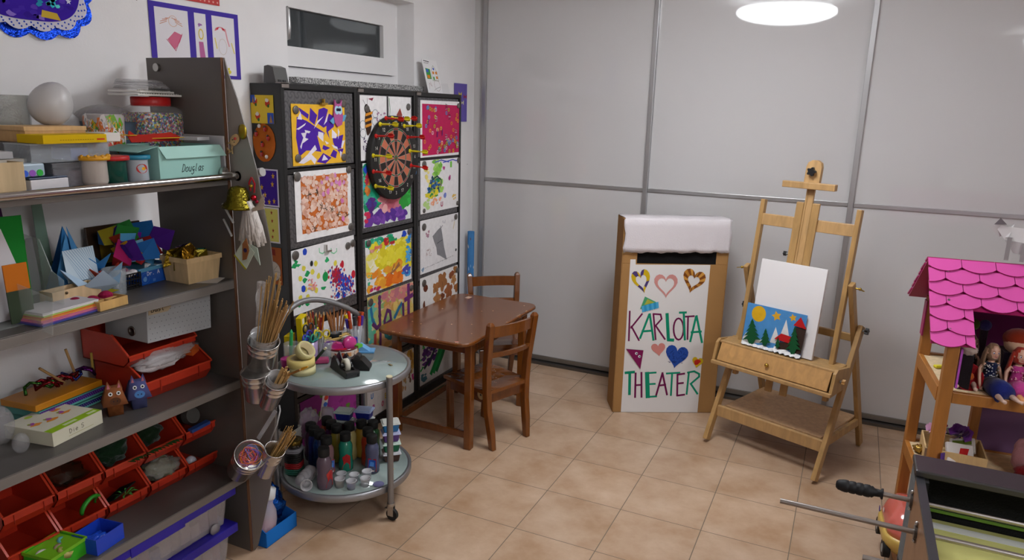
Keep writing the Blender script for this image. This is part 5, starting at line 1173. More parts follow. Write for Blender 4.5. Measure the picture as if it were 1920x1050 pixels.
# ---- storage boxes on the floor under the shelf
for k in range(2):
    t = T('storage_box', ['lower clear storage box with a blue lid under the shelf unit', 'upper clear storage box with a blue lid under the shelf unit'][k], 'box', (-1.0, -1.965, .001+.146*k))
    s = B(); tray(s, .33, .60, .122, .003, '#c9c2c4', taper=.012); s.build('body', 'bag', t)
    s = B(); tray(s, .372, .645, .032, .004, '#2a1f9a', z0=.110); s.box(-.183, .183, -.32, .32, .138, .142, '#2a1f9a'); s.box(.184, .190, -.1, .1, .104, .142, '#2a1f9a'); s.build('lid', 'plastic', t, bevel=.004)
    s = B(); fr2 = random.Random(20+k)
    for i in range(14): y = -.28+.04*i; s.box(-.12, .14, y, y+.034, .006, .05+fr2.random()*.055, fr2.choice(['#8a6a70', '#b8a88a', '#6a6a80', '#a89098', '#4a4a5a', '#c8b8b0', '#905058']))
    s.build('contents', 'fabric', t)['kind'] = 'stuff'
    s = B(); s.lathe([(.02, -.002), (.02, .004), (1e-4, .005)], 18, '#8a8488'); s.build('wheel', 'plastic', t, loc=(.168, .235, .012), rot=(0, PI/2, 0))
# blue washing-powder box on the floor
t = T('blue_carton', 'open blue cardboard box on the floor between the shelf unit and the trolley', 'box', (-.855, -1.475, .001), rz=.03)
s = B(); a_, b_ = .085, .085
s.prism([(-.085, 0), (.085, 0), (.085, .060), (-.0, .115), (-.085, .135)], lambda u, v, d: (u, -b_+d, v), .003, '#1662b4'); s.prism([(-.085, 0), (.085, 0), (.085, .060), (-.0, .085), (-.085, .10)], lambda u, v, d: (u, b_-d, v), .003, '#1662b4')
s.box(-.085, .085, -b_, b_, 0, .003, '#1662b4').box(.082, .085, -b_, b_, 0, .062, '#1a70c4').box(-.085, -.082, -b_, b_, 0, .10, '#1662b4'); s.build('body', 'paper', t)
lump('blue_bag', 'crumpled blue and green bag inside the blue carton', 'bag', (-.865, -1.435, .095), 1.1, 1.0, 1.5, '#1450a8', 'foil', 9, .5, .05)
lump('green_bag', 'lime plastic wrapper at the back of the blue carton', 'bag', (-.895, -1.41, .125), .8, .5, 1.2, '#8a9a40', 'foil', 10, .5, .035)
t = T('detergent_bottle', 'white translucent bottle with pink liquid in the blue carton', 'bottle', (-.825, -1.515, .012), rot=(-.15, .1, 0))
B().lathe([(.038, 0), (.042, .01), (.042, .075), (.034, .11), (.018, .135), (.018, .16), (1e-4, .16)], 24, '#cfc4cc').build('body', 'frost', t); B().lathe([(.036, .004), (.039, .012), (.039, .06), (1e-4, .062)], 24, '#c05a78').build('liquid', 'tint', t); B().lathe([(.022, .155), (.024, .16), (.022, .195), (1e-4, .197)], 20, '#d8d8d8').build('cap', 'plastic', t)

# ---- buckets hanging from the fin
BYB = -1.648
def bucket(loc, axis, label, r=.050, h=.100, cup=None, name='metal_bucket'):
    t = T(name, label, 'bucket', loc, axis=axis)   # local z = up the bucket, origin = centre of its bottom
    s = B(); s.open_lathe([(1e-4, .002), (r*.80, .002), (r*.80, 0), (r*.84, .004), (r*.93, h*.62), (r*.97, h*.64), (r*.97, h*.67), (r*.95, h*.70), (r*.96, h*.78), (r, h*.80), (r, h*.83), (r*.97, h*.85), (r, h), (r*1.04, h+.002), (r*.98, h+.003), (r*.94, h*.8), (r*.82, .006), (1e-4, .006)], 36, '#d4d1ce'); s.build('shell', 'zinc', t)
    return t
def vsub(a, b_): return tuple(x-y for x, y in zip(a, b_))
Bk = [((-.620, .870), (-.659, .772)), ((-.658, .758), (-.672, .656)), ((-.556, .747), (-.614, .651)), ((-.665, .474), (-.771, .368)), ((-.598, .490), (-.667, .378))]
yy = [BYB, BYB-.004, BYB-.02, BYB-.01, BYB+.002]; rr = [.050, .048, .036, .052, .034]
Lb = ['tilted metal bucket full of long wooden skewers, topmost on the shelf end', 'upright metal bucket directly below the one with the long skewers', 'slim metal bucket holding flat wooden craft sticks and a brush', 'strongly tilted metal bucket with coloured rubber bands', 'slim metal bucket with a bunch of short skewers beside the rubber bands']
buckets = []
for i, ((tx, tz), (bx, bz)) in enumerate(Bk):
    ax = Vector((tx-bx, -.018 if i != 3 else -.05, tz-bz)); h = ax.length
    buckets.append((bucket((bx, yy[i], bz), ax, Lb[i], rr[i], h), ax.normalized(), Vector((bx, yy[i], bz)), h))
def cup_in(i, ext, r):
    _, ax, o_, h = buckets[i]
    t = T('plastic_cup', ['clear plastic cup inside the topmost bucket', '', 'clear plastic cup inside the craft stick bucket'][i], 'cup', tuple(o_+ax*.012), axis=ax)
    B().open_lathe([(r*.75, 0), (r*.93, h+ext-.014), (r*.97, h+ext-.012), (r*.90, h+ext-.014), (r*.73, .003)], 28, '#d8d8da').build('wall', 'bag', t)
cup_in(0, .028, .047); cup_in(2, .026, .033)
def sticks(i, n, length, spread, name, label, col, r=.0014, flat=False, lean=(0, 0), grp=None, r0=.03):
    _, ax, o_, h = buckets[i]; q = ax.to_track_quat('Z', 'Y'); rr_ = random.Random(40+i)
    for k in range(n):
        a = rr_.uniform(0, 2*PI); ra = r0*math.sqrt(rr_.random())
        L = length*rr_.uniform(.88, 1.05)
        b0 = Vector((ra*.6*math.cos(a), ra*.6*math.sin(a), .012)); d = Vector((lean[0]+rr_.gauss(0, spread)+ra*math.cos(a)*1.0, lean[1]+rr_.gauss(0, spread)*.5+ra*math.sin(a)*1.0, 1)).normalized()
        s = B()
        if flat: s.box(-.0045, .0045, -.001, .001, 0, L, col)
        else: s.cyl((0, 0, 0), (0, 0, L), r, col, n=6); 
        qq = q @ d.to_track_quat('Z', 'Y')
        tag(s.build(name, 'rawwood', loc=tuple(o_+q @ b0), quat=qq @ Euler((0, 0, rr_.uniform(0, 3))).to_quaternion()), label, 'stick', grp)
sticks(0, 16, .345, .03, 'long_skewer', 'long wooden skewer in the topmost metal bucket', '#b5915a', .0018, lean=(.02, 0), grp='long wooden skewers in the topmost bucket', r0=.03)
sticks(0, 34, .245, .05, 'wooden_dowel', 'thin wooden dowel in the topmost metal bucket', '#b08a58', .0022, lean=(.16, 0), grp='thin dowels in the topmost bucket', r0=.036)
sticks(2, 16, .155, .04, 'craft_stick', 'flat wooden craft stick in the slim metal bucket', '#c09a62', flat=True, lean=(.12, 0), grp='flat craft sticks in the slim bucket', r0=.024)
sticks(4, 42, .21, .035, 'short_skewer', 'short wooden skewer fanning out of the lower slim bucket', '#c0985c', .0013, lean=(.18, 0), grp='short skewers in the lower slim bucket', r0=.024)
tag(B().cyl((0, 0, 0), (.028, 0, .20), .010, '#d0c8c4', .014).build('plastic_sleeve', 'bag', loc=(-.665, -1.645, .86)), 'clear plastic sleeve standing among the long skewers', 'sleeve')
t = T('paint_brush', 'wide wooden brush with a yellow tip lying over the slim bucket', 'brush', (-.535, -1.66, .765), axis=(.10, .0, .052))
B().box(-.014, .014, -.004, .004, 0, .075, '#96682e').build('handle', 'varnish', t, bevel=.002); B().cyl((0, 0, .075), (0, 0, .10), .005, '#d89a18', .002).build('tip', 'plastic', t)
# rubber bands
_, ax, o_, h = buckets[3]; q = ax.to_track_quat('Z', 'Y'); r3 = random.Random(77)
for k in range(26):
    R_ = r3.uniform(.018, .032); c0 = Vector((r3.uniform(-.012, .012), r3.uniform(-.012, .012), h*.92+r3.uniform(-.01, .012))); nrm = Euler((r3.uniform(-.7, .7), r3.uniform(-.7, .7), 0)).to_quaternion()
    P = [q @ (c0+nrm @ Vector((R_*math.cos(a)*(1+.15*math.sin(2*a+k)), R_*math.sin(a), .004*math.sin(3*a+k)))) for a in [2*PI*i/14 for i in range(15)]]
    col = ['#e07828', '#c84a60', '#d88a30', '#a05ab0', '#d06a78', '#6a70c0'][k % 6]
    tag(B().tube(P, .0012, col, n=5, caps=False).build('rubber_band', 'rubber', loc=tuple(o_)), 'coloured rubber band in the tilted bucket', 'rubber band', 'rubber bands in the tilted bucket')
# hooks
for i, (a, b_, lb) in enumerate([((-.648, -1.60, .595), (-.69, -1.645, .50), 'flat clear plastic hook above the rubber band bucket'), ((-.628, -1.60, .60), (-.648, -1.64, .49), 'curved wire hook right of the flat plastic hook')]):
    a = Vector(a); b_ = Vector(b_); m_ = (a+b_)/2+Vector((.012, 0, .012))
    if i == 0: s = B().beam(a, b_, .014, .004, '#b8b6b8', side=(0, 1, 0))
    else: s = B().tube([b_, m_, a, a+Vector((-.012, .01, .012)), a+Vector((-.03, .03, -.0))], .003, '#9a9896')
    tag(s.build('hanging_hook', 'plastic' if i else 'frost'), lb, 'hook')

# ---- decorations on the fin
t = T('reindeer_clip', 'small wooden reindeer clip stuck to the shelf end', 'clip', (-.772, yR-.004, 1.505), rot=(0, -2.3, 0))
fz = lambda u, v, d: (u, -d, v)
s = B(); s.prism(blob(0, 0, .015, .024, .05, 18, random.Random(1)), fz, .003, '#c8a878'); s.build('head', 'rawwood', t)
s = B()
for sg in (-1, 1):
    for qd in ribbon([(sg*.006, .020), (sg*.014, .036), (sg*.012, .050)], .0045)+ribbon([(sg*.012, .032), (sg*.024, .040)], .004)+ribbon([(sg*.012, .040), (sg*.002, .046)], .004): s.prism(qd, fz, .003, '#c8a878')
s.build('antler', 'rawwood', t)
B().ball((0, -.005, -.006), .005, '#c04a40', 10).ball((-.005, -.004, .006), .002, '#1c1c1c', 6).ball((.005, -.004, .006), .002, '#1c1c1c', 6).build('face', 'plastic', t)
tag(B().lathe([(.011, 0), (.016, .004), (.016, .01), (.011, .012)], 18, '#a08c30', sy=1.5).build('gold_clip', 'metal', loc=(-.733, yR-.002, 1.532), rot=(PI/2, 0, .0)), 'oval gold clip above the wooden reindeer', 'clip')
t = T('gold_bell', 'gold papier bell hanging below the rail end', 'bell', (-.735, -1.63, 1.292), rot=(0, .08, 0))
B().lathe([(.052, 0), (.047, .008), (.036, .022), (.032, .05), (.024, .066), (1e-4, .072)], 28, '#6e6312').build('shell', 'foil', t); B().lathe([(.046, .0), (.03, .004), (1e-4, .02)], 20, '#a8782a').build('lining', 'paper', t)
t = T('ribbon_bow', 'red ribbon and small jingle bell tied to the rail end', 'ribbon', (-.70, -1.60, 1.37))
B().tube([(0, 0, .02), (-.012, 0, 0), (-.006, 0, -.025)], .003, '#a01824', flat=.4).tube([(0, 0, .02), (.012, 0, 0), (.008, 0, -.03)], .003, '#a01824', flat=.4).build('loop', 'fabric', t); B().ball((0, -.004, -.008), .006, '#b8962a', 10).build('bell', 'metal', t)
t = T('lace_angel', 'white lace angel decoration hanging from the rail end', 'angel', (-.690, -1.62, 1.16))
s = B()
for k in range(26):
    a = 2*PI*k/26; c_, s_ = math.cos(a), math.sin(a); w_ = .006+.002*math.sin(k*3)
    P = [(.006*c_-.01, .006*s_, .155), (.020*c_-.004, .014*s_, .12), (.030*c_+.004*math.sin(k*2.1), .018*s_, .075), (.042*c_+.008*math.sin(k*1.7), .020*s_, .02+.012*math.sin(k*2.9))]
    s.tube(P, w_, '#d3ccc6', n=5, rs=[.004, .007, .009, .006], flat=.35)
s.build('skirt', 'fabric', t)
s = B()
for k in range(5): s.prism([(0, 0), (.05, .012), (.048, .020), (0, .012)], lambda u, v, d: (.018+u*math.cos(.2*k), -.012+.004*k+d, .125+v+u*.2*k), .0012, '#c9b6a2')
s.build('wing', 'rawwood', t)
B().prism([(-.055, -.02), (-.01, .035), (.030, -.005), (-.008, -.062)], lambda u, v, d: (u, -.024-d, v), .002, '#c2cdbc').prism([(.012, .02), (.040, .01), (.048, -.045), (.02, -.01)], lambda u, v, d: (u, -.020-d, v), .002, '#b9c8ba').prism([(-.055, -.02), (-.008, -.062), (-.012, -.066), (-.058, -.024)], lambda u, v, d: (u, -.024-d, v), .003, '#a8a028').build('paper_leaf', 'paper', t)
B().prism([(-.018, -.035), (-.002, -.03), (.012, .0), (.004, .04), (-.014, .02)], lambda u, v, d: (u, -.028-d, v), .003, '#9a6238').prism(circ(0, 0, .007, 12), lambda u, v, d: (u-.002, -.0315-d, v-.0), .001, '#3a2a5a').build('wooden_charm', 'rawwood', t)
t = T('bauble', 'tiny shiny red bauble beside the lace angel', 'bauble', (-.690, -1.605, 1.325)); B().ball((0, 0, 0), .010, '#b01828', 14).ball((.012, 0, -.012), .006, '#a01838', 10).ball((-.012, 0, -.010), .007, '#c8c8cc', 10).build('sphere', 'foil', t)

# ================================================================== ROUND TROLLEY
CX, CY, CR = -.745, -1.105, .272
ZT, ZB = .590, .145
t = T('round_trolley', 'grey round two-tier trolley with glass tops on castors', 'trolley', (CX, CY, 0))
for z, nm_ in ((ZT, 'tray_rim'), (ZB, 'tray_rim')):
    B().lathe([(CR-.018, -.026), (CR-.002, -.026), (CR, -.022), (CR, -.001), (CR-.004, .003), (CR-.012, .003), (CR-.014, -.001), (CR-.018, -.003), (CR-.018, -.026)], 72, '#97979a').build(nm_, 'satin', t, loc=(0, 0, z))
    B().lathe([(1e-4, -.006), (CR-.016, -.006), (CR-.016, 0), (1e-4, 0)], 72, '#93a3a0').build('glass_plate', 'tableglass', t, loc=(0, 0, z), )
legs = [(.275, -.075), (-.17, -.215), (-.10, .262)]
for i, (x, y) in enumerate(legs):
    h = .612 if i == 0 else .70
    if i: x *= 1.03; y *= 1.03
    s = B(); s.cyl((x, y, .072), (x, y, h), .0125, '#8e8e90', n=20)
    s.build('leg', 'satin', t)
    if i == 0: B().cyl((x, y, h), (x, y, h+.004), .0125, '#d8d2b0').build('leg_cap', 'plastic', t)
    c = B(); c.cyl((x, y, .066), (x, y, .078), .016, '#b9b7b4'); c.box(x-.013, x+.013, y-.006, y-.003, .02, .068, '#b9b7b4').box(x-.013, x+.013, y+.009, y+.012, .02, .068, '#b9b7b4'); c.beam((x-.010, y+.003, .050), (x-.030, y+.003, .046), .010, .003, '#8a8886')
    c.build('castor_fork', 'metal', t); B().cyl((x+.004, y-.004, .026), (x+.004, y+.010, .026), .025, '#1f1e1e', n=24).cyl((x+.004, y-.0045, .026), (x+.004, y+.0105, .026), .010, '#5a5a5a').build('castor_wheel', 'rubber', t)
a0 = Vector((legs[1][0]*1.03, legs[1][1]*1.03, .70)); a1 = Vector((legs[2][0]*1.03, legs[2][1]*1.03, .70)); P = []
for k in range(17):
    u = k/16; p = a0.lerp(a1, u); P.append(p+Vector((-.075*math.sin(PI*u), 0, .125*math.sin(PI*u)**.75)))
B().tube(P, .0125, '#8e8e90', n=12).build('push_handle', 'satin', t)
z = ZT+.001
def glass(x, y, r, h, name, label, cat='glass', col='#d0d4d6', zz=None, m='clear'):
    return tag(B().open_lathe([(1e-4, .004), (r*.85, .004), (r*.85, 0), (r, .01), (r*1.02, h), (r*.96, h), (r*.92, .008)], 28, col).build(name, m, loc=(x, y, z if zz is None else zz)), label, cat)
def pencil(x, y, zz, L, ax, col, label, grp, tipc='#d0aa78', r=.0036, cap=None, name='pencil', cat='pencil'):
    s = B(); s.cyl((0, 0, 0), (0, 0, L-.014), r, col, n=7, smooth=False); s.cyl((0, 0, L-.014), (0, 0, L-.002), r, tipc, .0010, n=7)
    if cap: s.cyl((0, 0, L-.040), (0, 0, L+.002), r*1.15, cap, n=10)
    o = s.build(name, 'plastic', loc=(x, y, zz), quat=Vector(ax).to_track_quat('Z', 'Y')); return tag(o, label, cat, grp)
pr_ = random.Random(12)
# coloured pencils
glass(-.950, -1.030, .036, .10, 'pencil_glass', 'clear glass of coloured and brown pencils at the back of the trolley')
for k in range(17):
    a = 2*PI*k/17; r_ = .020+.008*(k % 2)
    c = ['#8a2018', '#c8782a', '#a0281c', '#c8a830', '#7a4a28', '#d06a20', '#b0702c', '#9a2420', '#c87028', '#a86030', '#6a3a20', '#d8a050', '#8a5028', '#c06028', '#b08040', '#4a6a30', '#a85828'][k]
    pencil(-.950+r_*.6*math.cos(a), -1.030+r_*.6*math.sin(a), z+.006, .165+pr_.uniform(-.012, .015), (math.cos(a)*.13, math.sin(a)*.17, 1), c, 'coloured pencil in the left glass at the back of the trolley', 'coloured pencils in the left glass')
glass(-.905, -.945, .036, .085, 'pencil_glass', 'clear glass of natural wood pencils next to the felt pens')
for k in range(13):
    a = 2*PI*k/13; r_ = .020
    pencil(-.905+r_*.5*math.cos(a), -.945+r_*.5*math.sin(a), z+.006, .165+pr_.uniform(-.01, .012), (math.cos(a)*.10+.01, math.sin(a)*.30, 1), pr_.choice(['#b07848', '#a87040', '#b88050', '#a06838']), 'natural brown pencil in the middle glass of the trolley', 'natural pencils in the middle glass', '#9a6038')
glass(-.850, -.893, .040, .085, 'pen_glass', 'clear glass of capped felt pens at the right back of the trolley')
for k, (c, b_) in enumerate([('#c02a1c', '#d0ccd0'), ('#4a2a9a', '#c8c4d0'), ('#c8501c', '#c8501c'), ('#a85a28', '#d8d4d0'), ('#1c1c20', '#c8c8cc'), ('#c8281c', '#d8d4d0'), ('#d8c020', '#c8c8c0'), ('#3a2a98', '#b8b8c8'), ('#a84a20', '#d0ccd0'), ('#2a2a30', '#c0c0c8')]):
    a = 2*PI*k/10; pencil(-.850+.015*math.cos(a), -.893+.018*math.sin(a), z+.006, .135+pr_.uniform(-.02, .015)+(.025 if k == 2 else 0), (math.cos(a)*.10, math.sin(a)*.22, 1), b_, 'felt pen with a %s cap in the right glass of the trolley' % ['dark red', 'violet', 'bright orange', 'brown', 'black', 'scarlet', 'yellow', 'deep blue', 'rust', 'charcoal'][k], 'felt pens in the right glass', c, .0065, cap=c, name='felt_pen', cat='pen')
for k, (x, y, rx_, h_) in enumerate([(-.945, -1.115, -.10, .125), (-.985, -1.150, .0, .10)]):
    t = T('yellow_box', ['tall tilted yellow cardboard box with price labels behind the scissors', 'yellow cardboard box left of the price labelled one'][k], 'box', (x, y, z+.003+.055*(k == 0)), rot=(-rx_, 0, .35))
    B().box(-.012, .012, -.030, .028, 0, h_, '#d8bc10').build('body', 'paper', t, bevel=.001)
    if k == 0: s = B(); s.box(.0121, .0125, -.020, -.002, .095, .118, '#d8d4d0').box(.0121, .0125, .004, .024, .09, .118, '#8a8018').box(.0121, .0125, .002, .018, .060, .080, '#d8d0c8'); [s.box(.0126, .0129, .0055+.003*i, .007+.003*i, .093, .115, '#3a3818') for i in range(6)]; s.build('price_label', 'paper', t)
glass(-.905, -1.125, .034, .080, 'scissors_cup', 'purple tinted cup holding the children scissors', col='#a890b8', m='tint')
for k, (c, y_, x_, a_, z_) in enumerate([('#2a3aa8', -1.160, -.89, .3, .105), ('#1f8a98', -1.140, -.885, -.2, .095), ('#1a8a70', -1.118, -.88, .15, .098), ('#4a30a0', -1.108, -.90, -.3, .108), ('#d8c020', -1.095, -.89, .4, .110), ('#c8b020', -1.075, -.875, -.6, .100), ('#2a2a30', -1.11, -.92, 0, .130), ('#7a7a80', -1.085, -.90, .2, .095)]):
    t = T('scissors', 'pair of scissors with %s handles in the purple cup' % ['royal blue', 'petrol', 'green', 'violet', 'bright yellow', 'ochre', 'black', 'grey'][k], 'scissors', (x_, y_, z+z_), rz=a_, group='children scissors in the cup')
    for sg in (-1, 1):
        ring_ = [(0, sg*.016+.013*math.cos(b2), .016*math.sin(b2)) for b2 in [2*PI*i/18 for i in range(19)]]
        B().tube(ring_, .0034, c, n=8, caps=False).build('finger_loop', 'plastic', t)
    B().beam((0, -.006, -.014), (0, .003, -.070), .008, .0015, '#b8b8b8', side=(0, 1, 0), w2=.003).beam((.002, .006, -.014), (.002, -.003, -.070), .008, .0015, '#b8b8b8', side=(0, 1, 0), w2=.003).build('blade', 'metal', t)
glass(-.935, -1.195, .032, .085, 'marker_glass', 'clear glass with a green marker near the skewer buckets')
pencil(-.94, -1.20, z+.006, .14, (.04, .05, 1), '#2aa058', 'green marker standing in the leftmost glass', None, '#2aa058', .007, name='marker', cat='pen')
tag(B().lathe([(.022, 0), (.027, .035), (.026, .040), (1e-4, .040)], 20, '#b0207a').build('pink_pot', 'plastic', loc=(-.915, -1.245, z)), 'magenta pot left of the masking tape rolls', 'pot')
def tape(loc, R_, r_, h, col, label, rot=(0, 0, 0), core='#c8b890'):
    t = T('tape_roll', label, 'tape', loc, rot=rot)
    B().lathe([(r_+.003, 0), (R_, 0), (R_, h), (r_+.003, h), (r_+.003, 0)], 40, col).build('tape', 'paper', t); B().lathe([(r_, 0), (r_+.003, 0), (r_+.003, h), (r_, h), (r_, 0)], 30, core).build('core', 'paper', t); return t
tape((-.830, -1.262, z+.031), .054, .036, .030, '#d6c078', 'wide pale yellow masking tape roll lying flat on the trolley')
tape((-.825, -1.255, z+.080), .038, .028, .030, '#c9c08a', 'smaller masking tape roll tilted on the flat one', rot=(.35, .75, .5))
tape((-.826, -1.258, z), .050, .036, .030, '#d3ca98', 'cream tape roll lying under the wide pale yellow one')
tag(B().cyl((0, 0, 0), (.045, .012, .055), .006, '#1d2a22').cyl((.045, .012, .055), (.052, .014, .063), .005, '#cfcaa8').build('glue_marker', 'plastic', loc=(-.835, -1.180, z+.02)), 'dark marker with a cream tip beside the tilted tape', 'pen')
glass(-.865, -1.070, .028, .070, 'small_glass', 'small clear glass with white bits right of the scissors')
tag(B().box(-.03, .03, -.018, .018, 0, .022, '#a02a60').build('magenta_case', 'gloss', loc=(-.835, -1.135, z), rot=(0, 0, .7), bevel=.006), 'magenta shiny case behind the tape dispenser', 'case')
t = T('tape_dispenser', 'heavy black tape dispenser with a white roll on the trolley', 'dispenser', (-.685, -1.175, z), rz=-.5)
s = B(); pf = [(-.085, 0), (.075, 0), (.080, .018), (.055, .022), (.02, .024), (-.02, .055), (-.045, .062), (-.065, .040)]
for y in (-.028, .020): s.prism(pf, lambda u, v, d: (u, y+d, v), .008, '#1a1919')
s.box(-.08, .075, -.022, .022, 0, .014, '#1a1919').box(.060, .082, -.028, .028, .014, .026, '#1a1919').beam((-.07, 0, .02), (-.03, 0, .058), .05, .006, '#1a1919', side=(0, 1, 0)); s.build('body', 'plastic', t, bevel=.002)
tr = B().lathe([(.010, -.009), (.026, -.009), (.026, .009), (.010, .009), (.010, -.009)], 28, '#cfcaba').build('tape_roll', 'paper', t, loc=(.012, 0, .034), rot=(PI/2, 0, 0)); B().cyl((0, 0, -.022), (0, 0, .022), .011, '#1a1919').build('hub', 'plastic', t, loc=(.012, 0, .034), rot=(PI/2, 0, 0))
t = T('hole_punch', 'black stapler like punch behind the tape dispenser', 'punch', (-.665, -1.115, z), rz=.45)
B().prism([(-.045, 0), (.05, 0), (.05, .012), (.02, .045), (-.02, .050), (-.045, .02)], lambda u, v, d: (u, -.028+d, v), .056, '#1b1a1a').build('body', 'plastic', t, bevel=.002); B().cyl((0, -.02, .05), (0, .02, .05), .012, '#2a2929').build('knob', 'plastic', t)
t = T('biscuit_tin', 'round printed tin with a dark red rim holding small tools', 'tin', (-.835, -1.000, z))
B().open_lathe([(1e-4, .002), (.064, .002), (.066, 0), (.068, .003), (.068, .034), (.065, .034), (.064, .004), (1e-4, .005)], 48, '#c4b8b0').build('wall', 'gloss', t); B().open_lathe([(.0685, .030), (.0695, .031), (.0695, .038), (.0655, .038), (.0650, .030)], 48, '#6a1420').build('rim', 'gloss', t)
s = B(); gr = random.Random(4)
for i in range(26): a = -1.6+i*.09; s.poly([(.0686*math.cos(a+u), .0686*math.sin(a+u), .015+v) for u, v in blob(0, 0, .08, .010, .5, 8, gr)], gr.choice(['#a8442a', '#c88a58', '#d8c8b8', '#7a4a30', '#c8b8a8']))
s.build('print', 'paper', t)
t = T('stapler', 'purple rounded stapler lying in the round tin', 'stapler', (-.868, -1.030, z+.030), rz=.9)
B().prism([(-.035, 0), (.035, 0), (.036, .012), (.028, .024), (.005, .032), (-.022, .030), (-.036, .016)], lambda u, v, d: (u, -.011+d, v), .022, '#6f3a94').build('body', 'gloss', t, bevel=.006); B().box(-.035, .034, -.010, .010, -.008, -.001, '#b02a68').build('base', 'gloss', t, bevel=.003)
t = T('hole_punch', 'magenta heart shaped punch beside the purple stapler', 'punch', (-.832, -1.040, z+.026), rz=.7)
B().prism([(-.026, 0), (.026, 0), (.030, .014), (.022, .030), (.0, .036), (-.024, .026)], lambda u, v, d: (u, -.014+d, v), .028, '#b8307c').build('body', 'gloss', t, bevel=.007)
t = T('tape_dispenser', 'bright pink round tape dispenser standing in the round tin', 'dispenser', (-.803, -.990, z+.050), rz=1.1)
B().lathe([(1e-4, -.012), (.026, -.012), (.029, -.008), (.029, .008), (.026, .012), (1e-4, .012)], 28, '#c83a88').build('body', 'gloss', t, rot=(PI/2, 0, 0)); B().box(-.028, .034, -.011, .011, -.034, -.018, '#a82868').build('base', 'gloss', t, bevel=.003)
tag(B().prism(circ(0, 0, .030, 20, .016), lambda u, v, d: (u, v, d), .010, '#b81820').build('oval_piece', 'gloss', loc=(-.812, -1.045, z+.026), rot=(.1, 0, .6), bevel=.002), 'red oval piece at the front of the round tin', 'trinket')
tag(B().cyl((0, 0, 0), (0, 0, .03), .010, '#2a2a98').build('glue_stick', 'plastic', loc=(-.80, -.955, z+.035)), 'blue cap of a glue stick behind the pink dispenser', 'glue stick'); tag(B().box(-.02, .02, -.015, .015, 0, .012, '#5ab82a').build('green_eraser', 'plastic', loc=(-.785, -.965, z+.028)), 'lime green eraser in the round tin', 'eraser')
tag(B().box(-.010, .010, -.014, .014, 0, .03, '#d0ccc8').build('white_clip', 'plastic', loc=(-.832, -.975, z+.04)), 'white plastic piece at the back of the round tin', 'clip')
t = T('blue_sponge', 'light blue folded cloth right of the round tin', 'cloth', (-.775, -.935, z), rz=.5)
B().box(-.05, .05, -.028, .028, 0, .008, '#5a94c4').prism([(-.045, .008), (.03, .008), (-.01, .035)], lambda u, v, d: (u, -.022+d, v), .044, '#6aa4d4').build('body', 'fabric', t, bevel=.002)
tape((-.885, -.985, z+.06), .030, .018, .02, '#1c1c1e', 'black tape roll behind the round tin', core='#555555')
tag(B().box(-.004, .004, -.010, .010, 0, .003, '#7a6a4a').build('dried_leaf', 'paper', loc=(-.575, -1.02, z), rot=(0, 0, 1.2)), 'tiny brown scrap near the right edge of the trolley top', 'scrap')
wr = random.Random(6)
for k in range(9): pencil(-.895+.01*wr.random(), -1.05+.012*k, z+.055+.004*(k % 3), .07, (.7, .6+wr.uniform(-.3, .3), .15), '#c8a860', 'short unpainted wooden stick lying beside the round tin', 'short sticks beside the tin', '#c8a860', .004, name='wooden_stick', cat='stick')
glass(-.872, -1.035, .020, .058, 'stick_glass', 'small clear cup under the short wooden sticks')

# --- lower tier
z2 = ZB+.001
def bottle(x, y, col, label, cap='#1c1c1c', rz=0, lab=None, h=.165, emblem=False):
    t = T('paint_bottle', label, 'bottle', (x, y, z2), rz, group='paint bottles on the trolley')
    k = h/.165
    B().lathe([(.028, 0), (.032, .004), (.033, .03*k), (.029, .062*k), (.0315, .095*k), (.030, .112*k), (.020, .130*k), (.018, .132*k)], 28, col, sy=.92).build('body', 'tint', t)
    B().lathe([(.0215, .130*k), (.0225, .132*k), (.0225, .160*k), (.021, .163*k), (1e-4, .163*k)], 28, cap).build('cap', 'rubber', t)
    if lab:
        s = B()
        for pts, c, d in lab:
            rr_ = lambda v: .0332 if v < .04 else .0328
            for i in range(len(pts)-2): pass
            s.add([((.0338+d)*math.cos(u/.033), (.0338+d)*math.sin(u/.033)*.92, v*k) for u, v in pts], [tuple(range(len(pts)))], c)
        s.build('label', 'gloss', t)
LR = '#b01c1c'
lab1 = [([(-.020, .012), (.020, .012), (.020, .070), (.004, .082), (-.016, .066), (-.010, .04)], LR, 0)]
lab2 = [([(-.020, .010), (.020, .010), (.020, .066), (-.016, .072)], LR, 0), ([(-.016, .030), (.016, .026), (.017, .062), (-.013, .068)], '#2050b0', .0006), ([(-.010, .040), (.008, .036), (.010, .055), (-.006, .060)], '#4a88d8', .0012), ([(-.008, .014), (.010, .014), (.010, .020), (-.008, .020)], '#d8c8c8', .0012)]
bottle(-.700, -1.300, '#6a5866', 'mauve grey paint bottle at the front edge of the lower tier', rz=-.2, lab=lab1, h=.172)
bottle(-.720, -1.140, '#1f8a72', 'turquoise green paint bottle with a red label in the middle of the lower tier', rz=-.9, lab=lab1)
bottle(-.765, -1.205, '#9a7478', 'dusty rose paint bottle behind the mauve grey one', rz=-.3, lab=lab2)
bottle(-.665, -1.060, '#b8381c', 'orange red paint bottle behind the blue labelled one', rz=-.7)
bottle(-.612, -1.105, '#555a78', 'slate blue paint bottle with a blue and red label near the trolley leg', rz=-1.0, lab=lab2)
for i, (x, y, c, nm_) in enumerate([(-.905, -1.135, '#5a2a50', 'plum'), (-.865, -1.160, '#20286a', 'navy blue'), (-.825, -1.175, '#1c3a70', 'petrol blue'), (-.800, -1.095, '#a8983a', 'olive yellow'), (-.845, -1.075, '#5a2a58', 'dark violet'), (-.765, -1.055, '#c8b878', 'cream'), (-.735, -1.010, '#d0a83a', 'mustard'), (-.885, -1.055, '#b0502a', 'rust orange'), (-.690, -.990, '#2a6a3a', 'leaf green')]):
    bottle(x, y, c, '%s paint bottle in the rear group of the lower tier' % nm_, rz=-.6)
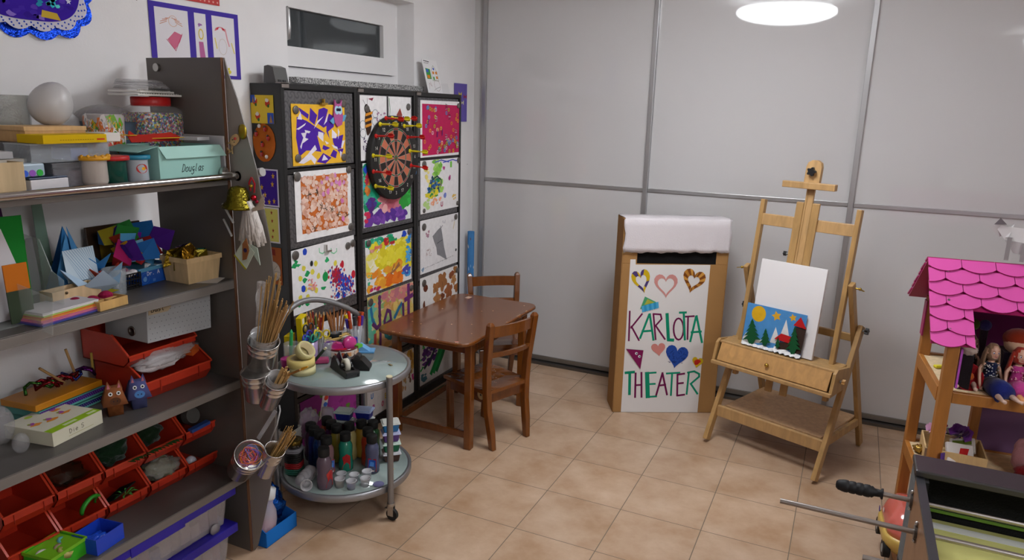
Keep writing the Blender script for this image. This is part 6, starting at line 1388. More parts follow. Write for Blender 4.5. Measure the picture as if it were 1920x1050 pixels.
def fbox(x, y, z0, col, lid, label, rz=0, grp=None):
    t = T('lidded_food_box', label, 'box', (x, y, z0), rz, group=grp)
    s = B(); loft(s, [[(p*.030, q*.024, 0) for p, q in ((-1, -1), (1, -1), (1, 1), (-1, 1))], [(p*.035, q*.029, .036) for p, q in ((-1, -1), (1, -1), (1, 1), (-1, 1))]], col); s.s = [False]*len(s.s); s.build('tub', 'plastic', t, bevel=.006)
    B().box(-.039, .039, -.033, .033, .034, .040, lid).box(-.034, .034, -.028, .028, .040, .0445, lid).build('lid', 'plastic', t, bevel=.004)
for k, (c, l_, nm_) in enumerate([('#4a2c20', '#c8c8ce', 'brown'), ('#1a6a48', '#c4d8cc', 'green'), ('#5a3a80', '#bcc0e0', 'purple'), ('#2070a8', '#d0d2cc', 'sky blue')]):
    fbox(-.600-.001*k, -.985, z2+.0455*k, c, l_, '%s tub with a pale lid in the stack by the trolley leg' % nm_, .75, 'tubs of modelling paste')
for j, (x, y) in enumerate([(-.845, -.985), (-.775, -.935)]):
    for k in range(4):
        c, l_ = [('#4a4648', '#b8b8b8'), ('#2a2a2e', '#c0c4c0'), ('#7a1840' if j == 0 else '#22242a', '#c8ccc8'), ('#1a2680', '#b8c8c0' if j == 0 else '#a8b8dc')][k]
        fbox(x, y, z2+.0455*k, c, l_, '%s tub with a pale lid in the %s rear stack, %s' % (['grey', 'black', ['crimson', 'charcoal'][j], 'dark blue'][k], ['left', 'right'][j], ['lowest', 'second', 'third', 'topmost'][k]), .3, 'tubs of modelling paste')
for k in range(13):
    c = ['#2a6a58']*3+['#9a1c20']*3+['#1f1e1e']*5+['#b8b8c0']*2
    s = B(); loft(s, [sq(.026, 0, 24, 4), sq(.033, .012, 24, 4)], c[k], caps=(1, 0)); loft(s, [sq(.035, .010, 24, 4), sq(.035, .012, 24, 4)], c[k])
    tag(s.build('plastic_bowl', 'plastic' if k < 11 else 'frost', loc=(-.880, -1.270, z2+.0085*k), rot=(0, 0, .4)), 'square plastic bowl of the nested stack, one of the %s ones' % ['green', 'red', 'black', 'clear'][0 if k < 3 else 1 if k < 6 else 2 if k < 11 else 3], 'bowl', 'nested %s bowls' % ['green', 'red', 'black', 'clear'][0 if k < 3 else 1 if k < 6 else 2 if k < 11 else 3])
t = T('gold_jar', 'small dark jar with a gold patterned lid on the bowl stack', 'jar', (-.878, -1.268, z2+.117)); B().lathe([(.028, 0), (.030, .02), (1e-4, .021)], 28, '#2a2216').build('body', 'gloss', t); B().lathe([(.031, .016), (.033, .018), (.033, .034), (.030, .036), (1e-4, .034)], 32, '#6a5620').build('lid', 'foil', t)
for k in range(8):
    s = B(); tray(s, .066, .080, .050, .002, '#aeaba6', taper=.008)
    tag(s.build('white_tray', 'plastic', loc=(-.950, -1.215, z2+.016*k), rot=(0, 0, .15)), 'off white plastic tray of the nested stack at the left of the lower tier', 'tray', 'nested off white trays')
s = B().box(-.025, .025, -.025, .025, 0, .06, '#16161a'); tag(s.build('black_block', 'plastic', loc=(-.950, -1.215, z2+.125), rot=(0, 0, .15)), 'black block standing in the topmost off white tray', 'block')
def cupl(x, y, zz, label, fill=None, lid=True, rot=(0, 0, 0), r=.019, h=.036, grp='small clear cups on the lower tier', cat='cup'):
    t = T('small_cup', label, cat, (x, y, zz), rot=rot, group=grp)
    B().open_lathe([(1e-4, .001), (r*.80, .001), (r*.80, 0), (r, h*.9), (r*1.12, h*.9), (r*1.12, h), (r*.98, h), (r*.78, .003)], 28, '#d8d6da').build('wall', 'frost', t)
    if fill: B().lathe([(1e-4, .002), (r*.76, .002), (r*.80, h*.35), (1e-4, h*.4)], 16, fill, smooth=False).build('filling', 'paper', t)
for (x, y, lb, f_) in [(-.650, -1.270, 'small clear cup with a few yellow crumbs', '#c8a868'), (-.600, -1.262, 'small clear cup with blue crumbs', '#3a34a8'), (-.565, -1.218, 'empty small cup to the right of the blue crumbs', None), (-.672, -1.232, 'empty small cup at the left rear of the group', None), (-.622, -1.215, 'empty small cup in the middle rear of the group', None), (-.593, -1.168, 'empty small cup farthest back near the blue bottle', None)]:
    cupl(x, y, z2, lb, f_)
tag(B().lathe([(.022, 0), (.023, .002), (.021, .004), (1e-4, .003)], 28, '#8a86b8').build('cup_lid', 'frost', loc=(-.525, -1.185, z2)), 'loose lilac lid lying near the trolley leg', 'lid')
t = T('bag_of_cups', 'clear bag with a row of small cups fallen beside the mauve bottle', 'bag', (-.790, -1.300, z2+.026), rot=(0, 0, 0))
B().ball((0, 0, 0), .034, '#d0ced2', 18, sx=.9, sy=1.5, sz=.85).build('wrap', 'bag', t)
for k in range(4): B().lathe([(1e-4, .0), (.017, 0), (.021, .03), (1e-4, .031)], 22, '#c8c6cc').build('small_cup', 'frost', t, loc=(.006, -.028+.018*k, -.004+.006*k), rot=(1.1, .5, 0))
cupl(-.762, -1.338, z2+.018, 'loose cup lying on its side in front of the bagged cups', rot=(0, 1.35, -.8), r=.021, h=.032)
tag(B().lathe([(.030, 0), (.033, .10), (.030, .13), (1e-4, .132)], 20, '#c8c6cc', sy=.6).build('clear_container', 'frost', loc=(-.915, -1.01, z2+.05)), 'upright frosted container behind the rear bottles', 'container')
tag(B().lathe([(.030, 0), (.033, .05), (1e-4, .051)], 20, '#6a6468').build('dark_box', 'plastic', loc=(-.915, -1.01, z2)), 'dark pot below the frosted container', 'pot')
lump('white_bag', 'crumpled whitish plastic bag behind the left rear bottles', 'bag', (-.965, -1.08, z2+.13), .6, 1.2, 1.5, '#c8c0c8', 'bag', 14, .5, .045)
tag(B().box(-.004, .004, -.012, .012, 0, .002, '#b8b088').build('paper_scrap', 'paper', loc=(-.545, -1.06, z2)), 'tiny cream scrap right of the slate blue bottle', 'scrap')

# ================================================================== TABLE AND CHAIRS
BR_, BR2 = '#733f12', '#66340d'
t = T('childrens_table', 'brown lacquered children table with rounded corners against the cabinets', 'table', (-.705, -.1825, 0))
def rrect(w, d, r, n=6): return [(sx_*(w/2-r)+r*math.cos(a), sy_*(d/2-r)+r*math.sin(a)) for sx_, sy_, a0_ in ((1, 1, 0), (-1, 1, PI/2), (-1, -1, PI), (1, -1, 3*PI/2)) for a in [a0_+PI/2*i/n for i in range(n+1)]]
TW, TD, TH = .52, .835, .575
s = B(); loft(s, [[(x, y, TH-.018) for x, y in rrect(TW-.008, TD-.008, .062)], [(x, y, TH-.013) for x, y in rrect(TW, TD, .066)], [(x, y, TH-.005) for x, y in rrect(TW, TD, .066)], [(x, y, TH) for x, y in rrect(TW-.008, TD-.008, .062)]], BR_)
s.s = [False]*len(s.s); s.build('tabletop', 'varnish', t)
lx, ly0, ly1 = .2235, -.312, .3325
s = B(); s.box(-lx+.012, lx-.006, ly0+.008, ly0+.024, TH-.085, TH-.019, BR2).box(-lx+.012, lx-.012, ly1-.03, ly1-.014, TH-.085, TH-.019, BR2).box(-lx+.005, -lx+.02, ly0, ly1, TH-.085, TH-.019, BR2).box(lx-.021, lx-.006, ly0+.01, ly1, TH-.085, TH-.019, BR2); s.build('apron', 'varnish', t, bevel=.002)
for x in (-lx+.017, lx-.017):
    for y in (ly0+.017, ly1-.017): B().box(x-.019, x+.019, y-.019, y+.019, .0005, TH-.019, BR_).build('leg', 'varnish', t, bevel=.004)
B().box(-lx+.03, lx-.03, ly0+.006, ly0+.024, .055, .090, BR2).build('stretcher', 'varnish', t, bevel=.003)
B().box(-lx+.006, -lx+.024, ly0+.03, ly1-.03, .055, .090, BR2).build('stretcher', 'varnish', t, bevel=.003)
B().box(-lx+.03, lx-.03, ly1-.024, ly1-.006, .055, .090, BR2).build('stretcher', 'varnish', t, bevel=.003)
s = B(); cr_ = random.Random(8)
for i in range(26):
    u, v = cr_.uniform(-.25, .25), cr_.uniform(-.41, .41)
    if i < 16: (u, v) = (cr_.uniform(-.2, .25), -.408) if i < 8 else (.253, cr_.uniform(-.36, .3))
    s.poly([(u+p, v+q_, TH+.0004) for p, q_ in blob(0, 0, .004, .003, .6, 7, cr_)], '#d8c0a0')
s.poly([(-.150+p, .345+q_, TH+.0006) for p, q_ in [(-.014, -.022), (.014, -.022), (.014, .022), (-.014, .022)]], '#c0a898'); s.poly([(.19+p, -.395+q_, TH+.0005) for p, q_ in blob(0, 0, .010, .006, .6, 9, cr_)], '#c88a80')
s.build('paint_chips', 'paper', t)
def chair(label, loc, rz):
    t = T('childrens_chair', label, 'chair', loc, rz, group='brown wooden children chairs')
    for sg in (-1, 1):
        pts = [(0, sg*.118, .0005), (.012, sg*.122, .10), (.030, sg*.128, .20), (.034, sg*.132, .30), (.030, sg*.138, .42), (.015, sg*.144, .54), (.0, sg*.148, .640)]
        s = B(); sec = []
        for i, (x, y, zq) in enumerate(pts):
            w_, d_ = .016-.003*(i == 0), .018-.003*(i in (0, 6)); sec.append([(x-d_, y-w_, zq), (x+d_, y-w_, zq), (x+d_, y+w_, zq), (x-d_, y+w_, zq)])
        sec.append([(p[0]*1.0, p[1], .655) if False else ((p[0]+.0)*.5+pts[-1][0]*.5, (p[1]+pts[-1][1])/2, .655) for p in sec[-1]])
        loft(s, sec, BR_); s.s = [False]*len(s.s); s.build('back_post', 'varnish', t, bevel=.004)
        B().beam((.320, sg*.118, .0005), (.318, sg*.126, .275), .030, .030, BR_, side=(1, 0, 0)).build('front_leg', 'varnish', t, bevel=.004)
        B().box(.045, .315, sg*.128-.008, sg*.128+.008, .232, .284, BR2).build('side_rail', 'varnish', t, bevel=.002)
    s = B()
    for za, zb in ((.575, .632), (.472, .496)):
        s = B()
        for k in range(8):
            y0, y1 = -.134+.0335*k, -.134+.0335*(k+1); c0, c1 = -.018*(1-(y0/.134)**2), -.018*(1-(y1/.134)**2)
            xa = .010 if za > .5 else .020
            s.add([(xa+c0-.007, y0, za), (xa+c0+.007, y0, za), (xa+c1+.007, y1, za), (xa+c1-.007, y1, za), (xa+c0-.007-.006, y0, zb), (xa+c0+.001, y0, zb), (xa+c1+.001, y1, zb), (xa+c1-.013, y1, zb)], [(0, 3, 2, 1), (4, 5, 6, 7), (0, 1, 5, 4), (1, 2, 6, 5), (2, 3, 7, 6), (3, 0, 4, 7)], BR_)
        s.build('back_slat', 'varnish', t)
    s = B(); n_ = 10; top = []; vs = []
    X = [.02, .08, .14, .20, .26, .34]; Z = [.0, -.006, -.012, -.010, -.003, .002]
    for i, x in enumerate(X):
        for k in range(7):
            y = (-.145+.29*k/6)*(1+.04*i/5); vs.append((x, y, .302+Z[i]*(1-(abs(k-3)/3)**2)))
    m_ = len(vs); vs2 = [(x, y, .284) for x, y, _ in vs]
    fs = [(i*7+k, (i+1)*7+k, (i+1)*7+k+1, i*7+k+1) for i in range(5) for k in range(6)]
    fs += [tuple(m_+a for a in f[::-1]) for f in fs]
    bd = [i*7 for i in range(6)]+[35+k for k in range(1, 7)]+[i*7+6 for i in range(4, -1, -1)]+[k for k in range(5, 0, -1)]
    for a, b2 in zip(bd, bd[1:]+bd[:1]): fs.append((a, m_+a, m_+b2, b2)[::-1])
    s.add(vs+vs2, fs, BR_, False); s.build('seat', 'varnish', t)
    s = B(); s.box(.035, .05, -.118, .118, .232, .284, BR2); s.build('rear_rail', 'varnish', t)
    B().box(.308, .322, -.112, .112, .232, .284, BR2).build('front_rail', 'varnish', t)
    s = B(); q3 = random.Random(3)
    for i in range(16): x, y = q3.uniform(.05, .3), q3.uniform(-.12, .12); s.poly([(x+p, y+q_, .3035-.008*(abs(y) < .08)) for p, q_ in blob(0, 0, .003, .002, .5, 6, q3)], '#d0b490')
    s.build('paint_chips', 'paper', t)
    return t
c1 = chair('brown wooden child chair at the long right side of the table, back towards the viewer', (-.346, -.325, 0), math.radians(159.7))
B().cyl((.07, .137, .272), (.07, .1385, .272), .024, '#b8986c', n=20).cyl((.07, .1385, .272), (.07, .1390, .272), .006, '#4a4440').build('worn_spot', 'rawwood', c1)
c2 = dup(c1, (-.866, .500, 0), math.radians(-51.9), 'brown wooden child chair at the far end of the table, by the sliding doors')
for ch in list(c2.children):
    if ch.name.startswith('worn'): bpy.data.objects.remove(ch)

# ================================================================== CARDBOARD THEATRE
bt = T('puppet_theatre', 'tall cardboard box puppet theatre with painted lettering and a white cloth on top', 'box', (-.007, .293, .001), math.radians(28.05))
CB, CB2 = '#a17849', '#93693c'
W_, D_, H_ = .574, .165, 1.085
s = B(); sx0, sx1, sz0, sz1 = .082, .508, .848, .925
s.box(0, .004, 0, D_, 0, H_, CB).box(W_-.004, W_, 0, D_, 0, H_, CB).box(0, W_, D_-.004, D_, 0, H_, CB2).box(0, W_, 0, D_, H_-.004, H_, CB).box(0, W_, 0, D_, 0, .004, CB2)
s.box(.004, W_-.004, 0, .004, 0, sz0, CB).box(.004, W_-.004, 0, .004, sz1, H_-.004, CB).box(.004, sx0, 0, .004, sz0, sz1, CB).box(sx1, W_-.004, 0, .004, sz0, sz1, CB)
s.build('carton', 'card', bt, bevel=.002)
B().box(.02, W_-.02, .006, .010, sz0-.06, sz1+.05, '#0e0c0c').build('slot_shade_sheet', 'fabric', bt)  # near-black sheet standing in for the shade inside the open slot
B().box(.0, .05, -.0008, -.0002, .90, .925, '#b8935e').build('packing_tape', 'gloss', bt)
s = B(); nx, path = 40, [(D_+.004, .93), (D_+.004, 1.0), (D_+.003, 1.088), (.10, 1.090), (.05, 1.091), (.004, 1.090), (-.005, 1.080), (-.007, 1.05), (-.008, 1.01), (-.009, .97), (-.010, .935), (-.010, .912)]
vs = []
for j, (y, zq) in enumerate(path):
    for i in range(nx+1):
        u = i/nx; x = .004+u*(W_-.004)+(.006*math.sin(j*1.7) if i in (0, nx) else 0); fr_ = max(0, (j-5)/6)
        w_ = (.0045*math.sin(u*19+j*.5)+.003*math.sin(u*43+j))*fr_; zz_2 = zq+(.003*math.sin(u*31)+.002*math.sin(u*67)+.008*(u-.5))*(j >= 11)
        vs.append((x, y-abs(w_)-.001*(j > 5), zz_2+(.002*math.sin(u*23+j) if 2 < j < 6 else 0)))
fs = [(j*(nx+1)+i, j*(nx+1)+i+1, (j+1)*(nx+1)+i+1, (j+1)*(nx+1)+i) for j in range(len(path)-1) for i in range(nx)]
s.add(vs, fs, '#cfc8cb', True); co = s.build('cloth', 'fabric'); co.location = bt.location; co.rotation_euler = bt.rotation_euler; md = co.modifiers.new('sol', 'SOLIDIFY'); md.thickness = .0012; md.offset = 1
tag(co, 'white gauze cloth draped over the top of the cardboard theatre', 'cloth')
q = [(135, 80), (630, 87), (545, 985), (75, 985)]
qf = homog(q)
S = Sheet(W_, H_, '#d9d6d5', t=.0008, quad=q, outline=[qf(*p) for p in [(115, 984), (470, 984), (530, 292), (186, 292), (186, 268), (162, 268)]])
PU, GR = '#6a1048', '#0f8a68'
def st(pts, w, c): S.line(pts, w*.574/480, c, px=True)
for pts in [[(158, 510), (153, 648)], [(215, 522), (163, 588)], [(165, 580), (200, 646)], [(267, 522), (277, 642)], [(266, 522), (300, 524), (305, 545), (276, 578)], [(276, 575), (320, 640)], [(412, 534), (455, 531)], [(427, 534), (424, 640)]]: st(pts, 8, PU)
st([(383+23*math.cos(a), 592+50*math.sin(a)) for a in [2*PI*i/20 for i in range(21)]], 8, PU)
for pts in [[(205, 636), (248, 524)], [(250, 522), (267, 644)], [(215, 604), (262, 600)], [(388, 515), (418, 514)], [(407, 515), (412, 642)], [(437, 650), (464, 532)], [(466, 530), (491, 654)], [(442, 607), (487, 603)]]: st(pts, 10, GR)
st([(330, 522), (336, 643), (358, 644)], 15, GR)
for pts in [[(137, 799), (177, 795)], [(157, 800), (155, 900)]]: st(pts, 13, GR)
for pts in [[(237, 800), (240, 912)]]: st(pts, 20, GR)
for pts in [[(235, 800), (278, 797)], [(238, 852), (274, 850)], [(238, 912), (280, 909)], [(327, 801), (388, 797)], [(353, 800), (347, 904)], [(430, 800), (420, 898)], [(425, 796), (455, 790), (478, 802), (478, 815), (438, 850)], [(440, 850), (470, 896)]]: st(pts, 9, GR)
for pts in [[(184, 800), (181, 914)], [(211, 797), (211, 913)], [(183, 857), (211, 855)], [(279, 903), (308, 800)], [(308, 798), (329, 901)], [(292, 858), (322, 854)], [(378, 805), (376, 905)], [(378, 806), (410, 801)], [(378, 848), (404, 845)], [(376, 905), (410, 900)]]: st(pts, 9, PU)
def hpx(cx, cy, w, h, rot=0): return [(x, 2*cy-y) for x, y in heart(cx, cy, w, h, rot)]
def hring(cx, cy, w, h, k, col, rot=0): S.ring(hpx(cx, cy, w, h, rot), hpx(cx, cy+2, w*k, h*k, rot), col, px=True)
for (cx, cy, w, h, k, c, rt_) in [(214, 372, 92, 112, .58, '#c8a818', .22), (325, 392, 116, 112, .70, '#c88a84', 0), (450, 370, 112, 112, .52, '#7a4418', -.28)]: hring(cx, cy, w, h, k, c, rt_)
hr = random.Random(15)
H1 = hpx(214, 372, 92, 112, .22); H1i = hpx(214, 374, 92*.58, 112*.58, .22)
for i in range(26):
    if i % 13 in (1, 2, 3, 8, 9): j = (i+1) % 26; S.p([H1[i], H1[j], H1i[j], H1i[i]], '#4a3a70', px=True)
H3 = hpx(450, 370, 112, 112, -.28); H3i = hpx(450, 372, 112*.52, 112*.52, -.28)
for i in range(0, 26, 2): j = (i+1) % 26; S.p([H3[i], H3[j], H3i[j], H3i[i]], hr.choice(['#b07830', '#5a3010', '#c89040']), px=True)
S.p(hpx(290, 690, 70, 62, .1), '#c88078', px=True); S.p(hpx(372, 724, 112, 108, -.18), '#24489a', px=True); S.p(hpx(469, 750, 54, 52, -.2), '#c8a81c', px=True); S.p(blob(468, 746, 16, 12, .5, 10, hr), '#b8281c', px=True)
for i in range(40):
    x, y = 370+hr.uniform(-38, 40), 715+hr.uniform(-28, 40); S.line([(x, y), (x+hr.uniform(-12, 12), y+hr.uniform(-12, 12))], .0022, '#14285e', px=True)
S.p([(228, 440), (284, 468), (205, 500)], '#4a9a6a', px=True); S.p([(240, 452), (270, 468), (225, 480)], '#a8a840', px=True)
for i in range(7): x = 212+11*i; y = 494-3*i; S.p([(x, y-8), (x+12, y-12), (x+14, y+16), (x+3, y+22)], '#2f8fc0' if i % 2 else '#4aa4d0', px=True)
S.b.build('poster', 'paper', bt, loc=(0, -.0012, 0), rot=(0, 0, -PI/2)) if False else None
# poster lies on the front: thickness towards -y, u along x
po = S.b.build('poster', 'paper', bt); po.matrix_local = Matrix(((0, 1, 0, 0), (-1, 0, 0, -.0002), (0, 0, 1, 0), (0, 0, 0, 1)))
s = B(); P3 = [qf(*p) for p in [(140, 686), (220, 692), (205, 780)]]
s.prism([(u*W_, v*H_) for u, v in P3], lambda u, v, d: (u, -.003-d, v), .003, '#7a1850', '#4a1030')
for (x, y) in [(187, 706), (201, 720)]:
    u, v = qf(x, y); s.prism(circ(u*W_, v*H_, .0075, 16), lambda a, b2, d: (a, -.0062-d, b2), .0015, '#d8dce4').prism(circ(u*W_+.002, v*H_, .0035, 12), lambda a, b2, d: (a, -.0078-d, b2), .0006, '#1a1a1c')
s.build('paper_face', 'paper', bt)

# ================================================================== EASEL
BE, BE2 = '#b08a56', '#b99362'
ez = T('easel', 'beech studio easel with a drawer tray, black star knobs and a lower shelf', 'easel', (.520, .176, 0), math.radians(-21.46))
def eb(name, p, q, w, h, col=BE, side=(0, 1, 0), m='wood', bevel=.003): return B().beam(p, q, w, h, col, side=side).build(name, m, ez, bevel=bevel)
ew = .585
for s0 in (.011, ew-.011):
    eb('front_leg', (s0, .0, .012), (s0, .315, .690), .022, .042)
    s1_ = s0+(.024 if s0 < .1 else -.024)
    eb('rear_leg', (s1_, .575, .008), (s1_, .190, .905), .022, .038)
    eb('base_rail', (s1_, .085, .150), (s1_, .500, .150), .018, .040, side=(0, 0, 1))
for s0 in (.062, ew-.062):
    eb('upright', (s0, .135, .350), (s0, .247, 1.232), .022, .030)
B().box(.022, ew-.022, .062, .082, .128, .185, BE2).build('front_crossbar', 'wood', ez, bevel=.003)
B().box(.030, ew-.030, .33, .35, .60, .635, BE).build('rear_crossbar', 'wood', ez, bevel=.003)
B().box(.030, ew-.030, .490, .508, .135, .172, BE).build('rear_base_bar', 'wood', ez, bevel=.003)
B().box(.045, ew-.045, .10, .498, .172, .182, '#c29a70').build('lower_shelf', 'wood', ez, bevel=.001)
ty = lambda zq: .135+(zq-.35)*.127
def slab(x0, x1, z0_, z1_, dy, th, col, name, bevel=.003, rnd=False):
    s = B(); s.add([(x0, ty(z0_)+dy, z0_), (x1, ty(z0_)+dy, z0_), (x1, ty(z1_)+dy, z1_), (x0, ty(z1_)+dy, z1_), (x0, ty(z0_)+dy+th, z0_), (x1, ty(z0_)+dy+th, z0_), (x1, ty(z1_)+dy+th, z1_), (x0, ty(z1_)+dy+th, z1_)], [(0, 1, 2, 3), (7, 6, 5, 4), (4, 5, 1, 0), (5, 6, 2, 1), (6, 7, 3, 2), (7, 4, 0, 3)], col)
    return s.build(name, 'wood', ez, bevel=bevel)
slab(.066, ew-.066, 1.110, 1.165, -.012, .014, BE2, 'top_crossbar')
xm = ew/2
slab(xm-.056, xm-.020, .320, 1.240, -.026, .014, BE, 'mast_board', .004); slab(xm+.020, xm+.056, .320, 1.240, -.026, .014, BE, 'mast_board', .004)
slab(xm-.0195, xm+.0195, .40, 1.400, -.0235, .014, BE2, 'sliding_mast')
slab(xm-.010, xm-.008, .40, 1.340, -.0240, .004, '#8a6430', 'mast_groove', 0)
s = B(); s.prism([(-.036, 1.330), (.036, 1.330), (.036, 1.405), (.030, 1.425), (.012, 1.436), (-.012, 1.436), (-.030, 1.425), (-.036, 1.405)], lambda u, v, d: (xm+.004+u, ty(v)-.040+d, v), .022, BE2); s.build('mast_head', 'wood', ez, bevel=.002)
B().box(xm-.125, xm+.125, ty(1.32)-.062, ty(1.32)-.030, 1.305, 1.335, BE2).build('canvas_clamp', 'wood', ez, bevel=.003)
def knob(loc, axis, name='star_knob', col='#1e1e20', r=.014):
    s = B(); pts = []
    for i in range(30): a = 2*PI*i/30; rr_ = r*(1+.22*math.cos(5*a)); pts.append((rr_*math.cos(a), rr_*math.sin(a)))
    s.prism(pts, lambda u, v, d: (u, v, .010+d), .014, col).cyl((0, 0, 0), (0, 0, .012), .006, '#8a8a88')
    o = s.build(name, 'plastic', ez, loc=loc, quat=Vector(axis).to_track_quat('Z', 'Y'), bevel=.002)
knob((xm+.004, ty(1.385)-.040, 1.385), (0, -1, 0), r=.018); knob((ew, .305, .672), (1, 0, 0)); knob((0, .305, .672), (-1, 0, 0)); knob((xm-.058, ty(.99)-.01, .99), (-1, 0, 0), r=.010)
for sg, x in ((1, ew-.022), (-1, .022)):
    B().cyl((0, 0, 0), (sg*.022, 0, 0), .004, '#b0903c').ball((sg*.020, 0, 0), .007, '#b0903c', 10).beam((sg*.022, 0, 0), (sg*.042, -.012, -.004), .008, .003, '#b0903c').build('wing_nut', 'metal', ez, loc=(x, .205, .885))
# tray box with drawer
tz0, tz1 = .425, .530
s = B()
for x in (-.012, ew-.020+.012): s.prism([(.020, tz0-.008), (.190, tz0+.0), (.190, tz1-.01), (.070, tz1+.006), (.045, tz1-.01)], lambda u, v, d: (x+d, u, v), .014, BE)
s.box(.002, ew-.008, .060, .075, tz1-.012, tz1, BE2).box(.002, ew-.008, .075, .195, tz1-.010, tz1-.002, BE).box(.002, ew-.008, .03, .185, tz0-.006, tz0, BE).box(.002, ew-.008, .180, .192, tz0, tz1, BE).box(-.012, ew+.006, .012, .030, tz0-.010, tz0+.008, BE2)
s.build('tray_box', 'wood', ez, bevel=.003)
s = B(); s.beam((ew/2-.003, .030, tz0+.010), (ew/2-.003, .066, tz1-.010), .555, .010, '#c0925a', side=(0, 1, 0)); dr = s.build('drawer', 'wood', ez, bevel=.002)
B().ball((0, -.012, 0), .010, '#b89848', 14).cyl((0, 0, 0), (0, -.010, 0), .005, '#b89848').build('drawer_knob', 'metal', dr, loc=(ew/2-.02, .043, .478))
knob((ew+.006, .10, .475), (1, 0, 0), 'wooden_knob', '#b88a4c', .011); knob((-.012, .10, .475), (-1, 0, 0), 'wooden_knob', '#b88a4c', .011)
E2 = Matrix.Translation((.520, .176, 0)) @ Matrix.Rotation(math.radians(-21.46), 4, 'Z')
def on_easel(o, x, y, zq, lean):
    """place a sheet (thickness -> towards the viewer, width -> right)"""
    o.matrix_world = E2 @ Matrix.Translation((x, y, zq)) @ Matrix.Rotation(-lean, 4, 'X') @ Matrix(((0, 1, 0, 0), (-1, 0, 0, 0), (0, 0, 1, 0), (0, 0, 0, 1)))
cv = B(); cv.box(0, .016, 0, .322, 0, .425, '#e6e3e4'); o = cv.build('blank_canvas', 'paper', bevel=.001); on_easel(o, .125, .1275, .531, .127); tag(o, 'blank white canvas leaning on the easel tray', 'canvas')
q = [(267, 98), (657, 192), (635, 445), (232, 345)]
S = Sheet(.300, .205, '#4a8cc8', quad=q, t=.0022)
S.p(circ(*S.q(343, 170), .122, 26, .19), '#d8a818', clip=False); 
for (x, y, r_) in [(462, 188, .085), (568, 202, .065)]: u, v = S.q(x, y); S.p([(a, v+(b_-v)*1.45) for a, b_ in star(u, v, r_, 5, .5, 1.9)], '#d8a428')
for pl in [[(428, 345), (462, 252), (500, 360)], [(485, 330), (527, 210), (560, 340)], [(240, 310), (262, 280), (420, 350), (240, 345)]]: S.p(pl, '#dcdcdc', px=True)
bp_ = pic('winter_picture', 'blue paper relief with fir trees, sun and red roofed house on the easel', 'picture', S, 0, 0); on_easel(bp_, .098, .100, .5315, .127)
DG = '#14502c'
s2 = B()
def rel(pts, d, th, col, side=None):
    P = [S.q(*p) for p in pts]; s2.prism([(u*.300, v*.205) for u, v in P], lambda u, v, dd: (.0022+d+dd, u, v), th, col, side)
rel([(470, 345), (585, 345), (580, 395), (480, 385)], .003, .002, '#3a2820'); rel([(462, 322), (505, 292), (585, 318), (560, 352)], .005, .003, '#b81c20')
rel([(590, 260), (660, 265), (640, 420), (600, 415)], .004, .002, '#3a2a24'); rel([(580, 245), (622, 200), (663, 272)], .007, .003, '#b81c20')
def tree(cx, cy, w, h, n_, d):
    L = [(cx, cy-h/2)]
    for k in range(n_): y = cy-h/2+h*.85*(k+1)/n_; L += [(cx+w/2*(k+1)/n_, y), (cx+w/2*(k+1)/n_*.45, y-h*.03)]
    L += [(cx+w*.1, cy+h/2), (cx-w*.1, cy+h/2)]
    for k in reversed(range(n_)): y = cy-h/2+h*.85*(k+1)/n_-h*.02; L += [(cx-w/2*(k+1)/n_*.45, y-h*.03), (cx-w/2*(k+1)/n_, y)]
    rel(L, d, .003, DG)
tree(308, 275, 130, 155, 5, .008); tree(402, 312, 78, 105, 4, .008); tree(592, 335, 100, 165, 5, .010); tree(490, 348, 38, 68, 3, .012)
s2.build('paper_relief', 'paper', bp_)
s3 = B()
for (x0, x1, y0, y1, n_, d) in [(236, 460, 350, 405, 6, .014), (462, 640, 392, 445, 5, .018)]:
    top = [S.q(x0+(x1-x0)*k/n_, y0+(y1-y0)*k/n_-22+(6 if k % 2 else -4)) for k in range(n_+1)]; low = []
    for k in range(n_): low += [S.q(x0+(x1-x0)*(k+.0)/n_, y0+(y1-y0)*(k+.0)/n_-2), S.q(x0+(x1-x0)*(k+.5)/n_, y0+(y1-y0)*(k+.5)/n_+24)]
    low.append(S.q(x1, y1-2)); W2 = lambda P: [(u*.300, max(v*.205, .0004)) for u, v in P]
    tp, lw = W2(top), W2(low)
    for k in range(n_):
        a, b_, c0, t_, c1_ = tp[k], tp[k+1], lw[2*k], lw[2*k+1], lw[2*k+2]; v = lambda p, dd: (dd, p[0], p[1])
        s3.add([v(a, .004), v(b_, .004), v(c0, d), v(c1_, d), v(t_, d+.012)], [(0, 2, 4), (0, 4, 1), (1, 4, 3)], '#dedddd')
s3.build('paper_snow', 'paper', bp_)

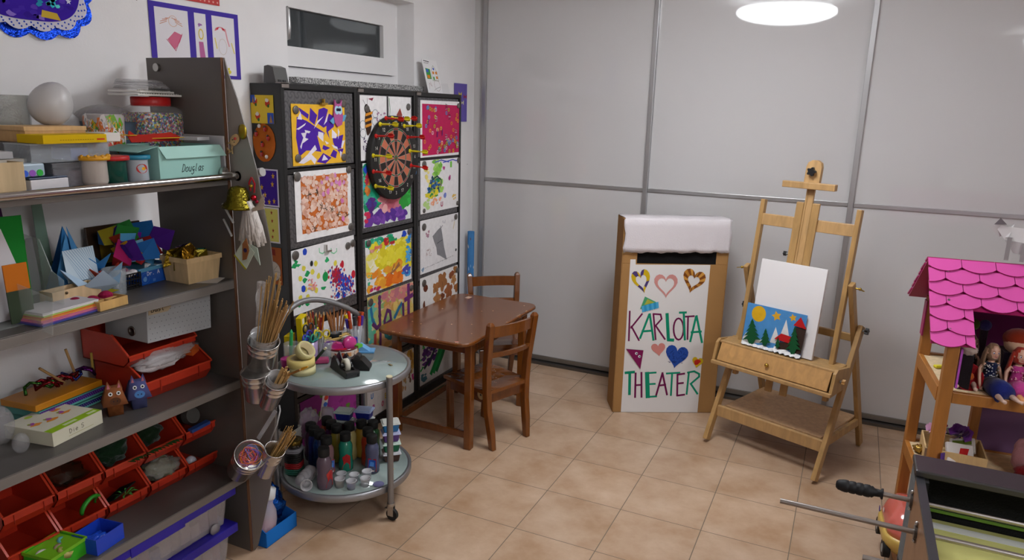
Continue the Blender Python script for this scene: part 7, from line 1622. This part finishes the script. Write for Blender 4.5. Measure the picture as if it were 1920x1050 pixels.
# ================================================================== DOLL HOUSE
dl = T('doll_house', 'wooden doll house with a magenta shingled roof at the right', 'doll house', (1.345, -.377, 0), math.radians(5))
PW, PK, PKD = '#a86c2e', '#c84c98', '#9c1258'
HD, HW = .43, .84
def dpost(x, y, z0_, z1_, w=.036, name='post'): return B().box(x, x+w, y, y+w, z0_, z1_, PW).build(name, 'wood', dl, bevel=.003)
for x in (0, HW-.036): dpost(x, -.036, .001, 1.005); dpost(x, -HD, .001, .960)
dpost(.20, -.036, .060, .760, .030); dpost(.50, -.036, .060, .760, .030)
for zt_ in (.060, .440, .785):
    s = B(); s.box(.005, HW-.005, -HD+.02, -.004, zt_-.008, zt_, '#d8c09a'); s.build('floor_board', 'rawwood', dl)
    B().box(-.002, .014, -HD+.036, -.036, zt_-.045, zt_+.004, PW).build('side_rail', 'wood', dl, bevel=.002); B().box(HW-.014, HW+.002, -HD+.036, -.036, zt_-.045, zt_+.004, PW).build('side_rail', 'wood', dl, bevel=.002)
    B().box(.036, HW-.036, -HD, -HD+.018, zt_-.035, zt_+.002, PW).build('front_rail', 'wood', dl, bevel=.002)
    B().box(.036, HW-.036, -.018, 0, zt_-.03, zt_+.006, PW).build('rear_rail', 'wood', dl, bevel=.002)
pwm, n, l, b = nodemat('violet_wallpaper'); tc = n.new('ShaderNodeTexCoord'); vo = n.new('ShaderNodeTexVoronoi'); vo.inputs['Scale'].default_value = 14; l.new(tc.outputs['Object'], vo.inputs['Vector'])
mw = n.new('ShaderNodeTexWave'); mw.wave_type = 'RINGS'; mw.inputs['Scale'].default_value = 3; mw.inputs['Distortion'].default_value = 6; l.new(tc.outputs['Object'], mw.inputs['Vector'])
cr = n.new('ShaderNodeValToRGB'); cr.color_ramp.elements[0].color = lin('#6a4a78'); cr.color_ramp.elements[1].color = lin('#7a5888'); l.new(mw.outputs[0], cr.inputs[0]); l.new(cr.outputs[0], b.inputs['Base Color'])
B().box(.232, .50, -.012, -.006, .445, .755, '#6a4a78').build('wall_panel', pwm, dl)
B().box(.10, HW-.036, -.012, -.006, .79, .995, '#5a1648').build('upper_wall_panel', 'paper', dl)
B().box(-.004, 0.0, -.045, -.005, .86, .99, PKD).build('pink_slat', 'plastic', dl); B().box(.040, .046, -HD+.005, -HD+.03, .80, .93, '#b050b8').build('pink_slat', 'plastic', dl)
# gables and roof
RZ, RT = 1.172, -.215
s = B()
for x in (.004, HW-.016): s.prism([(-HD+.01, .93), (-.01, .985), (RT, RZ-.02)], lambda u, v, d: (x+d, u, v), .012, PW)
s.build('gable', 'wood', dl)
def slope(y1, z1_, x0, x1, rows, cut=None, flip=1, name='front_roof'):
    A_ = Vector((0, RT, RZ)); E_ = Vector((0, y1, z1_)); d = (E_-A_); L = d.length; d.normalize(); nrm = Vector((0, -d.z, d.y))*(1 if flip > 0 else -1)
    if nrm.z < 0: nrm = -nrm
    tw = .098; s = B()
    for r in range(rows):
        v0 = max(0, L*r/rows-.008); v1 = L*(r+1)/rows; xr = x1
        if cut and r >= cut[1]: xr = cut[0]
        off = (r % 2)*.5*tw; k0 = -1; x = x0-off
        while x < xr-1e-6:
            a, b2 = max(x, x0), min(x+tw, xr); 
            if b2-a > .004:
                pts = [(a, v0), (b2, v0)]; nn = 9; lo = []
                for i in range(nn+1):
                    xx = b2+(a-b2)*i/nn; ph = (xx-x)/tw; lo.append((xx, v1-.016+.020*math.sin(PI*max(0, min(1, ph)))**.8))
                pts += lo
                P = lambda u, v, dd: tuple(A_+d*v+nrm*(.004+dd+.0060*(v-v0)/(v1-v0)-.0*dd)+Vector((u, 0, 0)))
                g = .0009; pts = [(min(max(u, a+g), b2-g), v) for u, v in pts]
                s.prism(pts, P, .0055, PK, PKD)
            x += tw
    o = s.build(name, 'plastic', dl)
    s = B(); q0, q1 = A_, E_
    if cut:
        vc = L*cut[1]/rows
        s.add([tuple(A_+Vector((x0+.003, 0, 0))), tuple(A_+Vector((x1-.003, 0, 0))), tuple(A_+d*vc+Vector((x1-.003, 0, 0))), tuple(A_+d*vc+Vector((x0+.003, 0, 0))), tuple(E_-d*.01+Vector((x0+.003, 0, 0))), tuple(E_-d*.01+Vector((cut[0]-.003, 0, 0))), tuple(A_+d*vc+Vector((cut[0]-.003, 0, 0)))], [(0, 1, 2, 3), (3, 6, 5, 4)], PKD)
    else: s.add([tuple(A_+Vector((x0+.003, 0, 0))), tuple(A_+Vector((x1-.003, 0, 0))), tuple(E_-d*.01+Vector((x1-.003, 0, 0))), tuple(E_-d*.01+Vector((x0+.003, 0, 0)))], [(0, 1, 2, 3)], PKD)
    ob = s.build(name+'_underside', 'plastic', dl); md = ob.modifiers.new('sol', 'SOLIDIFY'); md.thickness = .004
    # screws
    if cut:
        s = B()
        for (x, v) in [(-.0, .05), (.0, .165), (.0, .275), (.35, .05)]: c = A_+d*v+Vector((x, 0, 0))+nrm*.012; s.cyl(c, c+nrm*.002, .004, '#9a9098', n=10)
        s.build('roof_screw', 'metal', dl)
slope(-HD-.028, .938, -.056, HW+.05, 7, cut=(.068, 4.0)); slope(.035, .985, -.056, HW+.05, 6, flip=-1, name='rear_roof')
DM = Matrix.Translation((1.345, -.377, 0)) @ Matrix.Rotation(math.radians(5), 4, 'Z')
def dw(x, y, zq): return tuple(DM @ Vector((x, y, zq)))
# white paper figure on the ridge
s = B(); s.box(-.012, .0, -.005, .005, 0, .075, '#8e8a8a').box(.03, .042, -.005, .005, 0, .06, '#8e8a8a')
s.poly([(-.06, 0, .095), (-.035, .01, .070), (-.01, 0, .075), (.0, .01, .12), (-.05, .0, .115)], '#c8c6c6'); s.prism([(-.055, .11), (.06, .105), (.045, .06), (-.02, .065)], lambda u, v, d: (u, .004+d, v), .002, '#d4d2d2').prism([(-.02, .065), (.055, .06), (.05, .02), (.01, .025)], lambda u, v, d: (u, .002+d, v), .002, '#b8b5b5').prism([(-.04, .135), (-.055, .112), (-.02, .115)], lambda u, v, d: (u, -.002+d, v), .002, '#6a6468')
tag(s.build('paper_figure', 'paper', loc=dw(.175, RT, RZ+.018), rot=(0, 0, -.2)), 'white and grey folded paper figure standing on the doll house ridge', 'paper figure')
# dolls
def limb(s, pts, rs, col): s.tube(pts, 1, col, n=10, rs=rs)
SK = '#c89a84'
def doll(label, loc, rz, hairc, dress, dress2, hlen=.07, face=True, skirt=None, leg='#d8b8a8', legdir=1, scale=1.0):
    t = T('fashion_doll', label, 'doll', loc, rz); t.scale = (scale,)*3
    s = B()      # seated body, facing +x
    limb(s, [(0, 0, .012), (0, 0, .035), (-.002, 0, .06), (-.003, 0, .082), (-.003, 0, .092), (-.002, 0, .100)], [.020, .020, .013, .017, .010, .006], SK)
    s.lathe([(1e-4, .094), (.010, .097), (.016, .108), (.0185, .122), (.017, .136), (.010, .146), (1e-4, .149)], 20, SK, (.001, 0, 0), sy=.88)
    for sg in (-1, 1):
        limb(s, [(.0, sg*.012, .014), (.04, sg*.016, .018), (.075, sg*.020, .014), (.11, sg*.022, .010), (.135, sg*.024, .008), (.150, sg*.026, .010)], [.013, .012, .009, .008, .005, .006], leg)
        limb(s, [(-.002, sg*.018, .086), (-.004, sg*.030, .065), (.008, sg*.034, .042), (.020, sg*.036, .022), (.026, sg*.036, .012)], [.006, .0055, .005, .0045, .003], SK)
        for f in range(4): limb(s, [(.026, sg*.036+(f-1.5)*.0018, .013), (.032, sg*.036+(f-1.5)*.0024, .009), (.036, sg*.036+(f-1.5)*.0026, .006)], [.0011, .001, .0007], SK)
        s.tube([(.024, sg*.033, .014), (.029, sg*.030, .011)], .0012, SK, n=6)
    s.ball((.0195, 0, .119), .0025, SK, 8); s.ball((.002, .0165, .121), .0035, SK, 8); s.ball((.002, -.0165, .121), .0035, SK, 8)
    s.build('body', 'plastic', t)
    if face:
        s = B()
        for sg in (-1, 1): s.ball((.0165, sg*.0068, .124), .0035, '#d8d8dc', 10, sx=.5, sz=.9); s.ball((.0182, sg*.0068, .124), .0020, '#2a4a80', 8, sx=.5); s.tube([(.0178, sg*.0035, .129), (.0182, sg*.007, .1305), (.0165, sg*.0105, .129)], .0007, '#5a3a2a', n=5)
        s.tube([(.0182, -.004, .1125), (.0192, 0, .1118), (.0182, .004, .1125)], .0011, '#b04a5a', n=6); s.build('face', 'plastic', t)
    s = B(); s.lathe([(1e-4, .152), (.012, .149), (.0195, .138), (.0215, .124), (.0205, .110), (.018, .10)], 20, hairc, (-.004, 0, 0), sy=.9)
    hr_ = random.Random(int(abs(loc[0])*1e4))
    for k in range(22):
        a = PI*.45+PI*1.1*k/21; s.tube([(.017*math.cos(a)-.004, .017*math.sin(a), .135), (.023*math.cos(a)-.006, .022*math.sin(a), .110), (.024*math.cos(a)-.008+hr_.uniform(-.005, .005), .026*math.sin(a), .110-hlen*.6), (.022*math.cos(a)-.01+hr_.uniform(-.008, .008), .028*math.sin(a), .110-hlen)], .004, hairc, n=5)
    s.build('hair', 'fabric', t)
    s = B(); s.lathe([(.022, .010), (.0225, .035), (.0155, .060), (.0195, .083), (.012, .090)], 20, dress, sy=1.0); 
    limb(s, [(.0, 0, .020), (.04, 0, .022), (.078, 0, .018)], [.026, .029, .032], dress)
    if skirt: limb(s, [(.03, 0, .020), (.07, 0, .020), (.10, 0, .014)], [.030, .035, .032], skirt)
    s.build('dress', 'fabric', t)
    if dress2:
        s = B()
        for k in range(46):
            a = hr_.uniform(-1.4, 1.4); zq = hr_.uniform(.015, .088); rr_ = .022; x, y = rr_*math.cos(a)+(.02*hr_.random() if zq < .04 else 0), rr_*math.sin(a)
            s.ball((x, y, zq), .0028, dress2, 6, m=4)
        s.build('sequins', 'metal', t)
    return t
F3, F2, F1 = .786, .441, .061
doll('seated doll in a navy dress covered with silver beads, blond plait', dw(.150, -.335, F3), math.radians(-70), '#8a6a52', '#161c3c', '#c8c8cc', .08, skirt='#1c2468', leg='#d0b0a0')
doll('doll in a pink patterned dress at the right picture edge', dw(.222, -.345, F3), math.radians(-75), '#a03020', '#b03a80', '#d8a0b0', .07, leg='#c88a58')
doll('doll with long brown hair in a dark glittering dress behind the navy one', dw(.105, -.245, F3), math.radians(-95), '#5a3a30', '#3a2a40', '#a8a0a8', .09, face=True)
t = T('red_head_doll', 'round plush head with orange red hair behind the dolls', 'doll', dw(.235, -.26, F3+.145)); B().ball((0, -.004, -.006), .042, '#d0a88c', 20, sz=.8).build('face', 'fabric', t); B().ball((0, .004, .010), .046, '#8a2c14', 20, sz=.75).build('hair', 'fabric', t)
tag(B().box(-.04, .04, -.04, .04, 0, .112, '#2a1a30').build('dark_block', 'fabric', loc=dw(.235, -.24, F3), rot=(0, 0, .1)), 'dark block carrying the red haired plush head', 'block')
t = T('red_basket', 'round red velvet basket with sweets on the upper floor of the doll house', 'basket', dw(.085, -.345, F3+.030), rot=(1.0, .15, .1))
B().open_lathe([(1e-4, -.016), (.030, -.014), (.044, -.004), (.050, .010), (.046, .018), (.040, .012), (.030, -.002), (1e-4, -.006)], 32, '#8a1018').build('bowl', 'fabric', t)
s = B()
for i in range(14): a = 2*PI*i/14; s.ball((.049*math.cos(a), .049*math.sin(a), .010), .0022, '#b8902c', 6, m=4)
s.build('gold_bead', 'metal', t); B().ball((.008, .006, .004), .014, '#a84a18', 10, sz=.5).ball((-.012, -.004, .002), .015, '#a83058', 10, sx=1.5, sz=.4).build('filling', 'fabric', t)
tag(B().box(-.004, .004, -.02, .02, 0, .10, '#9a8a84').build('white_strip', 'plastic', loc=dw(.100, -.30, F3)), 'pale upright strip beside the red basket', 'strip')
lump('hairy_toy', 'beige soft toy peeping below the pink roof edge', 'toy', dw(.075, -.37, F3+.13), 1, 1, .8, '#a8948a', 'fabric', 21, .3, .022); tag(B().box(-.018, .018, -.018, .018, 0, .115, '#1c1418').build('dark_stand', 'fabric', loc=dw(.072, -.365, F3)), 'dark stand under the beige soft toy', 'stand')
for k, (x, c, nm_) in enumerate([(.105, '#b85a1c', 'orange'), (.14, '#4a5a20', 'green'), (.175, '#3a3470', 'violet')]):
    tag(B().ball((0, 0, 0), .020, c, 12).cyl((0, 0, -.15), (0, 0, -.015), .012, '#2a1a28').build('toy_figure', 'fabric', loc=dw(x, -.10, F3+.151)), '%s toy ball on a dark stand at the back of the doll house' % nm_, 'toy')
tag(B().box(-.022, .022, -.010, .010, 0, .010, '#d8c828').build('yellow_toy', 'plastic', loc=dw(.045, -.175, F3), rot=(0, 0, .5), bevel=.004), 'small yellow toy on the upper floor near the left post', 'toy')
# middle floor
t = T('toy_crate', 'wooden crate with flowers and paper in the middle floor of the doll house', 'crate', dw(.135, -.135, F2))
s = B(); tray(s, .19, .17, .055, .005, '#c8a878'); s.build('body', 'rawwood', t)
def flower(x, y, zq, c, label, n_=16, r=.028, sd=1):
    s = B(); fr3 = random.Random(sd)
    for k in range(n_*2):
        a = fr3.uniform(0, 2*PI); b_ = fr3.uniform(-.2, 1.3); d = Vector((math.cos(a)*math.cos(b_), math.sin(a)*math.cos(b_), math.sin(b_))); e_ = d.orthogonal().normalized(); f_ = d.cross(e_)
        s.poly([tuple(d*r*.2), tuple(d*r*.8+e_*r*.45), tuple(d*r*1.1), tuple(d*r*.8-e_*r*.45)], c)
    s.cyl((0, 0, -.06), (0, 0, 0), .003, '#3a5a38'); tag(s.build('fabric_flower', 'fabric', loc=dw(x, y, zq)), label, 'flower')
flower(.075, -.12, F2+.085, '#d8a8c8', 'pale pink fabric flower at the left of the toy crate', sd=1, r=.034); flower(.095, -.09, F2+.105, '#8a1c60', 'dark magenta flower behind the pale pink one', sd=2, r=.022); flower(.16, -.10, F2+.080, '#7a3a98', 'large violet flower at the back of the toy crate', sd=3, r=.040)
t = T('napkin_pack', 'packet of white napkins with a red print leaning in the toy crate', 'napkins', dw(.145, -.19, F2+.045), rot=(.9, .1, .3)); B().box(-.045, .045, -.035, .035, -.008, .008, '#c8c0bc').build('pack', 'paper', t, bevel=.004); B().poly([(-.01, -.02, .0084), (.02, -.01, .0084), (.03, .02, .0084), (.0, .018, .0084)], '#a81c1c').build('print', 'paper', t)
t = T('napkin_pack', 'packet of napkins with red and green print behind the white one', 'napkins', dw(.165, -.13, F2+.050), rot=(.7, -.3, -.2)); B().box(-.04, .04, -.03, .03, -.006, .006, '#b8b0a8').build('pack', 'paper', t, bevel=.003); B().poly([(-.03, -.02, .0064), (.03, -.02, .0064), (.03, .0, .0064), (-.03, .0, .0064)], '#8a2018').poly([(-.03, .003, .0064), (.03, .003, .0064), (.03, .02, .0064), (-.03, .02, .0064)], '#5a6a20').build('print', 'paper', t)
tag(B().box(-.003, .003, -.045, .045, 0, .075, '#2a1cb0').build('blue_card', 'plastic', loc=dw(.040, -.26, F2), rot=(0, 0, 0)), 'bright blue card standing behind the front post of the doll house', 'card')
lump('gold_toy', 'small gold and blue crumpled trinket on the middle floor', 'toy', dw(.030, -.13, F2+.015), 1, 1, .8, '#b09048', 'foil', 22, .4, .018)
lump('pink_blanket', 'pink speckled doll blanket against the violet wall', 'blanket', dw(.34, -.20, F2+.075), .8, .6, 1.3, '#a8747a', 'fabric', 23, .3, .055); lump('red_cushion', 'dark red cushion below the pink blanket', 'cushion', dw(.38, -.25, F2+.035), 1.6, 1, .7, '#7a1018', 'fabric', 24, .2, .05)
tag(B().tube([(0, 0, 0), (.004, .006, .06), (.0, .004, .12)], .010, '#4a2a68', n=8, flat=.3).build('violet_ribbon', 'fabric', loc=dw(.036, -HD-.012, F2+.02)), 'violet ribbon hanging on the front post', 'ribbon')
# toy car on the lowest floor
t = T('toy_car', 'coral pink toy car with a yellow base on the lowest floor', 'toy car', dw(.040, -.16, F1), math.radians(5))
s = B(); ring2 = lambda w, d, zq, cy=0: [(x, y+cy, zq) for x, y in rrect(w, d, min(w, d)*.35)]
loft(s, [ring2(.17, .24, .035), ring2(.20, .27, .06), ring2(.20, .27, .085), ring2(.19, .26, .095)], '#cfae58'); s.build('base', 'plastic', t)
s = B(); loft(s, [ring2(.18, .25, .095), ring2(.185, .245, .115), ring2(.16, .22, .150), ring2(.12, .16, .180, .01), ring2(.08, .10, .186, .01)], '#d2685c'); s.build('body', 'gloss', t)
for x in (-.085, .085):
    for y in (-.08, .08): B().cyl((x-.012, y, .032), (x+.012, y, .032), .032, '#1a1a1a', n=24).cyl((x-.013, y, .032), (x+.013, y, .032), .016, '#9a9a98').build('wheel', 'rubber', t)
B().poly([(-.0905, .03+p, .125+q_) for p, q_ in circ(0, 0, .012, 14)], '#d8d0d0').poly([(-.0945, .09+p, .098+q_) for p, q_ in circ(0, 0, .014, 14)], '#4a3a8a').build('sticker', 'paper', t)

# ================================================================== TABLE FOOTBALL
ft_ = T('football_table', 'black rimmed table football game cut by the lower right corner', 'football table', (1.275, -1.385, 0))
fw_, fl_ = .74, 1.25
for xa in (0, fw_-.014): B().box(xa, xa+.014, -fl_, -.10, .50, .775, '#8a6242').build('side_wall', 'wood', ft_)
B().box(.0, .0185, -fl_, -.098, .7755, .782, '#2c2c30').build('side_edge', 'plastic', ft_); B().box(fw_-.0165, fw_, -fl_, -.098, .7755, .782, '#3c3c40').build('side_edge', 'plastic', ft_)
for ya in (-.10, -fl_-.1): B().box(-.003, fw_+.003, ya, ya+.10, .7825, .800, '#2b2729').build('end_rim', 'plastic', ft_, bevel=.004)
s = B(); s.box(0, fw_, -.012, 0, .50, .772, '#0c0c0c').box(.014, fw_-.014, -.026, -.012, .50, .772, '#0a0a0a').box(0, fw_, -fl_-.1, -fl_-.08, .5, .772, '#0c0c0c').box(0, .03, -.10, -.012, .50, .772, '#121212').box(0, fw_, -fl_-.08, -.012, .50, .515, '#1a1a1a'); s.build('end_wall', 'fabric', ft_)
s = B(); s.box(.0165, fw_-.0165, -fl_, -.026, .634, .646, '#c9c67c'); s.build('playing_field', 'paper', ft_)
s = B(); s.box(.05, fw_-.05, -.075, -.045, .6462, .6468, '#d4d4cc'); s.build('field_marking', 'paper', ft_); s = B(); s.box(.0165, fw_-.0165, -.032, -.026, .668, .674, '#5a7a2a'); s.build('wall_strip', 'paper', ft_)
for y, x0, x1 in ((-.102, -.068, .83), (-.257, -.291, .80), (-.420, -.111, .83), (-.58, -.30, .80)):
    r = B().cyl((x0, y, .72), (x1, y, .72), .0062, '#a09a96', n=20).build('rod', 'metal', ft_)
    s = B(); s.cyl((-.006, y, .72), (.002, y, .72), .016, '#5a5450', n=20); s.build('bearing', 'plastic', ft_)
    B().ball((-.002, y+.0, .742), .005, '#b8b6b4', 10).ball((-.002, y, .698), .005, '#b8b6b4', 10).build('screw', 'metal', ft_)
hd = B(); prof = [(1e-4, -.106), (.008, -.105), (.0125, -.100), (.0145, -.092)]
for k in range(4): zq = -.090+.0165*k; prof += [(.0150, zq), (.0158, zq+.006), (.0155, zq+.012), (.0135, zq+.0145)]
prof += [(.0145, -.022), (.010, -.017), (.0092, -.004), (.0135, -.002), (.0135, .002), (1e-4, .002)]
hd.lathe(prof, 28, '#141416'); hd.build('handle', 'rubber', ft_, loc=(-.066, -.102, .72), rot=(0, PI/2, 0))
for x in (.0, fw_-.06):
    for y in (-.07, -fl_): B().box(x, x+.06, y, y+.06, .001, .50, '#2a2a2c').build('leg', 'plastic', ft_)
